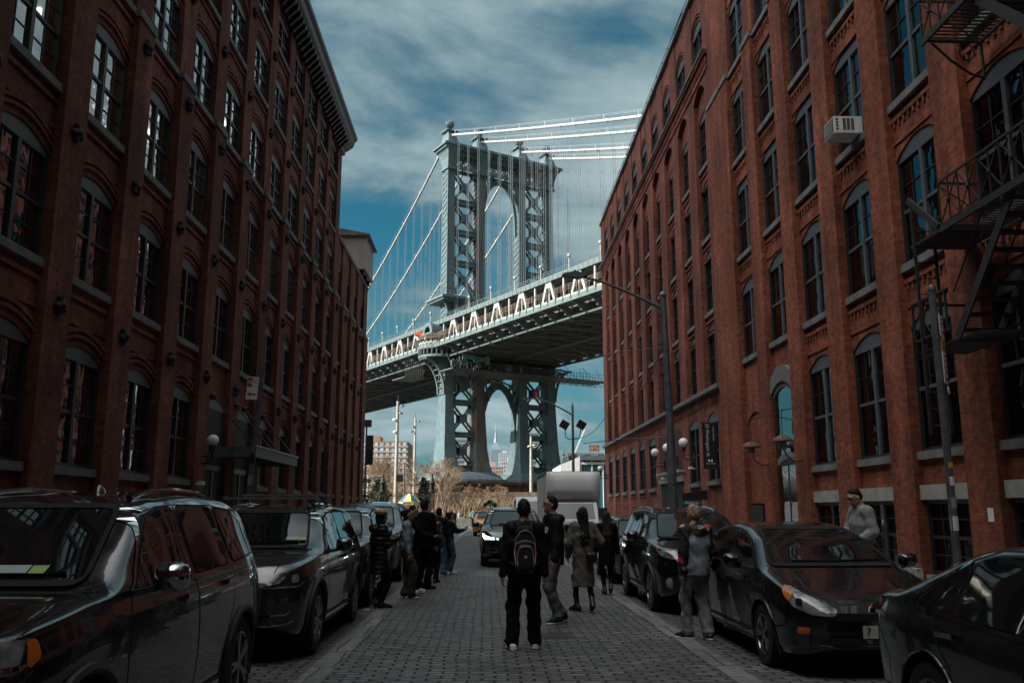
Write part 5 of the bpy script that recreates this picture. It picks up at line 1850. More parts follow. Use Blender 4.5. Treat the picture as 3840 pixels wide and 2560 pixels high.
def car(kind, label, cat, x, y, L, W, H, prof, col, wheel_r=.37, wb=2.85, fo=.92, group=None, rz=-90, spokes=5, rim=None, trim=M_CHROME, rails=None,
        head=None, ws=None, rear_ws=None, front=None, mirror=None, handle=None, lit=False, plan=None, tum=.36, cladding=True, detail=True, extra=None, seam_sides=(1, -1)):
    root = empty(kind, label, cat, (x, y, 0), R(rz), group)
    xf = L / 2 - fo; xr = xf - wb
    arches = [(xf, wheel_r, wheel_r * 1.13), (xr, wheel_r, wheel_r * 1.13)]
    B_ = Body(prof['T'], prof['belt'], prof['zb'], plan or plan_of(L, W), W / 2, arches, tum=tum)
    me = bpy.data.meshes.new('body'); B_.bm.to_mesh(me); me.materials.append(col); smooth_mesh(me, 38)
    link('body', me, root)
    a, b = L / 4.82, H / 1.76
    # inner wheel wells and arch trims
    for (xw, zw, ra) in arches:
        for sg in (1, -1):
            m = MB(); n = 20
            for k in range(n):
                a0, a1 = -.35 + (PI + .7) * k / n, -.35 + (PI + .7) * (k + 1) / n
                pp = lambda q, yy: (xw + (ra + .004) * math.cos(q), sg * yy, max(zw + (ra + .004) * math.sin(q), .16))
                m.quad(pp(a0, W / 2 * .40), pp(a1, W / 2 * .40), pp(a1, W / 2 * .965), pp(a0, W / 2 * .965))
            m.quad(*[(xw + ra * math.cos(2 * PI * k / 20), sg * W / 2 * .45, max(zw + ra * math.sin(2 * PI * k / 20), .16)) for k in range(20)])
            m.build('wheel_well', M_SEAM, root)
            pts = []
            for k in range(n + 1):
                q = -.42 + (PI + .84) * k / n
                px, pz = xw + (ra + .012) * math.cos(q), zw + (ra + .012) * math.sin(q)
                h, nn = B_.side(px + .03 * math.cos(q), max(pz + .03 * math.sin(q), .2), sg)
                if h is not None:
                    pts.append((px, h.y + sg * .004, pz))
            if len(pts) > 4:
                m = MB(); m.tube(pts, .030 if cladding else .012, 6); m.build('wheel_arch_trim', M_PLAST if cladding else col, root, smooth=True)
    # wheels
    tm_, qm, dm_ = wheel_mesh(wheel_r, .235, spokes, rim or M_ALLOY)
    for xw in (xf, xr):
        for sg in (1, -1):
            w_ = empty('wheel', None, None); w_.parent = root; w_.location = (xw, sg * (W / 2 - .135), wheel_r)
            w_.rotation_euler = (0, 0, 0 if sg == 1 else PI)
            link('tyre', tm_, w_); link('rim', qm, w_); link('brake_disc', dm_, w_)
    # windscreen and rear glass
    zc, zt, wc, wt_ = ws or (1.205 * b, 1.635 * b, .70 * W / 1.94, .56 * W / 1.94)
    poly = rounded([(-wc, zc), (-wt_, zt), (wt_, zt), (wc, zc)], .07)
    w_ = B_.patch(poly, 'front', .005, .07, fair=True).build('windscreen', M_CGLASS, root, smooth=True)
    B_.line(poly, 'front', .03, .012, close=True).build('windscreen_seal', M_SEAM, w_)
    wi = MB()
    for y0, y1, z1 in ((-.60 * wc, .12 * wc, .012), (.05 * wc, .82 * wc, .03)):
        h0, n0 = B_.cast((6, y0, zc + .03), (-1, 0, 0)); h1, n1 = B_.cast((6, y1, zc + z1 + .012), (-1, 0, 0))
        if h0 is not None and h1 is not None:
            wi.bar(h0 + n0 * .02, h1 + n1 * .02, .018, .014)
    wi.build('wiper', M_SEAM, w_)
    m = MB(); h, n_ = B_.cast((6, 0, zt - .06), (-1, 0, 0))
    if h is not None:
        m.box(h.x - .16, h.x - .12, -.11, .11, h.z - .09, h.z - .03)
    rw = rear_ws or (1.25 * b, 1.60 * b, .62 * W / 1.94, .52 * W / 1.94)
    poly = rounded([(-rw[2], rw[0]), (-rw[3], rw[1]), (rw[3], rw[1]), (rw[2], rw[0])], .06)
    B_.patch(poly, 'rear', .005, .08, fair=True).build('rear_window', M_CGLASS, root, smooth=True)
    # side glass, trims, seams
    for sg in (1, -1):
        for poly in prof['win']:
            sw_ = B_.patch(poly, 'side', .005, .07, sg, fair=True).build('side_window', M_CGLASS, root, smooth=True)
            B_.line(poly, 'side', .030, .003, sg, close=True).build('window_surround', M_SEAM, sw_)
        if trim and detail:
            fr, rr = prof['win'][0], prof['win'][-1]
            allp = [p for w0 in prof['win'] for p in w0]
            zmin = lambda xx: np.interp(xx, [q[0] for q in prof['beltline']], [q[1] for q in prof['beltline']])
            x1_, x0_ = max(p[0] for p in allp), min(p[0] for p in allp)
            lo = [(xx, zmin(xx)) for xx in np.linspace(x1_ + .02, x0_ - .02, 24)]
            m = B_.line(lo, 'side', .026, .007, sg)
            if prof.get('topline'):
                B_.line(prof['topline'], 'side', .022, .007, sg, m)
            m.build('window_trim', trim, root)
        if detail:
            m = MB()
            for d in prof['doors']:
                B_.line(d, 'side', .010, .002, sg, m, close=False)
            m.build('door_seams', M_SEAM, root)
            for (hx, hz) in handle or ():
                h, n_ = B_.side(hx, hz, sg)
                m = MB(); m.obox(h + n_ * .028, (1, 0, .05), n_, (0, 0, 1), .10, .012, .016); m.obox(h + n_ * .012 + Vector((.085, 0, 0)), (1, 0, 0), n_, (0, 0, 1), .018, .018, .018); m.obox(h + n_ * .012 - Vector((.085, 0, 0)), (1, 0, 0), n_, (0, 0, 1), .018, .018, .018)
                hd = m.build('door_handle', trim or col, root)
            # sill cladding
            m = B_.line([(xf - wheel_r * 1.2, prof['zb'][2][1] + .10), (xr + wheel_r * 1.2, prof['zb'][2][1] + .10)], 'side', .11, .006, sg)
            m.build('sill_trim', M_PLAST, root)
        # mirrors
        mx, mz = mirror or (.86 * a, 1.20 * b)
        h, n_ = B_.side(mx, mz - .06, sg)
        if h is not None:
            hb = MB(); hb.bar(h, h + Vector((-.02, sg * .14, .03)), .10, .035); hb.build('mirror_arm', M_PLAST, root)
            m = MB()
            cc = h + Vector((-.02, sg * .20, .08))
            prof_ = [(-.075, .3), (-.07, .75), (-.02, 1.0), (.035, .95), (.075, .7), (.095, .25)]
            k0 = len(m.v); ns = 16
            for dx_, sc in prof_:
                for k in range(ns):
                    t_ = 2 * PI * k / ns
                    cy = math.copysign(abs(math.cos(t_)) ** .55, math.cos(t_)); cz = math.copysign(abs(math.sin(t_)) ** .6, math.sin(t_))
                    m.v.append((cc.x + dx_, cc.y + .105 * cy * sc, cc.z + .085 * cz * sc + .01))
            for i in range(len(prof_) - 1):
                for k in range(ns):
                    q0 = k0 + i * ns + k; q1 = k0 + i * ns + (k + 1) % ns
                    m.f.append((q0, q1, q1 + ns, q0 + ns)); m.mi.append(0)
            m.f.append(tuple(k0 + k for k in range(ns))); m.mi.append(0)
            e = k0 + (len(prof_) - 1) * ns
            m.f.append(tuple(e + k for k in range(ns))); m.mi.append(0)
            m.build('wing_mirror', mirror_mat.get(kind + str(L), col), root, smooth=True)
        if rails:
            m = MB(); pts = []
            for f in np.linspace(0, 1, 11):
                xx = rails[0] + (rails[1] - rails[0]) * f
                yy = sg * rails[2]
                h, n_ = B_.cast((xx, yy, 4), (0, 0, -1))
                lift_ = .03 * min(1, min(f, 1 - f) * 5) ** .6
                pts.append((xx, yy, h.z + lift_ + .004))
            m.tube(pts, .022, 7)
            m.build('roof_rail', rails[3] if len(rails) > 3 else M_CHROME, root, smooth=True)
        # lamps
        for nm, view, poly, mt, yaw in (head or ()):
            B_.patch(rounded(poly, .025, 3), view, .006 if nm == 'headlight' else .011, .035, sg, yaw).build(nm, mt, root, smooth=True)
        m = B_.patch(rounded([(.28 * W / 1.94, 1.02 * b), (.72 * W / 1.94, 1.06 * b), (.76 * W / 1.94, .92 * b), (.5 * W / 1.94, .90 * b)] if rear_ws is None else rear_ws[4], .02, 3) if sg == 1 else [(-p[0], p[1]) for p in rounded([(.28 * W / 1.94, 1.02 * b), (.72 * W / 1.94, 1.06 * b), (.76 * W / 1.94, .92 * b), (.5 * W / 1.94, .90 * b)] if rear_ws is None else rear_ws[4], .02, 3)], 'rear', .006, .05)
        m.build('tail_light', M_REDL, root, smooth=True)
    for nm, poly, mt in (front or ()):
        B_.patch(rounded(poly, .02, 3), 'front', .005 if mt is M_GRILLE or mt is M_PLAST else .009, .05).build(nm, mt, root, smooth=True)
    if extra:
        extra(B_, root)
    B_.bm.free()
    return root


mirror_mat = {}


def with_lines(p):
    a, b = p['a'], p['b']
    p['beltline'] = [(x * a, z * b) for x, z in ((-2.0, 1.225), (-1.2, 1.185), (-.2, 1.155), (.95, 1.14))]
    p['topline'] = [(x * a, z * b) for x, z in ((.95, 1.14), (.88, 1.18), (.38, 1.60), (.12, 1.645), (-.2, 1.662), (-1.0, 1.665), (-1.5, 1.632), (-1.83, 1.48), (-1.97, 1.26))]
    return p


G_L = 'cars parked along the left kerb'
G_R = 'cars parked along the right kerb'

# ---- 1 black SUV, nearest left
p = with_lines(suv_profile(4.82, 1.77))
mirror_mat['parked_suv4.82'] = M_CHROME
def jeep_extra(B_, root):
    m = B_.line([(2.34, .78), (2.1, .86), (1.3, .83), (1.18, .70)], 'top', .010, .003); B_.line([(2.34, -.78), (2.1, -.86), (1.3, -.83), (1.18, -.70)], 'top', .010, .003, m=m)
    m.build('bonnet_seams', M_SEAM, root)
    st = B_.patch([(.18, 1.245), (.18, 1.285), (.36, 1.285), (.36, 1.245)], 'front', .032, .05)
    st.build('windscreen_sticker', M_STICK, root)
    B_.patch([(.37, 1.243), (.37, 1.283), (.46, 1.283), (.46, 1.243)], 'front', .032, .05).build('windscreen_sticker', M_STICKG, root)
    h, n_ = B_.cast((-.55, .05, 4), (0, 0, -1)); m = MB(); m.lathe([(.05, 0), (.035, .03), (.012, .055)], (h.x, h.y, h.z), 10); m.build('roof_aerial', P_BLACK, root, smooth=True)
    for sg in (1, -1):
        B_.patch([(1.52, .505), (1.52, .53), (.95, .53), (.95, .505)], 'side', .004, .05, sg).build('badge_strip', M_SEAM, root)
car('parked_suv', 'black SUV with chrome mirror and roof rails, nearest on the left kerb', 'car', -2.98, 6.30, 4.82, 1.94, 1.77, p, P_BLACK, .385, 2.92, .90, G_L, spokes=5,
    rails=(.05, -1.70, .52, M_CHROME), handle=((.02, 1.045), (-.95, 1.075)), extra=jeep_extra,
    head=[('headlight', 'fcorner', [(.20, .92), (.22, 1.035), (.62, 1.045), (.66, .96), (.55, .90)], M_LENS, 38), ('projector', 'fcorner', [(.34, .93), (.34, 1.02), (.46, 1.03), (.46, .94)], M_LENSD, 38), ('light_strip', 'fcorner', [(.22, .925), (.23, .94), (.56, .935), (.585, 1.03), (.60, 1.03), (.585, .915)], M_CHROME, 38), ('indicator', 'fcorner', [(.60, .91), (.67, .955), (.64, 1.04), (.585, 1.038)], M_AMBER, 38)],
    front=[('grille', [(-.52, .80), (-.52, .97), (.52, .97), (.52, .80)], M_GRILLE), ('number_plate', [(-.16, .55), (-.16, .68), (.16, .68), (.16, .55)], M_PLATE), ('lower_grille', [(-.6, .42), (-.62, .54), (.62, .54), (.6, .42)], M_GRILLE)])

# ---- 2 charcoal SUV with roof bars
p = with_lines(suv_profile(5.05, 1.72, .6))
def bars(B_, root):
    hz = {}
    for xx in (.10, -.75):
        h, _ = B_.cast((xx, 0, 4), (0, 0, -1))
        m = MB(); z = h.z + .13
        m.obox((xx, 0, z), (0, 1, 0), (1, 0, 0), (0, 0, 1), .63, .04, .014); b_ = m.build('roof_bar', pmat('bare_aluminium', (.45, .47, .48), .35, metal=.8), root)
        for sg in (1, -1):
            hh, _ = B_.cast((xx, sg * .56, 4), (0, 0, -1)); m = MB(); m.bar((xx, sg * .50, z - .01), (xx, sg * .60, hh.z + .02), .07, .05); m.build('bar_foot', M_PLAST, b_)
    B_.patch([(.42, 1.235), (.42, 1.275), (.56, 1.275), (.56, 1.235)], 'front', .032, .05).build('windscreen_sticker', M_STICK, root)
    B_.patch([(.57, 1.233), (.57, 1.273), (.66, 1.273), (.66, 1.233)], 'front', .032, .05).build('windscreen_sticker', M_STICKG, root)
    for sg in (1, -1):
        for zz, x0_, x1_ in ((.50, .40, .80), (.40, .38, .82)):
            B_.line([(sg * x0_, zz), (sg * x1_ * .94, zz + .02), (sg * x1_, zz + .05)], 'front', .02, .012).build('bumper_trim', M_CHROME, root)
        m = B_.line([(2.42, sg * .62), (1.9, sg * .76), (1.25, sg * .74)], 'top', .010, .003); m.build('bonnet_seams', M_SEAM, root)
    for k in range(6):
        B_.line([(-.44, .56 + k * .062), (.44, .56 + k * .062)], 'front', .014, .012).build('grille_bar', M_CHROME, root)
    B_.line([(-.50, .50), (-.50, .78), (-.42, .90), (.42, .90), (.50, .78), (.50, .50), (.40, .42), (-.40, .42)], 'front', .035, .010, close=True).build('grille_surround', M_ALLOY, root)
car('parked_suv', 'charcoal SUV with two silver roof bars, second in the left parked row', 'car', -2.93, 12.42, 5.05, 1.97, 1.72, p, P_GREY, .385, 3.0, .92, G_L, spokes=7,
    rails=(.35, -1.6, .52, M_CHROME), handle=((.0, 1.02), (-.98, 1.05)), extra=bars,
    head=[('headlight', 'fcorner', [(.02, .80), (-.02, .90), (.40, .965), (.62, .945), (.60, .86), (.35, .79)], M_LENSD, 36), ('projector', 'fcorner', [(.40, .84), (.40, .93), (.49, .94), (.49, .85)], M_LENS, 36), ('light_strip', 'fcorner', [(.03, .80), (.02, .825), (.22, .86), (.30, .915), (.33, .91), (.25, .845)], M_LENS, 36), ('light_strip', 'fcorner', [(.10, .79), (.10, .805), (.48, .81), (.58, .86), (.585, .85), (.5, .795)], M_LENS, 36)],
    front=[('grille', [(-.40, .42), (-.50, .50), (-.50, .78), (-.42, .90), (.42, .90), (.50, .78), (.50, .50), (.40, .42)], M_GRILLE), ('number_plate', [(-.16, .50), (-.16, .62), (.16, .62), (.16, .50)], M_PLATE)])

# ---- 3 dark silver SUV behind it
p = with_lines(suv_profile(4.85, 1.74, .3))
def x5(B_, root):
    for sg in (1, -1):
        for yy, zz in ((.60, .90), (.74, .895)):
            h, n_ = B_.cast((6, sg * yy, zz), (-1, 0, 0))
            m = MB(); m.lathe([(.055, 0), (.055, .012), (.045, .016)], (h.x, h.y, h.z), 14, axis='x'); m.build('projector', M_LENS, root, smooth=True)
        h, n_ = B_.cast((6, sg * .66, .53), (-1, 0, 0)); m = MB(); m.lathe([(.065, -.01), (.065, .02), (.05, .028)], (h.x, h.y, h.z), 16, axis='x'); m.build('fog_lamp', M_LENS, root, smooth=True)
        B_.patch(rounded([(sg * .05, .80), (sg * .07, .97), (sg * .30, .975), (sg * .33, .82)], .04), 'front', .008, .05).build('grille', M_GRILLE, root)
        m = B_.line([(2.3, sg * .45), (1.7, sg * .62), (1.2, sg * .68)], 'top', .010, .003); m.build('bonnet_seams', M_SEAM, root)
    B_.line([(-.7, .36), (.7, .36)], 'front', .02, .01).build('bumper_trim', M_CHROME, root)
car('parked_suv', 'dark silver SUV with round twin headlights, third in the left parked row', 'car', -2.95, 17.55, 4.85, 1.93, 1.72, p, P_SILV, .37, 2.93, .88, G_L, spokes=6, extra=x5, handle=((.0, 1.0), (-.95, 1.03)),
    head=[('headlight', 'fcorner', [(.05, .84), (.08, .965), (.55, .96), (.52, .86), (.25, .82)], M_LENSD, 30)],
    front=[('lower_grille', [(-.45, .40), (-.48, .62), (.48, .62), (.45, .40)], M_PLAST), ('number_plate', [(-.16, .60), (-.16, .72), (.16, .72), (.16, .60)], M_PLATE)])
# ---- 4 steel blue van like SUV, 5 pale car beyond
p = with_lines(suv_profile(4.9, 1.86, -.3))
car('parked_van', 'steel blue minivan with pale roof, fourth in the left parked row', 'car', -2.95, 23.2, 4.9, 1.95, 1.84, p, P_STEEL, .36, 2.9, .9, G_L, trim=None,
    head=[('headlight', 'fcorner', [(.10, .86), (.12, 1.0), (.55, .98), (.5, .86)], M_LENS, 30)], front=[('grille', [(-.45, .70), (-.45, .82), (.45, .82), (.45, .70)], M_GRILLE)])
p = with_lines(suv_profile(4.7, 1.7))
car('parked_car', 'pale roofed car mostly hidden at the far end of the left parked row', 'car', -2.9, 29.5, 4.7, 1.88, 1.72, p, P_WHITE, .35, 2.75, .9, G_L, trim=None, detail=True,
    head=[('headlight', 'fcorner', [(.10, .80), (.12, .92), (.55, .92), (.5, .80)], M_LENS, 30)], handle=((0, .98), (-.9, 1.0)))

# ---- right row: black compact SUV
p = with_lines(suv_profile(4.57, 1.69, .2))
def rav(B_, root):
    for sg in (1, -1):
        h, n_ = B_.cast((6, sg * .70, .50), (-1, 0, 0)); m = MB(); m.lathe([(.085, -.01), (.085, .015), (.07, .022)], (h.x, h.y, h.z), 16, axis='x'); m.build('fog_lamp', M_LENS, root, smooth=True)
        m = B_.line([(2.12, sg * .50), (1.7, sg * .68), (1.1, sg * .70)], 'top', .010, .003); m.build('bonnet_seams', M_SEAM, root)
car('parked_suv', 'black compact SUV behind the blond man, parked at the right kerb', 'car', 3.62, 16.47, 4.57, 1.85, 1.70, p, P_BLACK, .355, 2.66, .93, G_R, spokes=5, rails=(.15, -1.6, .56, M_CHROME), extra=rav, trim=M_SEAM,
    handle=((.0, 1.0), (-.92, 1.03)), tum=.40,
    head=[('headlight', 'fcorner', [(-.02, .86), (.02, .93), (.38, 1.02), (.62, 1.03), (.55, .93), (.3, .87)], M_LENS, 36), ('indicator', 'fcorner', [(.57, .95), (.56, 1.02), (.64, 1.035), (.63, 1.0)], M_AMBER, 36)],
    front=[('grille', [(-.5, .76), (-.55, .84), (.55, .84), (.5, .76)], M_GRILLE), ('lower_grille', [(-.5, .38), (-.58, .60), (.58, .60), (.5, .38)], M_PLAST), ('number_plate', [(-.16, .55), (-.16, .67), (.16, .67), (.16, .55)], M_PLATE)])

# ---- black hatchback (low, fast windscreen)
hp = dict(a=4.46 / 4.82, b=1.49 / 1.76,
          T=[(2.23, .60), (2.19, .72), (2.02, .80), (1.45, .95), (1.18, 1.02), (.55, 1.33), (.10, 1.45), (-.35, 1.49), (-1.0, 1.44), (-1.7, 1.28), (-2.0, 1.17), (-2.17, .95), (-2.23, .62)],
          belt=[(2.23, .58), (2.0, .77), (1.4, .90), (.9, .93), (0, .96), (-1.2, 1.04), (-2.0, 1.10), (-2.23, .6)],
          zb=[(2.23, .30), (2.1, .22), (1.8, .19), (-1.8, .20), (-2.1, .3), (-2.23, .45)],
          win=[rounded(w, .05) for w in ([(1.02, .975), (.46, 1.255), (.20, 1.335), (-.10, 1.375), (-.14, 1.00)], [(-.22, 1.005), (-.18, 1.38), (-.62, 1.385), (-1.02, 1.33), (-1.10, 1.08)], [(-1.17, 1.09), (-1.10, 1.325), (-1.5, 1.22), (-1.58, 1.15)])],
          doors=[[(1.05, .30), (1.06, .70), (.98, .92), (.42, 1.29), (-.14, 1.41), (-.18, .30)], [(-.18, .30), (-.16, 1.41), (-.65, 1.42), (-1.10, 1.345), (-1.14, 1.0), (-.95, .70), (-.88, .34)]],
          beltline=[(-1.6, 1.13), (-1.1, 1.06), (-.14, .985), (1.05, .955)], topline=[(1.05, .955), (.45, 1.285), (.1, 1.375), (-.3, 1.412), (-.65, 1.412), (-1.1, 1.345), (-1.62, 1.17)])
def prius(B_, root):
    m = MB()
    for sg in (1, -1):
        B_.line([(2.08, sg * .46), (1.75, sg * .66), (1.1, sg * .72)], 'top', .010, .003, m=m)
        for yy, zz in ((.50, .36),):
            B_.patch(rounded([(sg * .64, .30), (sg * .63, .50), (sg * .74, .50), (sg * .73, .30)], .02), 'front', .008, .05).build('fog_lamp', M_LENSD, root)
            B_.patch(rounded([(sg * .64, .43), (sg * .635, .49), (sg * .735, .49), (sg * .735, .43)], .01), 'front', .011, .05).build('indicator', M_AMBER, root)
    m.build('bonnet_seams', M_SEAM, root)
    h, n_ = B_.cast((6, 0, .66), (-1, 0, 0)); m = MB(); m.lathe([(.07, -.01), (.07, .014), (.05, .02)], (h.x, h.y, h.z), 18, axis='x', mi=0); m.build('round_badge', M_CHROME, root, smooth=True)
    pl_ = B_.patch([(-.16, .40), (-.16, .52), (.16, .52), (.16, .40)], 'front', .012, .05).build('number_plate', M_PLATE, root)
    h, _ = B_.cast((6, .1, .46), (-1, 0, 0)); text_mesh('lettering', '7', .10, M_SEAM, pl_, frame_mtx((h.x + .018, -.105, .462), (0, 1, 0), (0, 0, 1)), .002)
    h, _ = B_.cast((6, .1, .36), (-1, 0, 0)); text_mesh('lettering', 'TC', .045, M_PLATE, pl_, frame_mtx((h.x + .018, -.10, .365), (0, 1, 0), (0, 0, 1)), .002)
    for sg in (1, -1):
        B_.line([(sg * .86, .40), (sg * .80, .52), (sg * .60, .56), (sg * .42, .54)], 'front', .008, .003).build('bumper_seam', M_SEAM, root)
    B_.line([(-.55, .33), (.55, .33)], 'front', .012, .009).build('bumper_trim', M_CHROME, root)
car('parked_hatchback', 'black low hatchback with amber corner headlights, right kerb beside the blond man', 'car', 3.83, 11.1, 4.46, 1.75, 1.49, hp, P_BLACK, .32, 2.70, .95, G_R, spokes=5, trim=M_SEAM, cladding=False, extra=prius, plan=plan_of(4.46, 1.75, .58, .78), tum=.42,
    ws=(1.03, 1.41, .70, .52), rear_ws=(1.19, 1.36, .55, .48, [(.40, .85), (.45, 1.05), (.70, 1.0), (.68, .80)]), mirror=(.82, 1.03), handle=((-.02, .82), (-.98, .90)),
    head=[('headlight', 'fcorner', [(.0, .60), (-.02, .66), (.20, .76), (.50, .865), (.56, .85), (.40, .68), (.2, .61)], M_LENS, 36), ('indicator', 'fcorner', [(.44, .72), (.40, .80), (.545, .865), (.565, .85), (.50, .76)], M_AMBER, 36), ('projector', 'fcorner', [(.30, .68), (.30, .75), (.37, .76), (.37, .69)], M_LENSD, 36)],
    front=[('lower_grille', [(-.52, .22), (-.56, .40), (.56, .40), (.52, .22)], M_GRILLE), ('grille', [(-.42, .56), (-.36, .62), (.36, .62), (.42, .56)], M_GRILLE)])

# ---- black saloon, nearest right
sp = dict(a=4.86 / 4.82, b=1.46 / 1.76,
          T=[(2.43, .55), (2.39, .68), (2.25, .77), (1.4, .90), (1.12, .94), (.38, 1.34), (.0, 1.43), (-.5, 1.455), (-.95, 1.41), (-1.72, 1.13), (-1.85, 1.095), (-2.28, 1.06), (-2.40, .98), (-2.43, .66)],
          belt=[(2.43, .53), (2.2, .73), (1.4, .86), (.9, .89), (-.6, .94), (-1.5, .97), (-2.2, .99), (-2.43, .64)],
          zb=[(2.43, .3), (2.25, .22), (1.9, .19), (-1.9, .20), (-2.25, .28), (-2.43, .42)],
          win=[rounded(w, .05) for w in ([(.92, .925), (.36, 1.275), (.10, 1.34), (-.20, 1.36), (-.22, .955)], [(-.30, .96), (-.28, 1.36), (-.74, 1.345), (-.92, 1.31), (-1.0, .99)], [(-1.06, .995), (-.99, 1.29), (-1.25, 1.18), (-1.46, 1.045), (-1.46, 1.01)])],
          doors=[[(1.0, .30), (1.02, .68), (.95, .88), (.40, 1.31), (.05, 1.385), (-.24, 1.395), (-.26, .30)], [(-.26, .30), (-.24, 1.395), (-.75, 1.385), (-1.05, 1.30), (-1.30, 1.14), (-1.22, .86), (-1.02, .66), (-.92, .34)]],
          beltline=[(-1.54, 1.0), (-1.0, .965), (-.2, .935), (.95, .905)], topline=[(-1.0, 1.31), (-1.28, 1.19), (-1.53, 1.04), (-1.54, 1.0)])
def saloon(B_, root):
    for sg in (1, -1):
        B_.patch(rounded([(.16, .86), (.14, 1.0), (.46, 1.01), (.54, .98), (.46, .90)], .03), 'rcorner', .006, .04, sg, 40).build('tail_light', M_REDL, root, smooth=True)
        B_.patch(rounded([(.36, .93), (.37, .985), (.49, .985), (.46, .93)], .02), 'rcorner', .009, .04, sg, 40).build('reversing_light', M_LENS, root, smooth=True)
        B_.line([(-2.3, .42), (-1.95, .42), (-1.9, .62), (-2.1, .80)], 'side', .008, .002, sg).build('bumper_seam', M_SEAM, root)
    B_.line([(-2.38, -.7), (-2.30, -.74), (-1.80, -.66), (-1.80, .66), (-2.30, .74), (-2.38, .7)], 'top', .010, .003).build('boot_seam', M_SEAM, root)
car('parked_saloon', 'black saloon seen from its rear corner, nearest on the right kerb', 'car', 3.72, 4.55, 4.86, 1.80, 1.46, sp, P_NAVY, .34, 2.78, .98, G_R, spokes=5, cladding=False, extra=saloon, tum=.42, plan=plan_of(4.86, 1.80, .62, .72),
    ws=(.95, 1.34, .66, .52), rear_ws=(1.13, 1.36, .58, .48, [(.30, .80), (.30, .92), (.60, .92), (.60, .80)]), mirror=(.80, .96), handle=((-.06, .83), (-1.02, .865)),
    head=[('headlight', 'fcorner', [(.10, .60), (.12, .70), (.50, .78), (.5, .68)], M_LENS, 34)], front=[('grille', [(-.4, .48), (-.42, .62), (.42, .62), (.4, .48)], M_GRILLE)])
# ---- grey car hidden behind the woman in black
p = with_lines(suv_profile(4.4, 1.5))
car('parked_car', 'grey car half hidden behind the long haired woman in black, right kerb', 'car', 3.72, 22.0, 4.4, 1.78, 1.5, p, P_SILV, .32, 2.6, .9, G_R, trim=M_SEAM, cladding=False, handle=((0, .86), (-.85, .89)),
    head=[('headlight', 'fcorner', [(.10, .70), (.12, .82), (.5, .82), (.48, .72)], M_LENS, 30)])
# ---- dark SUV driving towards the camera
p = with_lines(suv_profile(4.99, 1.74, .2))
def qx(B_, root):
    for sg in (1, -1):
        m = B_.line([(2.34, sg * .40), (1.8, sg * .60), (1.2, sg * .70)], 'top', .012, .004); m.build('bonnet_seams', M_SEAM, root)
        B_.line([(sg * .48, .44), (sg * .80, .46), (sg * .80, .56), (sg * .50, .54)], 'front', .02, .010, close=True).build('fog_surround', M_CHROME, root)
    for k in range(5):
        B_.line([(-.38, .62 + k * .05), (.38, .62 + k * .05)], 'front', .012, .010).build('grille_bar', M_CHROME, root)
car('driving_suv', 'dark SUV with lit white headlights driving up the middle of the street', 'car', .80, 28.7, 4.99, 1.96, 1.73, p, P_NAVY, .37, 2.9, .95, spokes=5, rails=(.2, -1.7, .58, M_CHROME), extra=qx, handle=((0, 1.0), (-.95, 1.03)),
    head=[('headlight', 'fcorner', [(.0, .78), (.0, .88), (.40, .98), (.62, .97), (.5, .86)], M_LENSD, 36), ('lit_led', 'fcorner', [(.10, .80), (.12, .84), (.42, .90), (.56, .965), (.62, .955), (.56, .89), (.45, .80)], M_LED, 36), ('lit_led', 'fcorner', [(.02, .79), (.02, .83), (.06, .84), (.06, .80)], M_LED, 36)],
    front=[('grille', [(-.36, .58), (-.44, .74), (-.38, .88), (.38, .88), (.44, .74), (.36, .58)], M_GRILLE), ('number_plate', [(-.16, .44), (-.16, .56), (.16, .56), (.16, .44)], M_PLATE), ('lower_grille', [(-.45, .34), (-.5, .42), (.5, .42), (.45, .34)], M_GRILLE)])
# ---- taxi
p = with_lines(suv_profile(4.6, 1.68))
def taxi(B_, root):
    h, _ = B_.cast((-.1, 0, 4), (0, 0, -1)); m = MB(); m.box(-.2, .0, -.32, .32, h.z - .01, h.z + .16); m.build('roof_sign', pmat('taxi_roof_sign', (.6, .5, .3), .4), root)
car('yellow_taxi', 'yellow taxi following behind the dark driving SUV', 'taxi', .05, 60.0, 4.6, 1.84, 1.68, p, P_YEL, .34, 2.7, .9, trim=M_SEAM, extra=taxi, handle=((0, .98), (-.9, 1.0)),
    head=[('headlight', 'fcorner', [(.05, .80), (.08, .92), (.5, .95), (.5, .82)], M_LENS, 30)], front=[('grille', [(-.4, .62), (-.42, .78), (.42, .78), (.4, .62)], M_GRILLE), ('number_plate', [(-.16, .46), (-.16, .58), (.16, .58), (.16, .46)], M_PLATE)])
car('parked_car', 'small dark car waiting far behind the taxi beside the box truck', 'car', 1.6, 70.5, 4.6, 1.84, 1.66, with_lines(suv_profile(4.6, 1.66)), P_NAVY, .34, 2.7, .9, trim=M_SEAM, handle=((0, .98), (-.9, 1.0)),
    head=[('headlight', 'fcorner', [(.05, .80), (.08, .92), (.5, .95), (.5, .82)], M_LENS, 30)])

# ---- box truck
M_TRW = pmat('truck_white_panel', (.55, .57, .57), .45, var=.10, vscale=.8, bump=.04)
M_TRS = pmat('truck_scuffed_side', (.46, .42, .39), .7, var=.25, vscale=.7)
tr = empty('box_truck', 'white box truck with rounded wind deflector over the cab, right of the street', 'truck', (3.98, 40.0, 0))
m = MB(); m.box(-1.22, 1.22, 1.6, 8.6, .95, 3.38); m.build('cargo_box', M_TRS, tr)
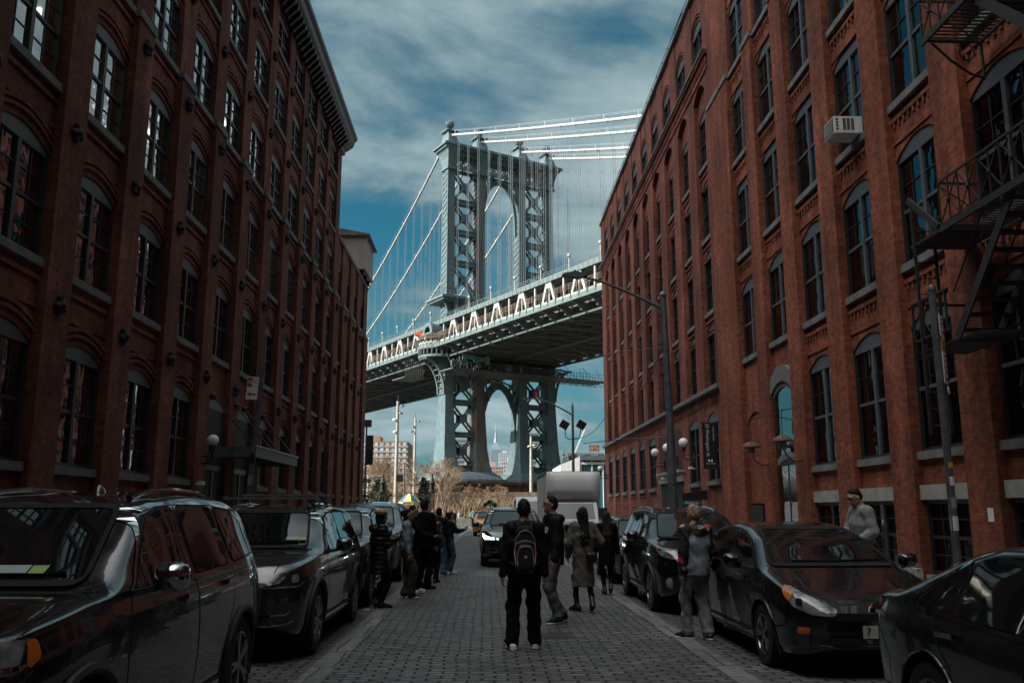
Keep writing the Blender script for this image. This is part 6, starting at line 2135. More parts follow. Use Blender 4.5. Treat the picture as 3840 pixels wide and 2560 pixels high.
# rounded nose over the cab
m = MB(); n = 14
sec = [(2.05, .72), (2.2, .95), (2.38, 1.17), (2.44, 1.23), (2.52, 1.26), (2.75, 1.25), (3.0, 1.20), (3.2, 1.10), (3.32, .98), (3.38, .80)]
zz_ = np.linspace(2.05, 3.38, 34); dd_ = sm(zz_, np.interp(zz_, [q[0] for q in sec], [q[1] for q in sec]), .07)
sec = list(zip(zz_.tolist(), dd_.tolist()))
rows = []
for z, d in sec:
    row = []
    for j in range(17):
        yy = -1 + 2 * j / 16
        edge = 1 - abs(yy) ** 6 * .30
        row.append((1.22 * yy, 1.6 - d * edge, z))
    rows.append(row)
for r0, r1 in zip(rows, rows[1:]):
    for j in range(16):
        m.quad(r0[j], r0[j + 1], r1[j + 1], r1[j])
for r_ in (rows[0], rows[-1]):
    m.quad(*(r_ + [(1.22, 1.62, r_[0][2]), (-1.22, 1.62, r_[0][2])]))
for j in (0, 16):
    m.quad(*([r[j] for r in rows] + [(rows[-1][j][0], 1.62, 3.38), (rows[0][j][0], 1.62, 2.05)]))
m.build('wind_deflector', M_TRW, tr, smooth=True)
m = MB(); m.bar((-1.24, 1.5, 3.40), (1.24, 1.5, 3.40), .10, .06); m.bar((-1.24, 1.6, 3.40), (-1.24, 8.6, 3.40), .06, .06); m.bar((1.24, 1.6, 3.40), (1.24, 8.6, 3.40), .06, .06); m.build('box_trim', M_GREY, tr)
m = MB(); cab = [(1.5, .45), (-.55, .45), (-.75, .7), (-.7, 1.12), (.02, 1.22), (.52, 1.98), (.85, 2.05), (1.5, 2.05)]
m.prism(cab, lambda q: (-1.02, q[0], q[1]), lambda q: (1.02, q[0], q[1])); m.build('cab', P_WHITE, tr)
m = MB(); m.quad((-.90, .035, 1.27), (.90, .035, 1.27), (.84, .475, 1.93), (-.84, .475, 1.93)); m.build('windscreen', M_CGLASS, tr, fix=False)
for sx in (-1, 1):
    m = MB(); m.quad(*[(sx * 1.025, y_, z_) for y_, z_ in ((.22, 1.28), (.60, 1.90), (1.3, 1.90), (1.3, 1.28))]); m.build('side_window', M_CGLASS, tr, fix=False)
    m = MB(); m.box(sx * 1.10 - .06, sx * 1.10 + .26 * sx + .06, .0, .12, 1.25, 1.75); m.build('wing_mirror', M_PLAST, tr)
    m = MB(); m.box(sx * .70 - .2, sx * .70 + .2, -.77, -.70, .75, 1.02); m.build('headlight', M_LENS, tr)
for i, xx in enumerate((-.85, -.28, 0, .28, .85)):
    m = MB(); m.box(xx - .05, xx + .05, .50, .60, 2.02, 2.07); m.build('marker_light', M_AMBER, tr)
m = MB(); m.box(-.55, .55, -.77, -.70, .72, 1.02); m.build('grille', M_GRILLE, tr)
m = MB(); m.box(-1.05, 1.05, -.88, -.68, .42, .68); m.build('bumper', M_GREY, tr)
tm_, qm, dm_ = wheel_mesh(.42, .28, 6, M_ALLOY)
for yy in (.25, 6.8):
    for sx in (1, -1):
        w_ = empty('wheel', None, None); w_.parent = tr; w_.location = (sx * .88, yy, .42); w_.rotation_euler = (0, 0, R(-90 if sx == 1 else 90))
        link('tyre', tm_, w_); link('rim', qm, w_)
# white van behind the truck
vn = empty('white_van', 'white panel van showing left of the box truck, further down the street', 'van', (2.75, 52.5, 0))
m = MB(); m.prism([(5.5, .4), (-.2, .4), (-.35, .8), (-.2, 1.15), (.45, 1.35), (1.0, 2.2), (1.5, 2.45), (5.5, 2.5)], lambda q: (-.98, q[0], q[1]), lambda q: (.98, q[0], q[1])); m.build('body', P_WHITE, vn)
m = MB(); m.quad((-.85, .47, 1.42), (.85, .47, 1.42), (.78, .97, 2.18), (-.78, .97, 2.18)); m.build('windscreen', M_CGLASS, vn, fix=False)
m = MB(); m.box(-.99, .99, -.4, -.1, .4, .62); m.build('bumper', M_PLAST, vn)
for yy in (.7, 4.4):
    for sx in (1, -1):
        w_ = empty('wheel', None, None); w_.parent = vn; w_.location = (sx * .87, yy, .35); w_.rotation_euler = (0, 0, R(-90 if sx == 1 else 90)); w_.scale = (.84, .84, .84)
        link('tyre', tm_, w_); link('rim', qm, w_)

# ================================================================== PEOPLE
class Field:
    """smooth union of round cones and ellipsoids on a grid, meshed as one continuous surface"""
    def __init__(s, lo, hi, res):
        s.lo = np.array(lo, float); s.res = res
        s.n = np.ceil((np.array(hi) - s.lo) / res).astype(int) + 1
        s.v = np.full(tuple(s.n), .25, np.float32)

    def _box(s, lo, hi):
        a = np.maximum(0, np.floor((np.array(lo) - s.lo) / s.res).astype(int))
        b = np.minimum(s.n, np.ceil((np.array(hi) - s.lo) / s.res).astype(int) + 1)
        if (b <= a).any():
            return None
        ax = [s.lo[i] + s.res * np.arange(a[i], b[i]) for i in range(3)]
        return tuple(slice(a[i], b[i]) for i in range(3)), np.meshgrid(*ax, indexing='ij')

    def put(s, sl, d, k):
        o = s.v[sl]
        if k > 0:
            h = np.clip(.5 + .5 * (o - d) / k, 0, 1)
            s.v[sl] = o * (1 - h) + d * h - k * h * (1 - h)
        else:
            s.v[sl] = np.minimum(o, d)

    def cap(s, a, b, ra, rb=None, k=.03, flat=None):
        rb = ra if rb is None else rb
        a = np.array(a, float); b = np.array(b, float)
        m = max(ra, rb) + k + .05
        bx = s._box(np.minimum(a, b) - m, np.maximum(a, b) + m)
        if bx is None: return s
        sl, (X, Y, Z) = bx
        d = b - a; L2 = max(d @ d, 1e-9)
        t = np.clip(((X - a[0]) * d[0] + (Y - a[1]) * d[1] + (Z - a[2]) * d[2]) / L2, 0, 1)
        px, py, pz = X - a[0] - t * d[0], Y - a[1] - t * d[1], Z - a[2] - t * d[2]
        if flat:        # (fx, fy): squash factors across x and y, for torsos
            px, py = px / flat[0], py / flat[1]
        s.put(sl, np.sqrt(px * px + py * py + pz * pz) - (ra + (rb - ra) * t), k)
        return s

    def ell(s, c, r, k=.03, rot=None):
        c = np.array(c, float); r = np.array(r, float)
        m = r.max() + k + .05
        bx = s._box(c - m, c + m)
        if bx is None: return s
        sl, (X, Y, Z) = bx
        P = [X - c[0], Y - c[1], Z - c[2]]
        if rot is not None:
            M = np.array(rot.transposed() if hasattr(rot, 'transposed') else rot)
            P = [M[i][0] * P[0] + M[i][1] * P[1] + M[i][2] * P[2] for i in range(3)]
        q = np.sqrt((P[0] / r[0]) ** 2 + (P[1] / r[1]) ** 2 + (P[2] / r[2]) ** 2)
        s.put(sl, (q - 1) * r.min(), k)
        return s

    def grid(s):
        return np.meshgrid(*[s.lo[i] + s.res * np.arange(s.n[i]) for i in range(3)], indexing='ij')

    def clip(s, fn):
        """keep where fn(x,y,z) < 0"""
        X, Y, Z = s.grid()
        s.v = np.maximum(s.v, fn(X, Y, Z).astype(np.float32))
        return s

    def taper(s, fn, w, t):
        """keep where fn < 0, thinning the shell towards that edge"""
        X, Y, Z = s.grid(); m = fn(X, Y, Z)
        s.v = np.maximum(s.v + (t * np.clip(1 + m / w, 0, 1)).astype(np.float32), m.astype(np.float32))
        return s

    def folds(s, amp, seed=0, f=1.0, horiz=0.0):
        X, Y, Z = s.grid(); q = seed * 1.7
        amp = amp * 1.35
        n = np.sin(23 * f * X + 9 * Z + q) * np.sin(19 * f * Y - 14 * Z * f + 2 * q) + .6 * np.sin(41 * f * Z + 17 * X + q) * np.sin(31 * f * (X - Y) + q)
        if horiz:
            n = n * .4 + 1.6 * np.abs(np.sin(Z * PI / horiz)) - .8
        s.v = s.v - (amp * n).astype(np.float32)
        return s

    def mesh(s, name):
        v = s.v; neg = v < 0
        n = np.array(v.shape) - 1
        cor = [(i, j, k) for i in (0, 1) for j in (0, 1) for k in (0, 1)]
        sub = lambda c: v[c[0]:c[0] + n[0], c[1]:c[1] + n[1], c[2]:c[2] + n[2]]
        cnt = sum((sub(c) < 0).astype(np.int8) for c in cor)
        act = np.argwhere((cnt > 0) & (cnt < 8))
        if len(act) == 0:
            return bpy.data.meshes.new(name)
        idx = np.full(tuple(n), -1, np.int64); idx[tuple(act.T)] = np.arange(len(act))
        acc = np.zeros((len(act), 3)); w = np.zeros(len(act))
        for ci in cor:
            for ax in range(3):
                if ci[ax] == 0:
                    cj = list(ci); cj[ax] = 1
                    a = v[tuple((act + np.array(ci)).T)]; b = v[tuple((act + np.array(cj)).T)]
                    m = (a < 0) != (b < 0)
                    t = np.where(m, a / np.where(m, a - b, 1), 0)
                    p = np.tile(np.array(ci, float), (len(act), 1)); p[:, ax] = t
                    acc += p * m[:, None]; w += m
        P = s.lo + s.res * (act + acc / w[:, None])
        faces = []
        for ax in range(3):
            o1, o2 = [(1, 2), (2, 0), (0, 1)][ax]
            sl0 = [slice(None)] * 3; sl1 = [slice(None)] * 3
            sl0[ax] = slice(0, -1); sl1[ax] = slice(1, None)
            ch = np.argwhere(neg[tuple(sl0)] != neg[tuple(sl1)])
            ch = ch[(ch[:, o1] > 0) & (ch[:, o2] > 0) & (ch[:, o1] < n[o1]) & (ch[:, o2] < n[o2])]
            inside = neg[tuple(ch.T)]
            e1 = np.zeros(3, int); e1[o1] = 1; e2 = np.zeros(3, int); e2[o2] = 1
            q = np.stack([idx[tuple((ch - e1 - e2).T)], idx[tuple((ch - e2).T)], idx[tuple(ch.T)], idx[tuple((ch - e1).T)]], 1)
            q[~inside] = q[~inside][:, ::-1]
            faces.append(q[(q >= 0).all(1)])
        F = np.concatenate(faces)
        me = bpy.data.meshes.new(name)
        me.from_pydata(P.tolist(), [], F.tolist())
        me.polygons.foreach_set('use_smooth', [True] * len(me.polygons))
        me.update()
        return me


def ik(a, c, l1, l2, pole):
    a, c = Vector(a), Vector(c)
    d = c - a; L = min(d.length, (l1 + l2) * .999)
    d.normalize()
    x = (l1 * l1 - l2 * l2 + L * L) / (2 * L)
    h = math.sqrt(max(l1 * l1 - x * x, 0))
    p = Vector(pole); p = (p - d * p.dot(d)).normalized()
    return a + d * x + p * h, a + d * L


def cloth(name, col, rough=.85, var=.18, bump=.25, bscale=120, spec=.2):
    return pmat(name, col, rough, spec=spec, var=var, vscale=9, bump=bump, bscale=bscale)


M_SKIN = pmat('skin_light', (.42, .245, .175), .5, var=.1, vscale=20)
M_SKIN2 = pmat('skin_tan', (.33, .18, .115), .5, var=.1, vscale=20)
M_SKIN3 = pmat('skin_brown', (.10, .052, .034), .5, var=.1, vscale=20)
M_HAIRK = pmat('black_hair', (.0055, .005, .005), .55, spec=.22, var=.5, vscale=60, bump=.5, bscale=140)
M_HAIRB = pmat('brown_hair', (.026, .013, .008), .55, spec=.25, var=.5, vscale=60, bump=.6, bscale=140)
M_HAIRY = pmat('blond_hair', (.36, .27, .16), .6, var=.5, vscale=60, bump=.7, bscale=140)
M_HAIRW = pmat('white_blond_hair', (.46, .40, .33), .6, var=.4, vscale=60, bump=.7, bscale=140)
M_EYE = pmat('dark_eye', (.01, .008, .007), .1)
C_BLACK = cloth('black_nylon', (.0065, .007, .008), .7, bscale=60, spec=.22)
C_BLACK2 = cloth('black_cotton', (.008, .0085, .0095), .9, spec=.1)
C_PUFF = cloth('black_padded_nylon', (.006, .0065, .008), .45, bscale=50, spec=.4)
C_COAT = cloth('grey_brown_wool', (.135, .122, .105), .95, var=.25)
C_JEANG = cloth('grey_denim', (.14, .15, .16), .9, var=.3)
C_JEANB = cloth('blue_denim', (.05, .13, .19), .9, var=.4)
C_OLIVE = cloth('olive_cotton', (.062, .052, .036), .9, var=.3)
C_GTOP = cloth('grey_blue_jersey', (.24, .29, .33), .9)
C_NAVY = cloth('navy_knit', (.010, .017, .025), .9)
C_TAUPE = cloth('grey_trouser_cotton', (.25, .24, .225), .9, var=.25)
C_PANEL = cloth('blue_grey_jacket_panel', (.27, .32, .35), .7)
C_TAN = cloth('tan_felt', (.46, .28, .16), .95)
C_SHOEK = pmat('black_shoe', (.012, .012, .013), .4)
C_SHOEW = pmat('white_shoe', (.80, .82, .82), .5, var=.1)
C_SHOER = pmat('brown_shoe', (.10, .045, .03), .5)
C_SOLE = pmat('white_rubber_sole', (.75, .75, .73), .6)


def quilt_mat():
    m = bpy.data.materials.new('grey_quilted_knit'); m.use_nodes = True
    t = NT(m.node_tree); b = t.n['Principled BSDF']
    g = t.node('ShaderNodeTexCoord'); s_ = t.node('ShaderNodeSeparateXYZ'); t.link(g.outputs['Object'], s_.inputs[0])
    xy = t.math('ADD', s_.outputs[0], s_.outputs[1])
    a = t.math('ABSOLUTE', t.math('SINE', t.math('MULTIPLY', t.math('ADD', xy, s_.outputs[2]), 62)))
    c = t.math('ABSOLUTE', t.math('SINE', t.math('MULTIPLY', t.math('SUBTRACT', xy, s_.outputs[2]), 62)))
    h = t.math('MINIMUM', a, c)
    t.link(t.mix(t.ramp(h, 0, .5), (.17, .18, .185), (.235, .25, .255)), b.inputs['Base Color'])
    bp = t.node('ShaderNodeBump'); bp.inputs['Strength'].default_value = .35; bp.inputs['Distance'].default_value = .010
    t.link(h, bp.inputs['Height']); t.link(bp.outputs[0], b.inputs['Normal']); b.inputs['Roughness'].default_value = .95
    return m


def floral_mat():
    m = bpy.data.materials.new('floral_print'); m.use_nodes = True
    t = NT(m.node_tree); b = t.n['Principled BSDF']
    g = t.node('ShaderNodeTexCoord')
    v = t.node('ShaderNodeTexVoronoi'); v.inputs['Scale'].default_value = 13; v.inputs['Randomness'].default_value = 1
    n = t.node('ShaderNodeTexNoise'); n.inputs['Scale'].default_value = 16; t.link(g.outputs['Object'], n.inputs['Vector'])
    mx = t.mix(.12, g.outputs['Object'], n.outputs['Color']); t.link(mx, v.inputs['Vector'])
    r = t.node('ShaderNodeValToRGB'); e = r.color_ramp.elements
    e[0].position, e[0].color = 0, (.012, .013, .016, 1); e[1].position, e[1].color = 1, (.02, .02, .022, 1)
    for p, c in ((.26, (.45, .33, .20)), (.40, (.11, .12, .07)), (.48, (.014, .014, .018)), (.60, (.42, .36, .30)), (.70, (.03, .03, .05)), (.78, (.45, .03, .06)), (.84, (.30, .22, .14)), (.92, (.015, .015, .018))):
        q = e.new(p); q.color = (*c, 1)
    r.color_ramp.interpolation = 'CONSTANT'
    s_ = t.node('ShaderNodeSeparateColor'); t.link(v.outputs['Color'], s_.inputs[0]); t.link(s_.outputs[0], r.inputs[0])
    t.link(t.mix(t.ramp(v.outputs['Distance'], .42, .62), r.outputs[0], (.012, .013, .016)), b.inputs['Base Color']); b.inputs['Roughness'].default_value = .7
    return m


C_QUILT = quilt_mat(); C_FLORAL = floral_mat()
PEOPLE = {}


def person(key, label, x, y, face, height=1.75, z=0.0, skin=None, hair=None, hair_style='short', top=None, top_kind='jacket', hem=.80, bottom=None, leg=(.098, .074, .062), shoe=None, sole=None,
           feet=((-.11, 0, 8, 0), (.11, 0, -8, 0)), hands=((-.27, .02, .80), (.27, .02, .80)), grip=(0, 0), lean=(0, 0), head=(0, 0), res=.0095, fem=False, puff=0.0, sleeve=None, skirt=None, folds=.003, bare=0.0, heel=0.0, group=None):
    """feet: (x, y, toe-out deg, heel lift); hands: wrist targets; head: (yaw, pitch) in degrees"""
    k = height / 1.75
    root_me = None
    lx, ly = lean
    sw = .158 if fem else .178
    hipw = .090
    pel = Vector((lx * .3, ly * .3, .955 - heel * .0)); chest = Vector((lx * .8, ly * .8, 1.24)); nb = Vector((lx, ly, 1.445)); nk = Vector((lx * 1.05, ly * 1.05 + .012, 1.515))
    Rh = Matrix.Rotation(R(head[0]), 3, 'Z') @ Matrix.Rotation(R(head[1]), 3, 'X')
    hc = nk + Rh @ Vector((0, .022, .112))
    H = lambda v: hc + Rh @ Vector(v)
    sh = [nb + Vector((sg * sw, 0, -.035)) for sg in (-1, 1)]
    hp = [pel + Vector((sg * hipw, 0, -.02)) for sg in (-1, 1)]
    arms, legs = [], []
    for i, sg in enumerate((-1, 1)):
        el, wr = ik(sh[i], hands[i], .285, .255, (sg * .45, -.9, -.35) if grip[i] == 0 else (sg * .35, -.35, -.9))
        arms.append((sh[i], el, wr))
        fx, fy, to, lift = feet[i]
        an = Vector((fx, fy, .085 + lift + heel))
        kn, an = ik(hp[i], an, .44, .435, (sg * .1, 1, .05))
        td = Vector((-math.sin(R(to)), math.cos(R(to)), 0))
        legs.append((hp[i], kn, an, td, lift))
    pts = [p for a in arms for p in a] + [q for l in legs for q in l[:3]] + [hc]
    lo = [min(p[i] for p in pts) - .30 for i in range(3)]; hi = [max(p[i] for p in pts) + .30 for i in range(3)]
    lo[2] = -.03; hi[2] = 1.86
    F = lambda r=res: Field(lo, hi, r)
    # ---- the body: one continuous surface
    b = F(min(res, .0085))
    b.cap(pel, chest, .105, .118, .06, (1.25, .85)); b.cap(chest, nb, .115, .085, .06, (1.35, .85)); b.cap(nb, nk, .056, .052, .03); b.cap(nk, H((0, -.01, -.05)), .052, .055, .02)
    b.ell(H((0, -.008, .022)), (.074, .094, .098), .02, Rh); b.ell(H((0, .026, -.045)), (.056, .062, .068), .025, Rh)
    b.cap(H((0, .083, .012)), H((0, .104, -.018)), .010, .014, .012); b.ell(H((0, .074, -.092)), (.024, .020, .018), .02, Rh); b.cap(H((-.02, .083, -.055)), H((.02, .083, -.055)), .010, .010, .008)
    for sg in (-1, 1):
        b.ell(H((sg * .076, -.008, -.005)), (.012, .024, .033), .008, Rh)
        b.cap(H((sg * .05, .074, .038)), H((sg * .018, .086, .036)), .010, .010, .014)
    for i, sg in enumerate((-1, 1)):
        s0, el, wr = arms[i]
        b.cap(s0, el, .050, .040, .03); b.cap(el, wr, .040, .026, .02)
        d = (wr - el).normalized()
        # hand frame: d along the fingers, pn palm normal, tn towards the thumb
        pn = Vector((-sg, .15, 0)) if grip[i] == 0 else Vector((-sg * .5, -.3, .8))
        pn = (pn - d * pn.dot(d)).normalized(); tn = d.cross(pn) * (1 if sg < 0 else -1)
        if grip[i] == 0 and tn.y < 0: tn = -tn
        curl = .45 if grip[i] == 0 else 1.15
        dd = (d + Vector((0, .0, -.15 if grip[i] == 0 else .25))).normalized()
        palm = wr + dd * .05
        for f in (-1.4, -.5, .4, 1.3):
            b.cap(wr + tn * f * .008, wr + dd * .085 + tn * f * .019, .016, .0145, .012)
        for f, ln in ((-1.5, .060), (-.5, .074), (.5, .080), (1.5, .070)):
            base = wr + dd * .085 + tn * f * .0195
            c1 = (dd * math.cos(curl * .6) + pn * math.sin(curl * .6)); c2 = (dd * math.cos(curl * 1.5) + pn * math.sin(curl * 1.5))
            m1 = base + c1 * ln * .5; e1 = m1 + c2 * ln * .5
            b.cap(base, m1, .0098, .0092, .005); b.cap(m1, e1, .0092, .008, .004)
        t0 = wr + dd * .03 + tn * .026; t1 = t0 + (dd * .55 + tn * .75 + pn * .3).normalized() * .036; t2 = t1 + (dd * .9 + pn * .45 + tn * .1).normalized() * .032
        b.cap(t0, t1, .0135, .011, .01); b.cap(t1, t2, .011, .009, .005)
    for (h0, kn, an, td, lift) in legs:
        b.cap(h0, kn, .072, .042, .04); b.cap(kn, an, .044, .032, .03); b.cap(an, an + td * .12 + Vector((0, 0, -.05 - lift * .6)), .036, .028, .03)
    root = link('person', b.mesh('person'))
    root.data.materials.append(skin or M_SKIN)
    # ---- clothes
    if bottom:
        f = F()
        f.cap(pel + Vector((0, -.01, .05)), pel + Vector((0, -.01, -.06)), .118, .118, .05, (1.22, .98))
        for (h0, kn, an, td, lift) in legs:
            f.cap(h0, kn, leg[0], leg[1], .045)
            f.cap(kn, an + (kn - an).normalized() * (bare if bare else .0), leg[1], leg[2], .03)
            if leg[2] > .05:
                f.ell(an + Vector((0, .01, .02)), (leg[2] * 1.12, leg[2] * 1.12, .03), .02)
        f.folds(folds * 1.5, hash(key) % 17, 1.0)
        zc = pel.z + .10
        f.clip(lambda X, Y, Z: Z - zc)
        o = link('trousers', f.mesh('trousers'), root); o.data.materials.append(bottom)
    if skirt:       # coat skirt or long hem below the waist
        pass
    if top:
        f = F()
        tk = .016 + puff
        f.cap(pel + Vector((0, 0, .0)), chest, .118 + tk, .128 + tk, .07, (1.25, .92)); f.cap(chest, nb - Vector((0, 0, .02)), .122 + tk, .080 + tk, .06, (1.35, .92))
        f.cap(sh[0] + Vector((.04, 0, 0)), sh[1] - Vector((.04, 0, 0)), .062 + tk, .062 + tk, .05)
        if fem:
            f.ell(chest + Vector((0, .09, .03)), (.12, .07, .075), .05)
        if hem < .9:
            hz = hem / k if False else hem
            rr = skirt or .15
            f.cap(pel, Vector((lx * .2, ly * .2, hz + .02)), .122 + tk, rr, .05, (1.15, .95))
        f.clip(lambda X, Y, Z: np.maximum(hem - Z, Z - 1.50))
        for i in (0, 1):
            s0, el, wr = arms[i]
            f.cap(s0, el, .066 + tk * .7, .056 + tk * .6, .035); f.cap(el, wr - (wr - el).normalized() * .005, .056 + tk * .6, .042 + tk * .5, .025)
        f.cap(nb + Vector((0, -.01, -.02)), nb + Vector((0, .0, .035)), .072, .066, .03)
        f.folds(folds, hash(key) % 13 + 2, 1.0, .085 if top is C_PUFF else 0.0)
        o = link(top_kind, f.mesh(top_kind), root); o.data.materials.append(top)
        if sleeve:
            o.data.materials.append(sleeve)
            # sleeves and shoulders take the second cloth
            c = np.empty(len(o.data.polygons) * 3); o.data.polygons.foreach_get('center', c); c = c.reshape(-1, 3)
            a = np.abs(c[:, 0] - lx)
            o.data.polygons.foreach_set('material_index', ((a > .175) | (c[:, 2] > 1.36)).astype(int).tolist())
    if shoe:
        f = F(); g = F()
        for (h0, kn, an, td, lift) in legs:
            base = Vector((an.x, an.y, lift))
            hl = base - td * .055 + Vector((0, 0, .038 + heel * .6)); toe = base + td * .165 + Vector((0, 0, .034 - lift * .8)); mid = base + td * .06 + Vector((0, 0, .05 + heel * .4))
            f.cap(hl, mid, .043, .045, .03); f.cap(mid, toe, .045, .034, .03); f.cap(an + Vector((0, 0, -.01)), hl + td * .03 + Vector((0, 0, .02)), .046, .046, .03)
            if heel or bare:
                f.cap(an + (kn - an).normalized() * .10, an, .047, .043, .02)
            if heel:
                f.cap(hl - td * .012, base - td * .065, .022, .016, .01)
            else:
                g.cap(hl + Vector((0, 0, -.022)), toe + Vector((0, 0, -.016)), .047, .040, .02)
        f.clip(lambda X, Y, Z: .004 - Z)
        o = link('shoes', f.mesh('shoes'), root); o.data.materials.append(shoe)
        if sole:
            X, Y, Z = g.grid(); g.clip(lambda X, Y, Z: np.maximum(Z - .028 - max(l[4] for l in legs) * (Z > .06), .002 - Z))
            so = link('soles', g.mesh('soles'), o); so.data.materials.append(sole)
    if hair:
        f = F(.008)
        cutf = lambda fr, dn: (lambda X, Y, Z: _hair_cut(X, Y, Z, hc, Rh, fr, dn))
        f.ell(H((0, -.011, .028)), (.0795, .1, .103), .02, Rh)
        if hair_style in ('short', 'curly'):
            f.ell(H((0, -.006, .088)), (.060, .068, .042), .03, Rh); f.ell(H((0, -.062, -.015)), (.064, .04, .075), .03, Rh)
            f.folds(.0045 if hair_style == 'curly' else .003, 3, 2.2)
            f.taper(cutf(.045, -.085), .055, .017)
        else:
            f.ell(H((0, -.06, -.03)), (.082, .058, .11), .03, Rh)
            f.folds(.004, 5, 2.2)
            f.taper(cutf(.045, -.15), .035, .010)
        if hair_style == 'long':
            for sg in (-1, 0, 1):
                f.cap(H((sg * .045, -.055, 0)), nb + Vector((sg * .06, -.115, -.20)), .048, .040, .04); f.cap(nb + Vector((sg * .06, -.115, -.20)), nb + Vector((sg * .045, -.13, -.33)), .040, .022, .03)
            f.folds(.004, 8, 1.8)
        if hair_style == 'bob':
            for sg in (-1, 1):
                f.cap(H((sg * .06, -.03, 0)), H((sg * .066, -.03, -.13)), .045, .04, .04)
        if hair_style == 'bun':
            f.ell(H((0, -.135, .045)), (.042, .046, .046), .02)
            f.cap(H((0, -.135, .03)), H((0, -.15, -.06)), .025, .012, .02)
        o = link('hair', f.mesh('hair'), root); o.data.materials.append(hair)
    e = MB()
    for sg in (-1, 1):
        e.sphere(tuple(H((sg * .031, .0815, .018))), .0085, 8, 6); 
    e.build('eyes', M_EYE, root, smooth=True)
    e = MB()
    for sg in (-1, 1):
        e.tube([tuple(H((sg * .048, .080, .042))), tuple(H((sg * .032, .0925, .047))), tuple(H((sg * .016, .094, .042)))], .0045, 5)
    if hair:
        e.build('eyebrows', hair if hair not in (M_HAIRW, M_HAIRY) else M_HAIRB, root, smooth=True)
    root.location = (x, y, z); root.rotation_euler = (0, 0, R(face - 90)); root.scale = (k, k, k)
    tag(root, label, 'person', group)
    PEOPLE[key] = dict(root=root, arms=arms, legs=legs, hc=hc, Rh=Rh, H=H, nb=nb, pel=pel, chest=chest, k=k, M=Matrix.Translation((x, y, z)) @ Matrix.Rotation(R(face - 90), 4, 'Z') @ Matrix.Scale(k, 4))
    return root


def _hair_cut(X, Y, Z, hc, Rh, fr, dn):
    M = np.array(Rh.transposed())
    P = [X - hc.x, Y - hc.y, Z - hc.z]
    y = M[1][0] * P[0] + M[1][1] * P[1] + M[1][2] * P[2]; z = M[2][0] * P[0] + M[2][1] * P[1] + M[2][2] * P[2]
    x = M[0][0] * P[0] + M[0][1] * P[1] + M[0][2] * P[2]
    face = np.minimum(y - .022 - .55 * np.maximum(z, 0), .072 - z)      # in front of the ears and below the fringe
    low = dn - z
    m = np.maximum(face, low)
    return m


def worn(name, label, cat, key, mb_or_mesh, mat):
    """a thing that a person carries: top-level, placed in the person's frame"""
    o = link(name, mb_or_mesh); 
    for m in (mat if isinstance(mat, (list, tuple)) else [mat]):
        o.data.materials.append(m)
    o.matrix_world = PEOPLE[key]['M']
    return tag(o, label, cat)


def glasses(key):
    P = PEOPLE[key]; H = P['H']; m = MB()
    for sg in (-1, 1):
        m.tube([tuple(H((sg * .034 + .024 * math.cos(a), .098, .016 + .019 * math.sin(a)))) for a in np.linspace(0, 2 * PI, 15)], .0018, 5)
        m.tube([tuple(H((sg * .058, .096, .022))), tuple(H((sg * .080, .0, .018)))], .0018, 5)
    m.tube([tuple(H((-.010, .10, .02))), tuple(H((.010, .10, .02)))], .003, 5)
    m.build('glasses', M_BLACK, P['root'])


def phone(key, i, label):
    P = PEOPLE[key]; s0, el, wr = P['arms'][i]
    d = (wr - el).normalized(); c = wr + d * .10 + Vector((0, .02, .035))
    m = MB(); m.obox(c, (1, 0, 0), Vector((0, .5, .85)).normalized(), Vector((0, .85, -.5)).normalized(), .036, .072, .005)
    return worn('phone', label, 'phone', key, m.mesh('phone'), pmat('phone_black', (.01, .01, .012), .12))


G_P = 'people standing along the left of the street'
# -- the man with the backpack
person('backpack', 'man in black seen from behind, wearing a navy backpack and white trainers', .46, 11.0, 91, 1.75, skin=M_SKIN2, hair=M_HAIRK, hair_style='curly', top=C_BLACK, hem=.80, bottom=C_BLACK2, leg=(.108, .088, .080), shoe=C_SHOEW, sole=C_SOLE,
       feet=((-.145, -.03, 12, 0), (.135, .06, -6, 0)), hands=((-.265, -.02, .80), (.265, .02, .81)), head=(-6, 0), res=.0085, puff=.0, folds=.006)
f = Field((-.26, -.40, .88), (.26, .02, 1.50), .008)
f.cap((0, -.215, 1.00), (0, -.20, 1.34), .120, .100, .05, (1.12, .80)); f.ell((0, -.205, 1.40), (.085, .07, .04), .04); f.cap((0, -.285, .99), (0, -.28, 1.17), .085, .080, .03, (1.15, .62)); f.folds(.0025, 4)
pk = empty('backpack', 'navy backpack with red and white piping on the man in black', 'backpack'); pk.matrix_world = PEOPLE['backpack']['M']
o = link('bag', f.mesh('bag'), pk); C_PACK = cloth('navy_canvas', (.018, .026, .042), .85); o.data.materials.append(C_PACK)
bv = BVHTree.FromPolygons([v.co for v in o.data.vertices], [p.vertices for p in o.data.polygons])
def on_pack(x, z, off=.004):
    h, n_, *_ = bv.ray_cast(Vector((x, -1.0, z)), Vector((0, 1, 0)))
    return (h + n_ * off) if h is not None else Vector((x, -.3, z))
red, wht = MB(), MB()
big = [(-.105, .98), (-.118, 1.12), (-.105, 1.27), (-.06, 1.36), (0, 1.385), (.06, 1.36), (.105, 1.27), (.118, 1.12), (.105, .98)]
sml = [(-.085, .945), (-.09, 1.05), (-.078, 1.15), (-.05, 1.19), (0, 1.20), (.05, 1.19), (.078, 1.15), (.09, 1.05), (.085, .945)]
arc = [(-.10, 1.225), (-.05, 1.25), (0, 1.258), (.05, 1.25), (.10, 1.225)]
for poly in (big, sml, arc, [(-.09, .915), (0, .905), (.09, .915)]):
    P0 = [on_pack(*q) for q in dens(poly, .02, False)]
    red.tube(P0, .0045, 5)
    wht.tube([p + Vector((p.x * .06, 0, .012)) for p in P0], .004, 5)
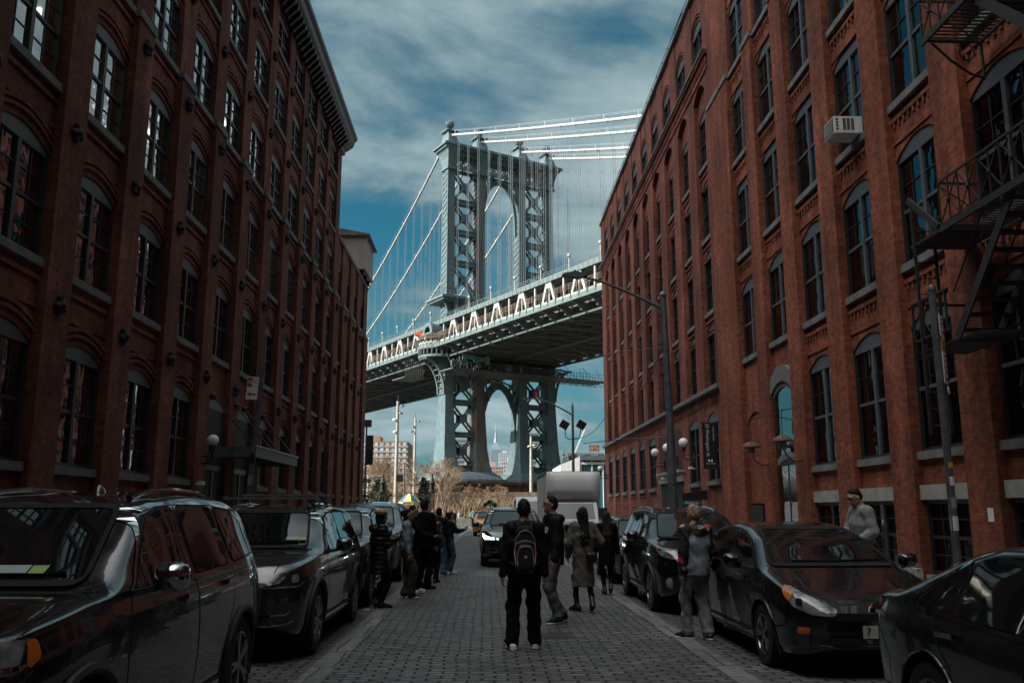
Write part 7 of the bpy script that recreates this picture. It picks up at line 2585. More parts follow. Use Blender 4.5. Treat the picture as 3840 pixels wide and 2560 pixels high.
red.build('red_piping', pmat('red_piping', (.36, .02, .03), .6), pk); wht.build('white_piping', pmat('white_piping', (.5, .5, .5), .6), pk)
m = MB()
for sg in (-1, 1):
    m.tube([(sg * .07, -.17, 1.40), (sg * .10, -.09, 1.485), (sg * .125, .03, 1.475), (sg * .14, .125, 1.36), (sg * .15, .13, 1.20), (sg * .19, .0, 1.02), (sg * .13, -.14, .98)], .018, 6)
m.tube([(-.03, -.20, 1.43), (-.02, -.21, 1.47), (.02, -.21, 1.47), (.03, -.20, 1.43)], .009, 5)
m.build('straps', C_PACK, pk, smooth=True)
m = MB(); c0 = on_pack(0, 1.085, .006); m.box(c0.x - .014, c0.x + .014, c0.y - .003, c0.y + .003, c0.z - .014, c0.z + .014); m.build('badge', pmat('white_piping', (.5, .5, .5), .6), pk)
# -- the man looking left
person('jacket', 'man in glasses and black hooded jacket with white chest emblem, looking left', 1.0, 13.5, 196, 1.83, skin=M_SKIN, hair=M_HAIRK, top=C_BLACK, hem=.80, bottom=C_JEANG, leg=(.105, .080, .068), shoe=C_SHOEK, sole=C_SOLE,
       feet=((-.10, -.02, 25, 0), (.10, -.16, 5, .03)), hands=((-.27, .08, .84), (.26, .06, .84)), head=(-10, 0), res=.0085, puff=.014, folds=.005)
glasses('jacket')
f = Field((-.2, -.24, 1.30), (.2, .1, 1.56), .009); f.cap((-.10, -.03, 1.46), (.10, -.03, 1.46), .05, .05, .03); f.ell((0, -.11, 1.43), (.115, .06, .075), .04); f.folds(.003, 2)
o = link('hood', f.mesh('hood'), PEOPLE['jacket']['root']); o.data.materials.append(C_BLACK)
jk = [c for c in PEOPLE['jacket']['root'].children if c.name.startswith('jacket')][0]
bj = BVHTree.FromPolygons([v.co for v in jk.data.vertices], [p.vertices for p in jk.data.polygons])
m = MB()
def on_j(x, z):
    h, n_, *_ = bj.ray_cast(Vector((x, 1.0, z)), Vector((0, -1, 0)))
    return h + n_ * .004 if h is not None else Vector((x, .15, z))
cx_, cz_ = -.085, 1.27
m.tube([on_j(cx_ + .042 * math.cos(a), cz_ + .048 * math.sin(a)) for a in np.linspace(PI / 6, PI / 6 + 2 * PI, 7)], .0055, 5)
m.tube([on_j(cx_ - .006, cz_ + .024), on_j(cx_ + .004, cz_), on_j(cx_ - .008, cz_ - .026)], .009, 5); m.tube([on_j(cx_ + .012, cz_ + .015), on_j(cx_ + .014, cz_ - .02)], .006, 5)
m.build('chest_emblem', C_SOLE, jk)
m = MB(); w0, e0 = PEOPLE['jacket']['arms'][0][2], PEOPLE['jacket']['arms'][0][1]; dd = (w0 - e0).normalized(); m.tube([w0 + dd * -.005, w0 + dd * .02], .034, 14); m.build('wrist_watch', M_ALLOY, PEOPLE['jacket']['root'])
# -- woman in the grey coat
person('coat', 'woman in long grey brown coat with long black hair, walking away', 1.6, 14.9, 97, 1.68, skin=M_SKIN2, hair=M_HAIRK, hair_style='long', top=C_COAT, top_kind='coat', hem=.42, skirt=.165, bottom=C_BLACK2, leg=(.085, .058, .043), bare=.12, shoe=C_SHOEK, heel=.03,
       feet=((-.10, .10, 30, 0), (.10, -.20, -8, .055)), hands=((-.24, .14, .93), (.25, .20, 1.10)), fem=True, puff=.014, head=(-18, 0), folds=.005)
f = Field((-.06, -.36, .80), (.24, -.12, 1.06), .008); f.cap((.05, -.22, .87), (.13, -.22, .87), .055, .055, .03); f.cap((.05, -.22, .94), (.13, -.22, .94), .06, .06, .03); f.folds(.001, 2)
pb = worn('shoulder_bag', 'small black bag with studs behind the woman in grey coat', 'bag', 'coat', f.mesh('shoulder_bag'), C_SHOEK)
m = MB(); m.tube([(.02, -.20, .97), (-.04, -.17, 1.15), (-.12, -.11, 1.36), (-.14, 0, 1.44)], .008, 5); m.build('strap', C_SHOEK, pb)
m = MB()
for q in range(5): m.sphere((.03 + q * .03, -.275, .985), .006, 6, 4)
m.build('studs', M_CHROME, pb)
# -- woman in black
person('black', 'woman all in black with long dark brown hair and heels, walking away', 2.39, 17.9, 92, 1.61, skin=M_SKIN, hair=M_HAIRB, hair_style='long', top=C_BLACK2, top_kind='coat', hem=.62, skirt=.155, bottom=C_BLACK2, leg=(.088, .06, .045), shoe=pmat('dark_red_shoe', (.05, .012, .012), .4), heel=.045, bare=.06,
       feet=((-.05, .05, 5, 0), (.06, -.10, -5, .06)), hands=((-.24, .10, .88), (.25, .08, .86)), fem=True, puff=.01)
# -- blond man in the floral jacket
person('blond', 'blond man in floral sleeved jacket standing beside the black hatchback', 2.74, 11.75, 112, 1.69, skin=M_SKIN, hair=M_HAIRY, hair_style='curly', top=C_PANEL, sleeve=C_FLORAL, hem=.83, bottom=C_TAUPE, leg=(.105, .080, .072), shoe=C_SHOEK, sole=C_SOLE,
       feet=((-.10, .12, 25, 0), (.11, -.06, -15, 0)), hands=((-.25, .0, .80), (.24, .18, .93)), head=(14, 0), puff=.012, folds=.005, res=.0085)
f = Field((-.2, -.24, 1.28), (.2, .1, 1.56), .009); f.cap((-.09, -.04, 1.45), (.09, -.04, 1.45), .045, .045, .03); f.ell((0, -.11, 1.41), (.11, .055, .075), .04)
o = link('hood', f.mesh('hood'), PEOPLE['blond']['root']); o.data.materials.append(C_FLORAL)
# -- man in the grey quilted sweater on the right pavement
person('quilt', 'man in grey quilted sweater looking down at his phone on the right pavement', 5.5, 13.0, 188, 1.80, z=.15, skin=M_SKIN, hair=M_HAIRK, top=C_QUILT, top_kind='sweater', hem=.84, bottom=C_BLACK2, leg=(.108, .085, .075), shoe=C_SHOEK,
       hands=((-.20, .22, 1.02), (.16, .33, 1.06)), grip=(0, 1), head=(0, -24), lean=(0, .02), puff=.014, folds=.004)
glasses('quilt'); phone('quilt', 1, 'black phone in the hand of the man in grey sweater')
m = MB(); nbq = PEOPLE['quilt']['nb']; m.tube([nbq + Vector((.075 * math.cos(a), .01 + .078 * math.sin(a), .045 - .02 * math.sin(a))) for a in np.linspace(0, 2 * PI, 19)], .016, 6); m.build('collar', C_BLACK2, PEOPLE['quilt']['root'], smooth=True)
# -- left group
person('beret', 'woman in tan beret and black padded coat photographing with her phone', -1.84, 15.6, 28, 1.62, skin=M_SKIN, hair=M_HAIRK, hair_style='bob', top=C_PUFF, top_kind='coat', hem=.60, skirt=.165, bottom=C_BLACK2, leg=(.085, .058, .046), shoe=C_SHOEK, heel=.04, bare=.05,
       feet=((-.08, .04, 10, 0), (.10, .05, -25, 0)), hands=((-.06, .30, 1.24), (.07, .31, 1.24)), grip=(1, 1), fem=True, puff=.024, folds=.006, head=(-4, -4), group=G_P)
P = PEOPLE['beret']; f = Field(tuple(P['hc'] + Vector((-.2, -.2, -.1))), tuple(P['hc'] + Vector((.2, .2, .25))), .008)
f.ell(P['H']((0, -.02, .085)), (.118, .125, .062), .03, P['Rh']); f.ell(P['H']((.02, -.045, .10)), (.105, .105, .055), .03, P['Rh']); f.cap(P['H']((0, -.02, .145)), P['H']((0, -.02, .165)), .007, .005, .005); f.folds(.002, 2)
o = link('beret', f.mesh('beret'), P['root']); o.data.materials.append(C_TAN)
f = Field((-.25, -.3, 1.25), (.25, .12, 1.6), .009); f.cap((-.10, -.04, 1.45), (.10, -.04, 1.45), .06, .06, .03); f.ell((0, -.12, 1.42), (.13, .075, .09), .04); f.folds(.005, 3)
o = link('hood', f.mesh('hood'), P['root']); o.data.materials.append(C_PUFF)
phone('beret', 1, 'phone held by the woman in the tan beret')
person('greytop', 'woman in grey blue top and olive cargo trousers with her hair in a bun', -1.53, 17.4, 8, 1.66, skin=M_SKIN, hair=M_HAIRK, hair_style='bun', top=C_GTOP, top_kind='top', hem=1.0, bottom=C_OLIVE, leg=(.105, .098, .088), shoe=C_SHOEK, sole=C_SOLE,
       feet=((-.08, .0, 5, 0), (.09, .10, -6, 0)), hands=((-.24, .06, .84), (.23, .05, .80)), fem=True, folds=.004, group=G_P)
person('hoodie', 'dark haired youth in black jacket over a pale hoodie, holding a phone out', -1.52, 18.35, 2, 1.72, skin=M_SKIN, hair=M_HAIRK, hair_style='short', top=C_BLACK2, hem=.82, bottom=C_BLACK2, leg=(.10, .075, .066), shoe=C_SHOEW, sole=C_SOLE,
       feet=((-.09, .12, 5, 0), (.09, -.02, -6, 0)), hands=((-.22, .08, .84), (.10, .42, 1.12)), grip=(0, 1), puff=.012, group=G_P)
phone('hoodie', 1, 'phone held out by the youth in the black jacket')
person('tall', 'tall dark haired man in a black jacket with a coat over his arm, from behind', -1.33, 19.2, 62, 1.85, skin=M_SKIN2, hair=M_HAIRK, hair_style='curly', top=C_BLACK2, hem=.78, bottom=C_BLACK2, leg=(.108, .085, .072), shoe=C_SHOEK,
       feet=((-.10, .0, 14, 0), (.10, .0, -40, 0)), hands=((-.20, .22, 1.0), (.29, .04, .82)), puff=.012, folds=.005, group=G_P)
P = PEOPLE['tall']; f = Field((-.50, -.1, .45), (-.02, .45, 1.2), .011); f.cap((-.26, .16, 1.02), (-.24, .16, .62), .06, .085, .05, (1.2, .9)); f.cap((-.22, .22, 1.03), (-.2, .2, .7), .05, .07, .04); f.folds(.010, 4, 1.2)
worn('folded_coat', 'black coat hanging over the arm of the tall man in black', 'coat', 'tall', f.mesh('folded_coat'), C_BLACK2)
person('whitehair', 'person with pale blond hair, half hidden behind the tall man', -1.25, 21.0, 70, 1.62, skin=M_SKIN, hair=M_HAIRW, hair_style='bob', top=C_FLORAL, hem=.8, bottom=C_BLACK2, shoe=C_SHOEK, fem=True, group=G_P, res=.011)
person('jeans', 'man in navy sweater and blue jeans seen from behind', -1.22, 23.1, 84, 1.69, skin=M_SKIN3, hair=M_HAIRK, hair_style='short', top=C_NAVY, top_kind='sweater', hem=.86, bottom=C_JEANB, leg=(.105, .085, .074), shoe=C_SHOER, sole=C_SOLE,
       feet=((-.16, .02, 10, 0), (.14, 0, -10, 0)), hands=((-.25, .10, .92), (.27, .06, .86)), puff=.01, folds=.005, res=.0105, group=G_P)
person('redhair', 'brown haired woman raising a phone beside the man in jeans', -.98, 23.75, 30, 1.60, skin=M_SKIN, hair=M_HAIRB, hair_style='bun', top=C_NAVY, top_kind='sweater', hem=.85, bottom=C_JEANB, shoe=C_SHOEW, sole=C_SOLE, hands=((-.1, .3, 1.2), (.10, .42, 1.22)), grip=(1, 1), fem=True, res=.0105, head=(0, -8), group=G_P)
phone('redhair', 1, 'phone raised by the brown haired woman near the man in jeans')
person('kerb', 'brown haired person on the left pavement, head showing above the parked cars', -5.05, 17.4, 80, 1.74, z=.15, skin=M_SKIN, hair=M_HAIRB, hair_style='bob', top=C_BLACK2, bottom=C_BLACK2, shoe=C_SHOEK, res=.011)
G_F = 'people far off at the street end'
person('far1', 'person in light blue jacket at the far end of the street', -1.15, 80.3, 100, 1.68, z=.14, skin=M_SKIN, hair=M_HAIRB, top=pmat('pale_blue_cloth', (.12, .24, .32), .9), bottom=C_NAVY, shoe=C_SHOEK, res=.016, group=G_F)
person('far2', 'person in black beside the one in light blue at the street end', -.65, 80.6, 80, 1.66, z=.14, skin=M_SKIN, hair=M_HAIRK, top=C_BLACK2, bottom=C_BLACK2, shoe=C_SHOEK, res=.016, group=G_F)
person('far3', 'person in grey clothes behind the pale concrete block', -2.5, 83.6, 250, 1.5, z=.14, skin=M_SKIN, hair=M_HAIRB, top=C_GTOP, bottom=C_NAVY, shoe=C_SHOEK, res=.016, group=G_F)
person('far4', 'person in dark clothes between the two concrete blocks', -3.0, 84.2, 280, 1.5, z=.14, skin=M_SKIN, hair=M_HAIRK, top=C_NAVY, bottom=C_BLACK2, shoe=C_SHOEK, res=.016, group=G_F)

# ================================================================== STREET FURNITURE ON THE FACADES AND PAVEMENTS
M_GLOBE = pmat('opal_glass_globe', (.86, .88, .88), .25, spec=.6)
M_POLE = pmat('galvanised_pole', (.11, .125, .14), .5, metal=.4, var=.25, vscale=6, bump=.08)
M_SIGNW = pmat('sign_white', (.66, .67, .67), .55, var=.08)
M_SIGNR = pmat('sign_red', (.34, .02, .03), .5)
M_SIGNY = pmat('sign_yellow', (.55, .33, .02), .5)
M_SIGNB = pmat('sign_navy', (.012, .02, .05), .5)

# tall street lamp on the right kerb
e = empty('street_lamp', 'tall grey street lamp with long arm reaching over the street', 'street lamp', (5.32, 25.4, .15))
m = MB(); m.tube([(0, 0, 0), (0, 0, 1.2), (-.02, 0, 4), (-.10, 0, 7.75)], [.16, .135, .115, .085], 14); m.build('pole', M_POLE, e, smooth=True)
m = MB(); m.tube([(0, 0, 0), (0, 0, .5), (0, 0, .55)], [.24, .2, .15], 14); m.build('base', M_POLE, e, smooth=True)
m = MB(); m.tube([(-.10, 0, 7.35), (-.5, 0, 7.55), (-1.2, 0, 7.88), (-1.9, 0, 8.16), (-2.5, 0, 8.32)], [.055, .05, .045, .04, .035], 8); m.build('arm', M_POLE, e, smooth=True)
m = MB(); m.prism([(-2.35, 8.34), (-2.42, 8.42), (-2.75, 8.46), (-3.05, 8.40), (-3.12, 8.34), (-2.6, 8.26)], lambda q: (q[0], -.13, q[1]), lambda q: (q[0], .13, q[1])); m.box(-2.75, -2.68, -.03, .03, 8.44, 8.52); m.build('lamp_head', M_FRAME_H, e)
m = MB(); m.lathe([(.10, 7.7), (.11, 7.78), (.06, 7.86), (.01, 7.9)], (-.10, 0, 0), 10); m.box(-.24, -.10, -.05, .05, 6.35, 6.6); m.build('pole_cap', M_POLE, e)
m = MB()
for z in (6.2, 3.55):
    m.tube([(-.06, 0, z), (-1.2, .9, z + .02), (-2.3, 2.2, z - .02)], .012, 4)
m.tube([(-.08, 0, 6.3), (-.6, .3, 5.2), (-1.4, .9, 3.6)], .01, 4)
m.build('guy_wires', M_BLACK, e)
m = MB(); m.tube([(-.06, -.14, 6.15), (-.06, .14, 6.15)], .05, 6); m.tube([(-.0, -.16, 3.5), (-.0, .16, 3.5)], .05, 6); m.build('clamps', M_GREY, e)

# sign pole, left kerb (leaning a little)
e = empty('sign_pole', 'leaning grey sign pole with a red and white no parking sign, left kerb', 'sign pole', (-4.58, 17.0, .15))
e.rotation_euler = (0, R(3.2), 0)
m = MB(); m.tube([(0, 0, 0), (0, 0, 4.2)], .048, 10); m.build('pole', M_POLE, e, smooth=True)
m = MB(); m.box(-.245, -.03, -.062, -.05, 3.56, 4.0); pl = m.build('sign_plate', M_SIGNW, e)
m = MB(); m.box(-.235, -.15, -.066, -.062, 3.80, 3.98); b_ = m.build('red_panel', M_SIGNR, pl)
m = MB(); m.tube([(-.192 + .03 * math.cos(a), -.068, 3.89 + .03 * math.sin(a)) for a in np.linspace(0, 2 * PI, 17)], .005, 5); m.tube([(-.213, -.068, 3.91), (-.171, -.068, 3.87)], .005, 5); m.build('no_parking_ring', M_SIGNW, b_)
for z, t_ in ((3.94, '8AM'), (3.88, '6PM'), (3.82, 'MON')):
    text_mesh('lettering', t_, .042, M_SIGNR, pl, frame_mtx((-.09, -.064, z), (1, 0, 0), (0, 0, 1)), .001)
m = MB(); m.prism([(-.225, 3.66), (-.17, 3.70), (-.17, 3.675), (-.06, 3.675), (-.06, 3.645), (-.17, 3.645), (-.17, 3.62)], lambda q: (q[0], -.0625, q[1]), lambda q: (q[0], -.066, q[1])); m.build('arrow', M_SIGNR, pl)
for z, c_ in ((1.55, M_SIGNW), (1.95, pmat('grey_sticker', (.25, .25, .26), .6)), (2.35, M_BLACK)):
    m = MB(); m.tube([(0, 0, z), (0, 0, z + .18)], .0505, 10, cap=False); m.build('sticker', c_, e)

# sign pole, right kerb
e = empty('sign_pole', 'grey pole with white, yellow and navy parking signs in front of the fire escape', 'sign pole', (5.27, 10.0, .15))
m = MB(); m.tube([(0, 0, 0), (-.01, 0, 4.05)], .043, 12); m.lathe([(.047, 4.03), (.047, 4.07), (.03, 4.09)], (-.01, 0, 0), 12); m.build('pole', M_POLE, e, smooth=True)
signs = [(3.46, 3.74, M_SIGNW), (3.31, 3.45, M_SIGNY), (2.92, 3.30, M_SIGNW), (2.78, 2.91, M_SIGNB)]
Ys = Vector((.55, -.83, 0)).normalized()
for i, (z0, z1, mt) in enumerate(signs):
    m = MB(); m.obox((.085, .04, (z0 + z1) / 2), Vector((.62, .78, 0)).normalized(), Vector((-.78, .62, 0)).normalized(), (0, 0, 1), .095, .005, (z1 - z0) / 2)
    s_ = m.build('sign_plate', mt, e)
    xa = Vector((.62, .78, 0)).normalized(); nrm = Vector((.78, -.62, 0)).normalized()
    base = Vector((.095, .05, 0)) + nrm * .009
    if i == 0:
        for z, t_ in ((3.69, 'Tuesday'), (3.63, '9AM-10AM')):
            text_mesh('lettering', t_, .036, M_BLACK, s_, frame_mtx(base + Vector((0, 0, z)), xa, (0, 0, 1)), .001)
    if i == 1:
        for z, t_ in ((3.41, 'Pay to'), (3.35, 'Park times')):
            text_mesh('lettering', t_, .03, M_BLACK, s_, frame_mtx(base + Vector((0, 0, z)), xa, (0, 0, 1)), .001)
    if i == 2:
        for z, t_ in ((3.25, '2 Hour'), (3.19, 'Limit'), (3.12, 'Except'), (3.06, 'Sunday')):
            text_mesh('lettering', t_, .036, M_BLACK, s_, frame_mtx(base + Vector((0, 0, z)), xa, (0, 0, 1)), .001)
    if i in (0, 2):
        z = 3.53 if i == 0 else 2.97
        m = MB(); m.prism([(-.07, .01), (.03, .01), (.03, .03), (.075, 0), (.03, -.03), (.03, -.01), (-.07, -.01)], lambda q: base + xa * q[0] + Vector((0, 0, z + q[1])), lambda q: base + xa * q[0] + Vector((0, 0, z + q[1])) + nrm * .002); m.build('arrow', M_SIGNR if i == 0 else M_BLACK, s_)
    if i == 3:
        m = MB(); c0 = base + Vector((0, 0, 2.845)); m.tube([c0 + xa * .04 * math.cos(a) + Vector((0, 0, .04 * math.sin(a))) for a in np.linspace(0, 2 * PI, 13)], .008, 5); m.build('emblem_ring', M_SIGNW, s_)
for z, c_, h in ((1.75, M_SIGNW, .10), (1.95, M_SIGNY, .06), (1.25, M_SIGNW, .16), (1.5, pmat('grey_sticker', (.25, .25, .26), .6), .12), (.75, M_SIGNW, .14)):
    m = MB(); m.tube([(0, 0, z), (0, 0, z + h)], .0455, 10, cap=False); m.build('sticker', c_, e)
m = MB()
for z in (3.45, 2.75):
    m.tube([(0, 0, z), (0, 0, z + .03)], .05, 10)
m.build('clamps', M_GREY, e)

# canopy over the left doors
e = empty('door_canopy', 'steel canopy on tie rods over the doors of the left warehouse', 'canopy')
m = MB(); m.box(-8.38, -7.05, 27.1, 33.0, 3.42, 3.46); m.build('glass_roof', M_GLASS, e)
m = MB(); m.box(-8.38, -7.0, 27.04, 27.12, 3.22, 3.52); m.box(-8.38, -7.0, 32.98, 33.06, 3.22, 3.52); m.box(-7.08, -7.0, 27.12, 32.98, 3.22, 3.52); m.build('fascia', M_FRAME_H, e)
m = MB(); m.box(-7.02, -6.96, 27.0, 33.1, 3.52, 3.58)
for k in range(7):
    y = 27.3 + k * .93
    m.box(-8.38, -7.08, y - .03, y + .03, 3.33, 3.42)
m.build('ribs', M_GREY, e)
for y in (27.0, 29.55, 30.6, 33.2):
    m = MB()
    m.tube([(-8.35, y, 5.05), (-7.05, min(max(y, 27.2), 32.9), 3.5)], .025, 6)
    m.sphere((-8.36, y, 5.05), .11, 8, 6)
    m.build('tie_rod', M_BLACK, e)
fx = MB(); fx.box(-7.999, -7.99, 27.0, 27.03, 3.3, 3.31)
text_mesh('lettering', '77', .2, M_BLACK, e, frame_mtx((-7.7, 27.03, 3.37), (1, 0, 0), (0, 0, 1)), .004)


def globe_lamp(x, y, z, out, label, r=.19, group='white globe wall lamps'):
    e = empty('globe_lamp', label, 'wall lamp', (x, y, z), 0, group)
    m = MB(); m.sphere((0, 0, 0), r, 20, 14); m.build('globe', M_GLOBE, e, smooth=True)
    m = MB(); m.lathe([(.05, -r - .16), (.10, -r - .10), (.09, -r - .03), (.11, -r + .02)], (0, 0, 0), 12)
    m.tube([(0, 0, -r - .12), (0, 0, -r - .42), (-out * .12, 0, -r - .5), (-out * .42, 0, -r - .5)], .03, 7); m.tube([(0, 0, -r - .3), (-out * .42, 0, -r - .3)], .022, 6); m.box(-out * .45 - .03, -out * .45 + .03, -.07, .07, -r - .62, -r - .2)
    m.build('bracket', M_BLACK, e)


globe_lamp(-8.08, 26.35, 3.66, 1, 'white globe lamp on the left warehouse beside the canopy', .17)
globe_lamp(8.5, 44.6, 4.5, -1, 'white globe lamp left of the doorways of the red brick building', .21)
globe_lamp(8.5, 41.6, 4.53, -1, 'white globe lamp between the two doorways of the red brick building', .21)
globe_lamp(8.5, 38.05, 4.5, -1, 'white globe lamp right of the doorways of the red brick building', .21)
globe_lamp(8.45, 66.0, 4.7, -1, 'white globe lamp at the far corner of the red brick building', .2)


def dome_lamp(y, z, label):
    e = empty('dome_lantern', label, 'wall lamp', (8.35, y, z), 0, 'rusty dome lanterns on wall hooks')
    m = MB(); m.lathe([(.30, -.04), (.29, .0), (.20, .08), (.09, .13), (.03, .15)], (0, 0, 0), 18); m.build('shade', pmat('rusty_shade', (.10, .05, .038), .7, var=.4, vscale=10), e, smooth=True)
    m = MB(); m.lathe([(.10, -.05), (.12, -.14), (.10, -.26), (.03, -.30)], (0, 0, 0), 12); m.build('lamp_glass', pmat('lamp_glass_clear', (.25, .27, .27), .1), e, smooth=True)
    m = MB(); m.tube([(0, 0, .12), (0, 0, .75), (.02, 0, .85), (.06, 0, .88)], .012, 6); m.tube([(-.02, 0, .82), (.55, 0, .95)], .016, 6); m.tube([(0, 0, -.2), (.1, 0, -.45), (.3, 0, -.6), (.55, 0, -.58)], .02, 6); m.box(.56, .64, -.06, .06, .8, 1.1); m.box(.56, .64, -.06, .06, -.75, -.45); m.build('bracket', M_IRON, e)


dome_lamp(27.75, 3.62, 'rusty dome lantern over the black notice board')
dome_lamp(24.75, 3.58, 'rusty dome lantern beside the tall arched glass door')

# building banner
e = empty('building_banner', 'black vertical banner reading 25 Washington St. at the red brick building', 'banner')
YB = 33.72
m = MB(); m.box(8.28, 8.83, YB, YB + .03, 3.18, 4.95); bn = m.build('banner_cloth', pmat('banner_black', (.006, .007, .009), .6), e)
for z in (3.2, 4.93):
    m = MB(); m.tube([(8.22, YB + .015, z), (9.0, YB + .015, z)], .02, 6); m.build('bracket', M_BLACK, e)
text_mesh('lettering', '25 Washington St.', .172, M_SIGNW, bn, frame_mtx((8.47, YB - .004, 4.27), (0, 0, -1), (1, 0, 0)), .002, tight=1.0)
text_mesh('lettering', 'Luxury Rentals', .09, M_SIGNW, bn, frame_mtx((8.71, YB - .004, 4.52), (0, 0, -1), (1, 0, 0)), .002)
text_mesh('lettering', 'TWO TREES', .07, M_SIGNW, bn, frame_mtx((8.55, YB - .004, 3.38), (1, 0, 0), (0, 0, 1)), .002)
m = MB()
for dx_ in (-.055, .055):
    m.sphere((8.55 + dx_, YB - .003, 3.50), .045, 10, 6, sq=(1, .1, 1)); m.box(8.55 + dx_ - .008, 8.55 + dx_ + .008, YB - .008, YB - .001, 3.43, 3.48)
m.build('tree_emblem', M_SIGNW, bn)
# teal parking sign at the building corner
e = empty('parking_sign', 'teal and black projecting parking sign on the red brick wall behind the black SUV', 'sign')
m = MB(); m.box(7.95, 8.75, 36.2, 36.3, 1.35, 2.05); m.build('panel', pmat('teal_sign', (.012, .07, .09), .4), e)
m = MB(); m.prism([(7.95, 2.05), (8.98, 2.05), (8.98, 2.45), (7.95, 2.3)], lambda q: (q[0], 36.2, q[1]), lambda q: (q[0], 36.3, q[1])); m.build('hood_panel', M_BLACK, e)
text_mesh('lettering', 'PARKING', .14, M_SIGNW, e, frame_mtx((8.35, 36.19, 1.93), (1, 0, 0), (0, 0, 1)), .003); text_mesh('lettering', 'P', .42, M_SIGNW, e, frame_mtx((8.35, 36.19, 1.62), (1, 0, 0), (0, 0, 1)), .003)


# security cameras
def camera_box(x, y, z, s_, label):
    e = empty('security_camera', label, 'camera', (x, y, z), 0, 'white security cameras')
    m = MB(); m.box(-.06, .06, -.17, .12, -.05, .05); m.build('housing', M_WHITE, e)
    m = MB(); m.tube([(0, .05, .0), (-s_ * .14, .1, -.02), (-s_ * .22, .1, -.02)], .022, 6); m.build('arm', M_WHITE, e)


camera_box(-8.2, 25.95, 2.05 + .35, 1, 'white security camera on the left warehouse by the door')
camera_box(8.72, 37.9, 3.42, -1, 'white security camera right of the red brick doorways')
camera_box(8.72, 44.0, 3.2, -1, 'small white security camera left of the red brick doorways')
# wall plates near the right edge
m = MB(); m.box(-.012, .0, -.09, .09, -.12, .12); o = m.build('wall_plate', M_SIGNW); o.location = (9.1 - .20, 15.35 + .25, 1.55); tag(o, 'small white printed plate on the orange brick pier', 'sign')
m = MB(); m.box(-.012, .0, -.10, .10, -.12, .0, mi=0); o = m.build('entry_panel', M_GREY); o.location = (8.89, 24.75, 1.5); tag(o, 'small grey panel on the pier beside the arched glass door', 'panel')

# window air conditioner
e = empty('air_conditioner', 'white window air conditioner hanging from an upper sill of the orange building', 'air conditioner', (8.72, 20.05, 10.57))
m = MB(); m.box(-.36, .34, -.30, .30, .02, .44); m.build('casing', M_WHITE, e)
m = MB()
for k in range(8):
    m.box(-.372, -.36, -.22, .24, .08 + k * .04, .10 + k * .04)
m.box(-.368, -.36, -.26, .27, .05, .41, mi=1)
m.build('rear_grille', [pmat('ac_grey_slat', (.30, .31, .31), .6), pmat('ac_dark', (.08, .085, .09), .7)], e)
m = MB()
for k in range(4):
    m.box(-.31, -.25, -.31, -.30, .09 + k * .08, .14 + k * .08)
for k in range(3):
    m.box(-.14 + k * .10, -.07 + k * .10, -.31, -.30, .09, .39)
m.build('side_vents', pmat('ac_dark', (.08, .085, .09), .7), e)

# fire escape
fe = empty('fire_escape', 'black iron fire escape with stairs, railings and drop ladder on the orange building', 'fire escape')
XO, XI = 7.9, 8.93


def platform(z, y0, y1):
    m = MB()
    k = y0
    while k < y1:
        m.box(XO, XI, k, k + .03, z - .02, z); k += .115
    m.box(XO - .02, XO + .03, y0 - .03, y1 + .03, z - .07, z + .01); m.box(XI - .05, XI, y0, y1, z - .07, z)
    m.build('platform', M_IRON, fe)
    m = MB()
    for h in (.0, .78):
        m.box(XO - .01, XO + .02, y0, y1, z + h + .02, z + h + .06); m.box(XO, XI, y1 - .01, y1 + .02, z + h + .02, z + h + .06)
    k = y1
    while k > y0 + .3:
        a, b = k, max(k - .62, y0)
        m.bar((XO, a, z + .06), (XO, b, z + .78), .018, .018); m.bar((XO + .01, b, z + .06), (XO + .01, a, z + .78), .018, .018)
        m.box(XO - .005, XO + .02, a - .012, a + .012, z, z + .8); m.box(XO - .005, XO + .02, (a + b) / 2 - .01, (a + b) / 2 + .01, z, z + .8)
        m.sphere((XO, (a + b) / 2, z + .42), .04, 8, 5)
        k -= .62
    m.bar((XO, y1, z + .06), (XI, y1, z + .78), .018, .018); m.bar((XI, y1, z + .06), (XO, y1, z + .78), .018, .018)
    m.build('railing', M_IRON, fe)
    m = MB()
    for yy in (y0 + .5, y1 - .12):
        pts = [(XI, yy, z - .75), (XI - .25, yy, z - .68), (XI - .6, yy, z - .42), (XO + .1, yy, z - .08)]
        m.tube(pts, .022, 6)
        m.tube([(XI - .3 + .13 * math.cos(a), yy, z - .25 + .16 * math.sin(a)) for a in np.linspace(0, 2 * PI, 13)], .012, 5)
        m.bar((XI, yy, z - .05), (XO, yy, z - .05), .03, .04); m.bar((XI - .02, yy, z - .78), (XI - .02, yy, z), .04, .03)
    m.build('platform_bracket', M_IRON, fe)


platform(6.45, 7.0, 14.5)
platform(10.0, 7.0, 14.55)
platform(13.6, 7.0, 14.55)


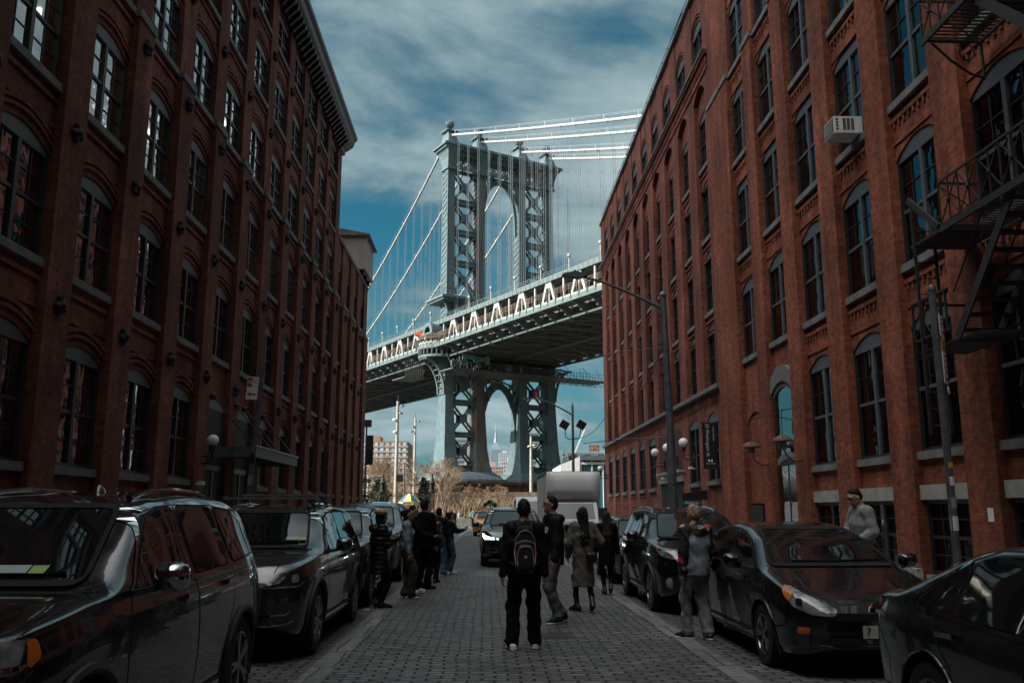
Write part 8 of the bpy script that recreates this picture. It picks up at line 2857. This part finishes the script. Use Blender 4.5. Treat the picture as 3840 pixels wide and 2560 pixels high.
def stairs(y0, z0, y1, z1, n):
    m = MB()
    for x in (XO + .08, XI - .25):
        m.bar((x, y0, z0), (x, y1, z1), .035, .17)
        m.tube([(x, y0, z0 + .8), (x, y1, z1 + .8)], .016, 6)
    m.build('stair_stringers', M_IRON, fe)
    m = MB()
    for k in range(n):
        f = (k + .5) / n
        y, z = y0 + (y1 - y0) * f, z0 + (z1 - z0) * f
        m.box(XO + .1, XI - .27, y - .10, y + .10, z - .015, z + .015)
    m.build('stair_treads', M_IRON, fe)


stairs(14.45, 4.5, 12.5, 6.45, 9)
stairs(9.6, 6.6, 13.0, 9.95, 13)
stairs(9.6, 10.2, 13.0, 13.5, 13)
m = MB()
for x in (XO - .02, XO + .36):
    m.bar((x, 15.45, 2.95), (x, 15.45, 7.2), .035, .05)
z = 3.1
while z < 7.1:
    m.tube([(XO - .02, 15.45, z), (XO + .36, 15.45, z)], .012, 5); z += .30
m.build('drop_ladder', M_IRON, fe)
m = MB(); 
for z in (4.65, 5.35):
    m.box(XO - .02, XI, 15.75, 15.79, z, z + .04); m.box(XO - .02, XO + .02, 14.5, 15.79, z, z + .04)
for y in (14.6, 15.0, 15.4, 15.77):
    m.box(XO - .02, XO + .02, y - .015, y + .015, 4.65, 5.38)
m.bar((XO, 15.77, 4.66), (XO, 15.1, 5.36), .02, .02); m.bar((XO, 15.1, 4.66), (XO, 15.77, 5.36), .02, .02)
k = 13.6
while k < 15.75:
    m.box(XO, XI - .1, k, k + .03, 4.44, 4.47); k += .09
m.build('landing', M_IRON, fe)
m = MB(); m.bar((XO, 14.6, 6.5), (XO, 15.6, 7.35), .05, .12); m.box(XO - .02, XI, 14.55, 15.6, 6.40, 6.46); m.build('counterweight_arm', M_IRON, fe)
# low white rail in front of the far red brick building
m = MB(); m.tube([(7.6, 44, 1.15), (7.6, 62, 1.15)], .03, 6)
for y in range(44, 63, 3):
    m.tube([(7.6, y, .15), (7.6, y, 1.15)], .025, 6)
o = m.build('area_railing', M_WHITE); tag(o, 'low white railing in front of the red brick basement windows', 'railing')
# litter by the kerb
m = MB(); m.box(-.05, .05, -.03, .03, 0, .012); o = m.build('litter', M_SIGNW); o.location = (-1.98, 15.3, .002); tag(o, 'scrap of white paper on the setts by the woman in the beret', 'litter')
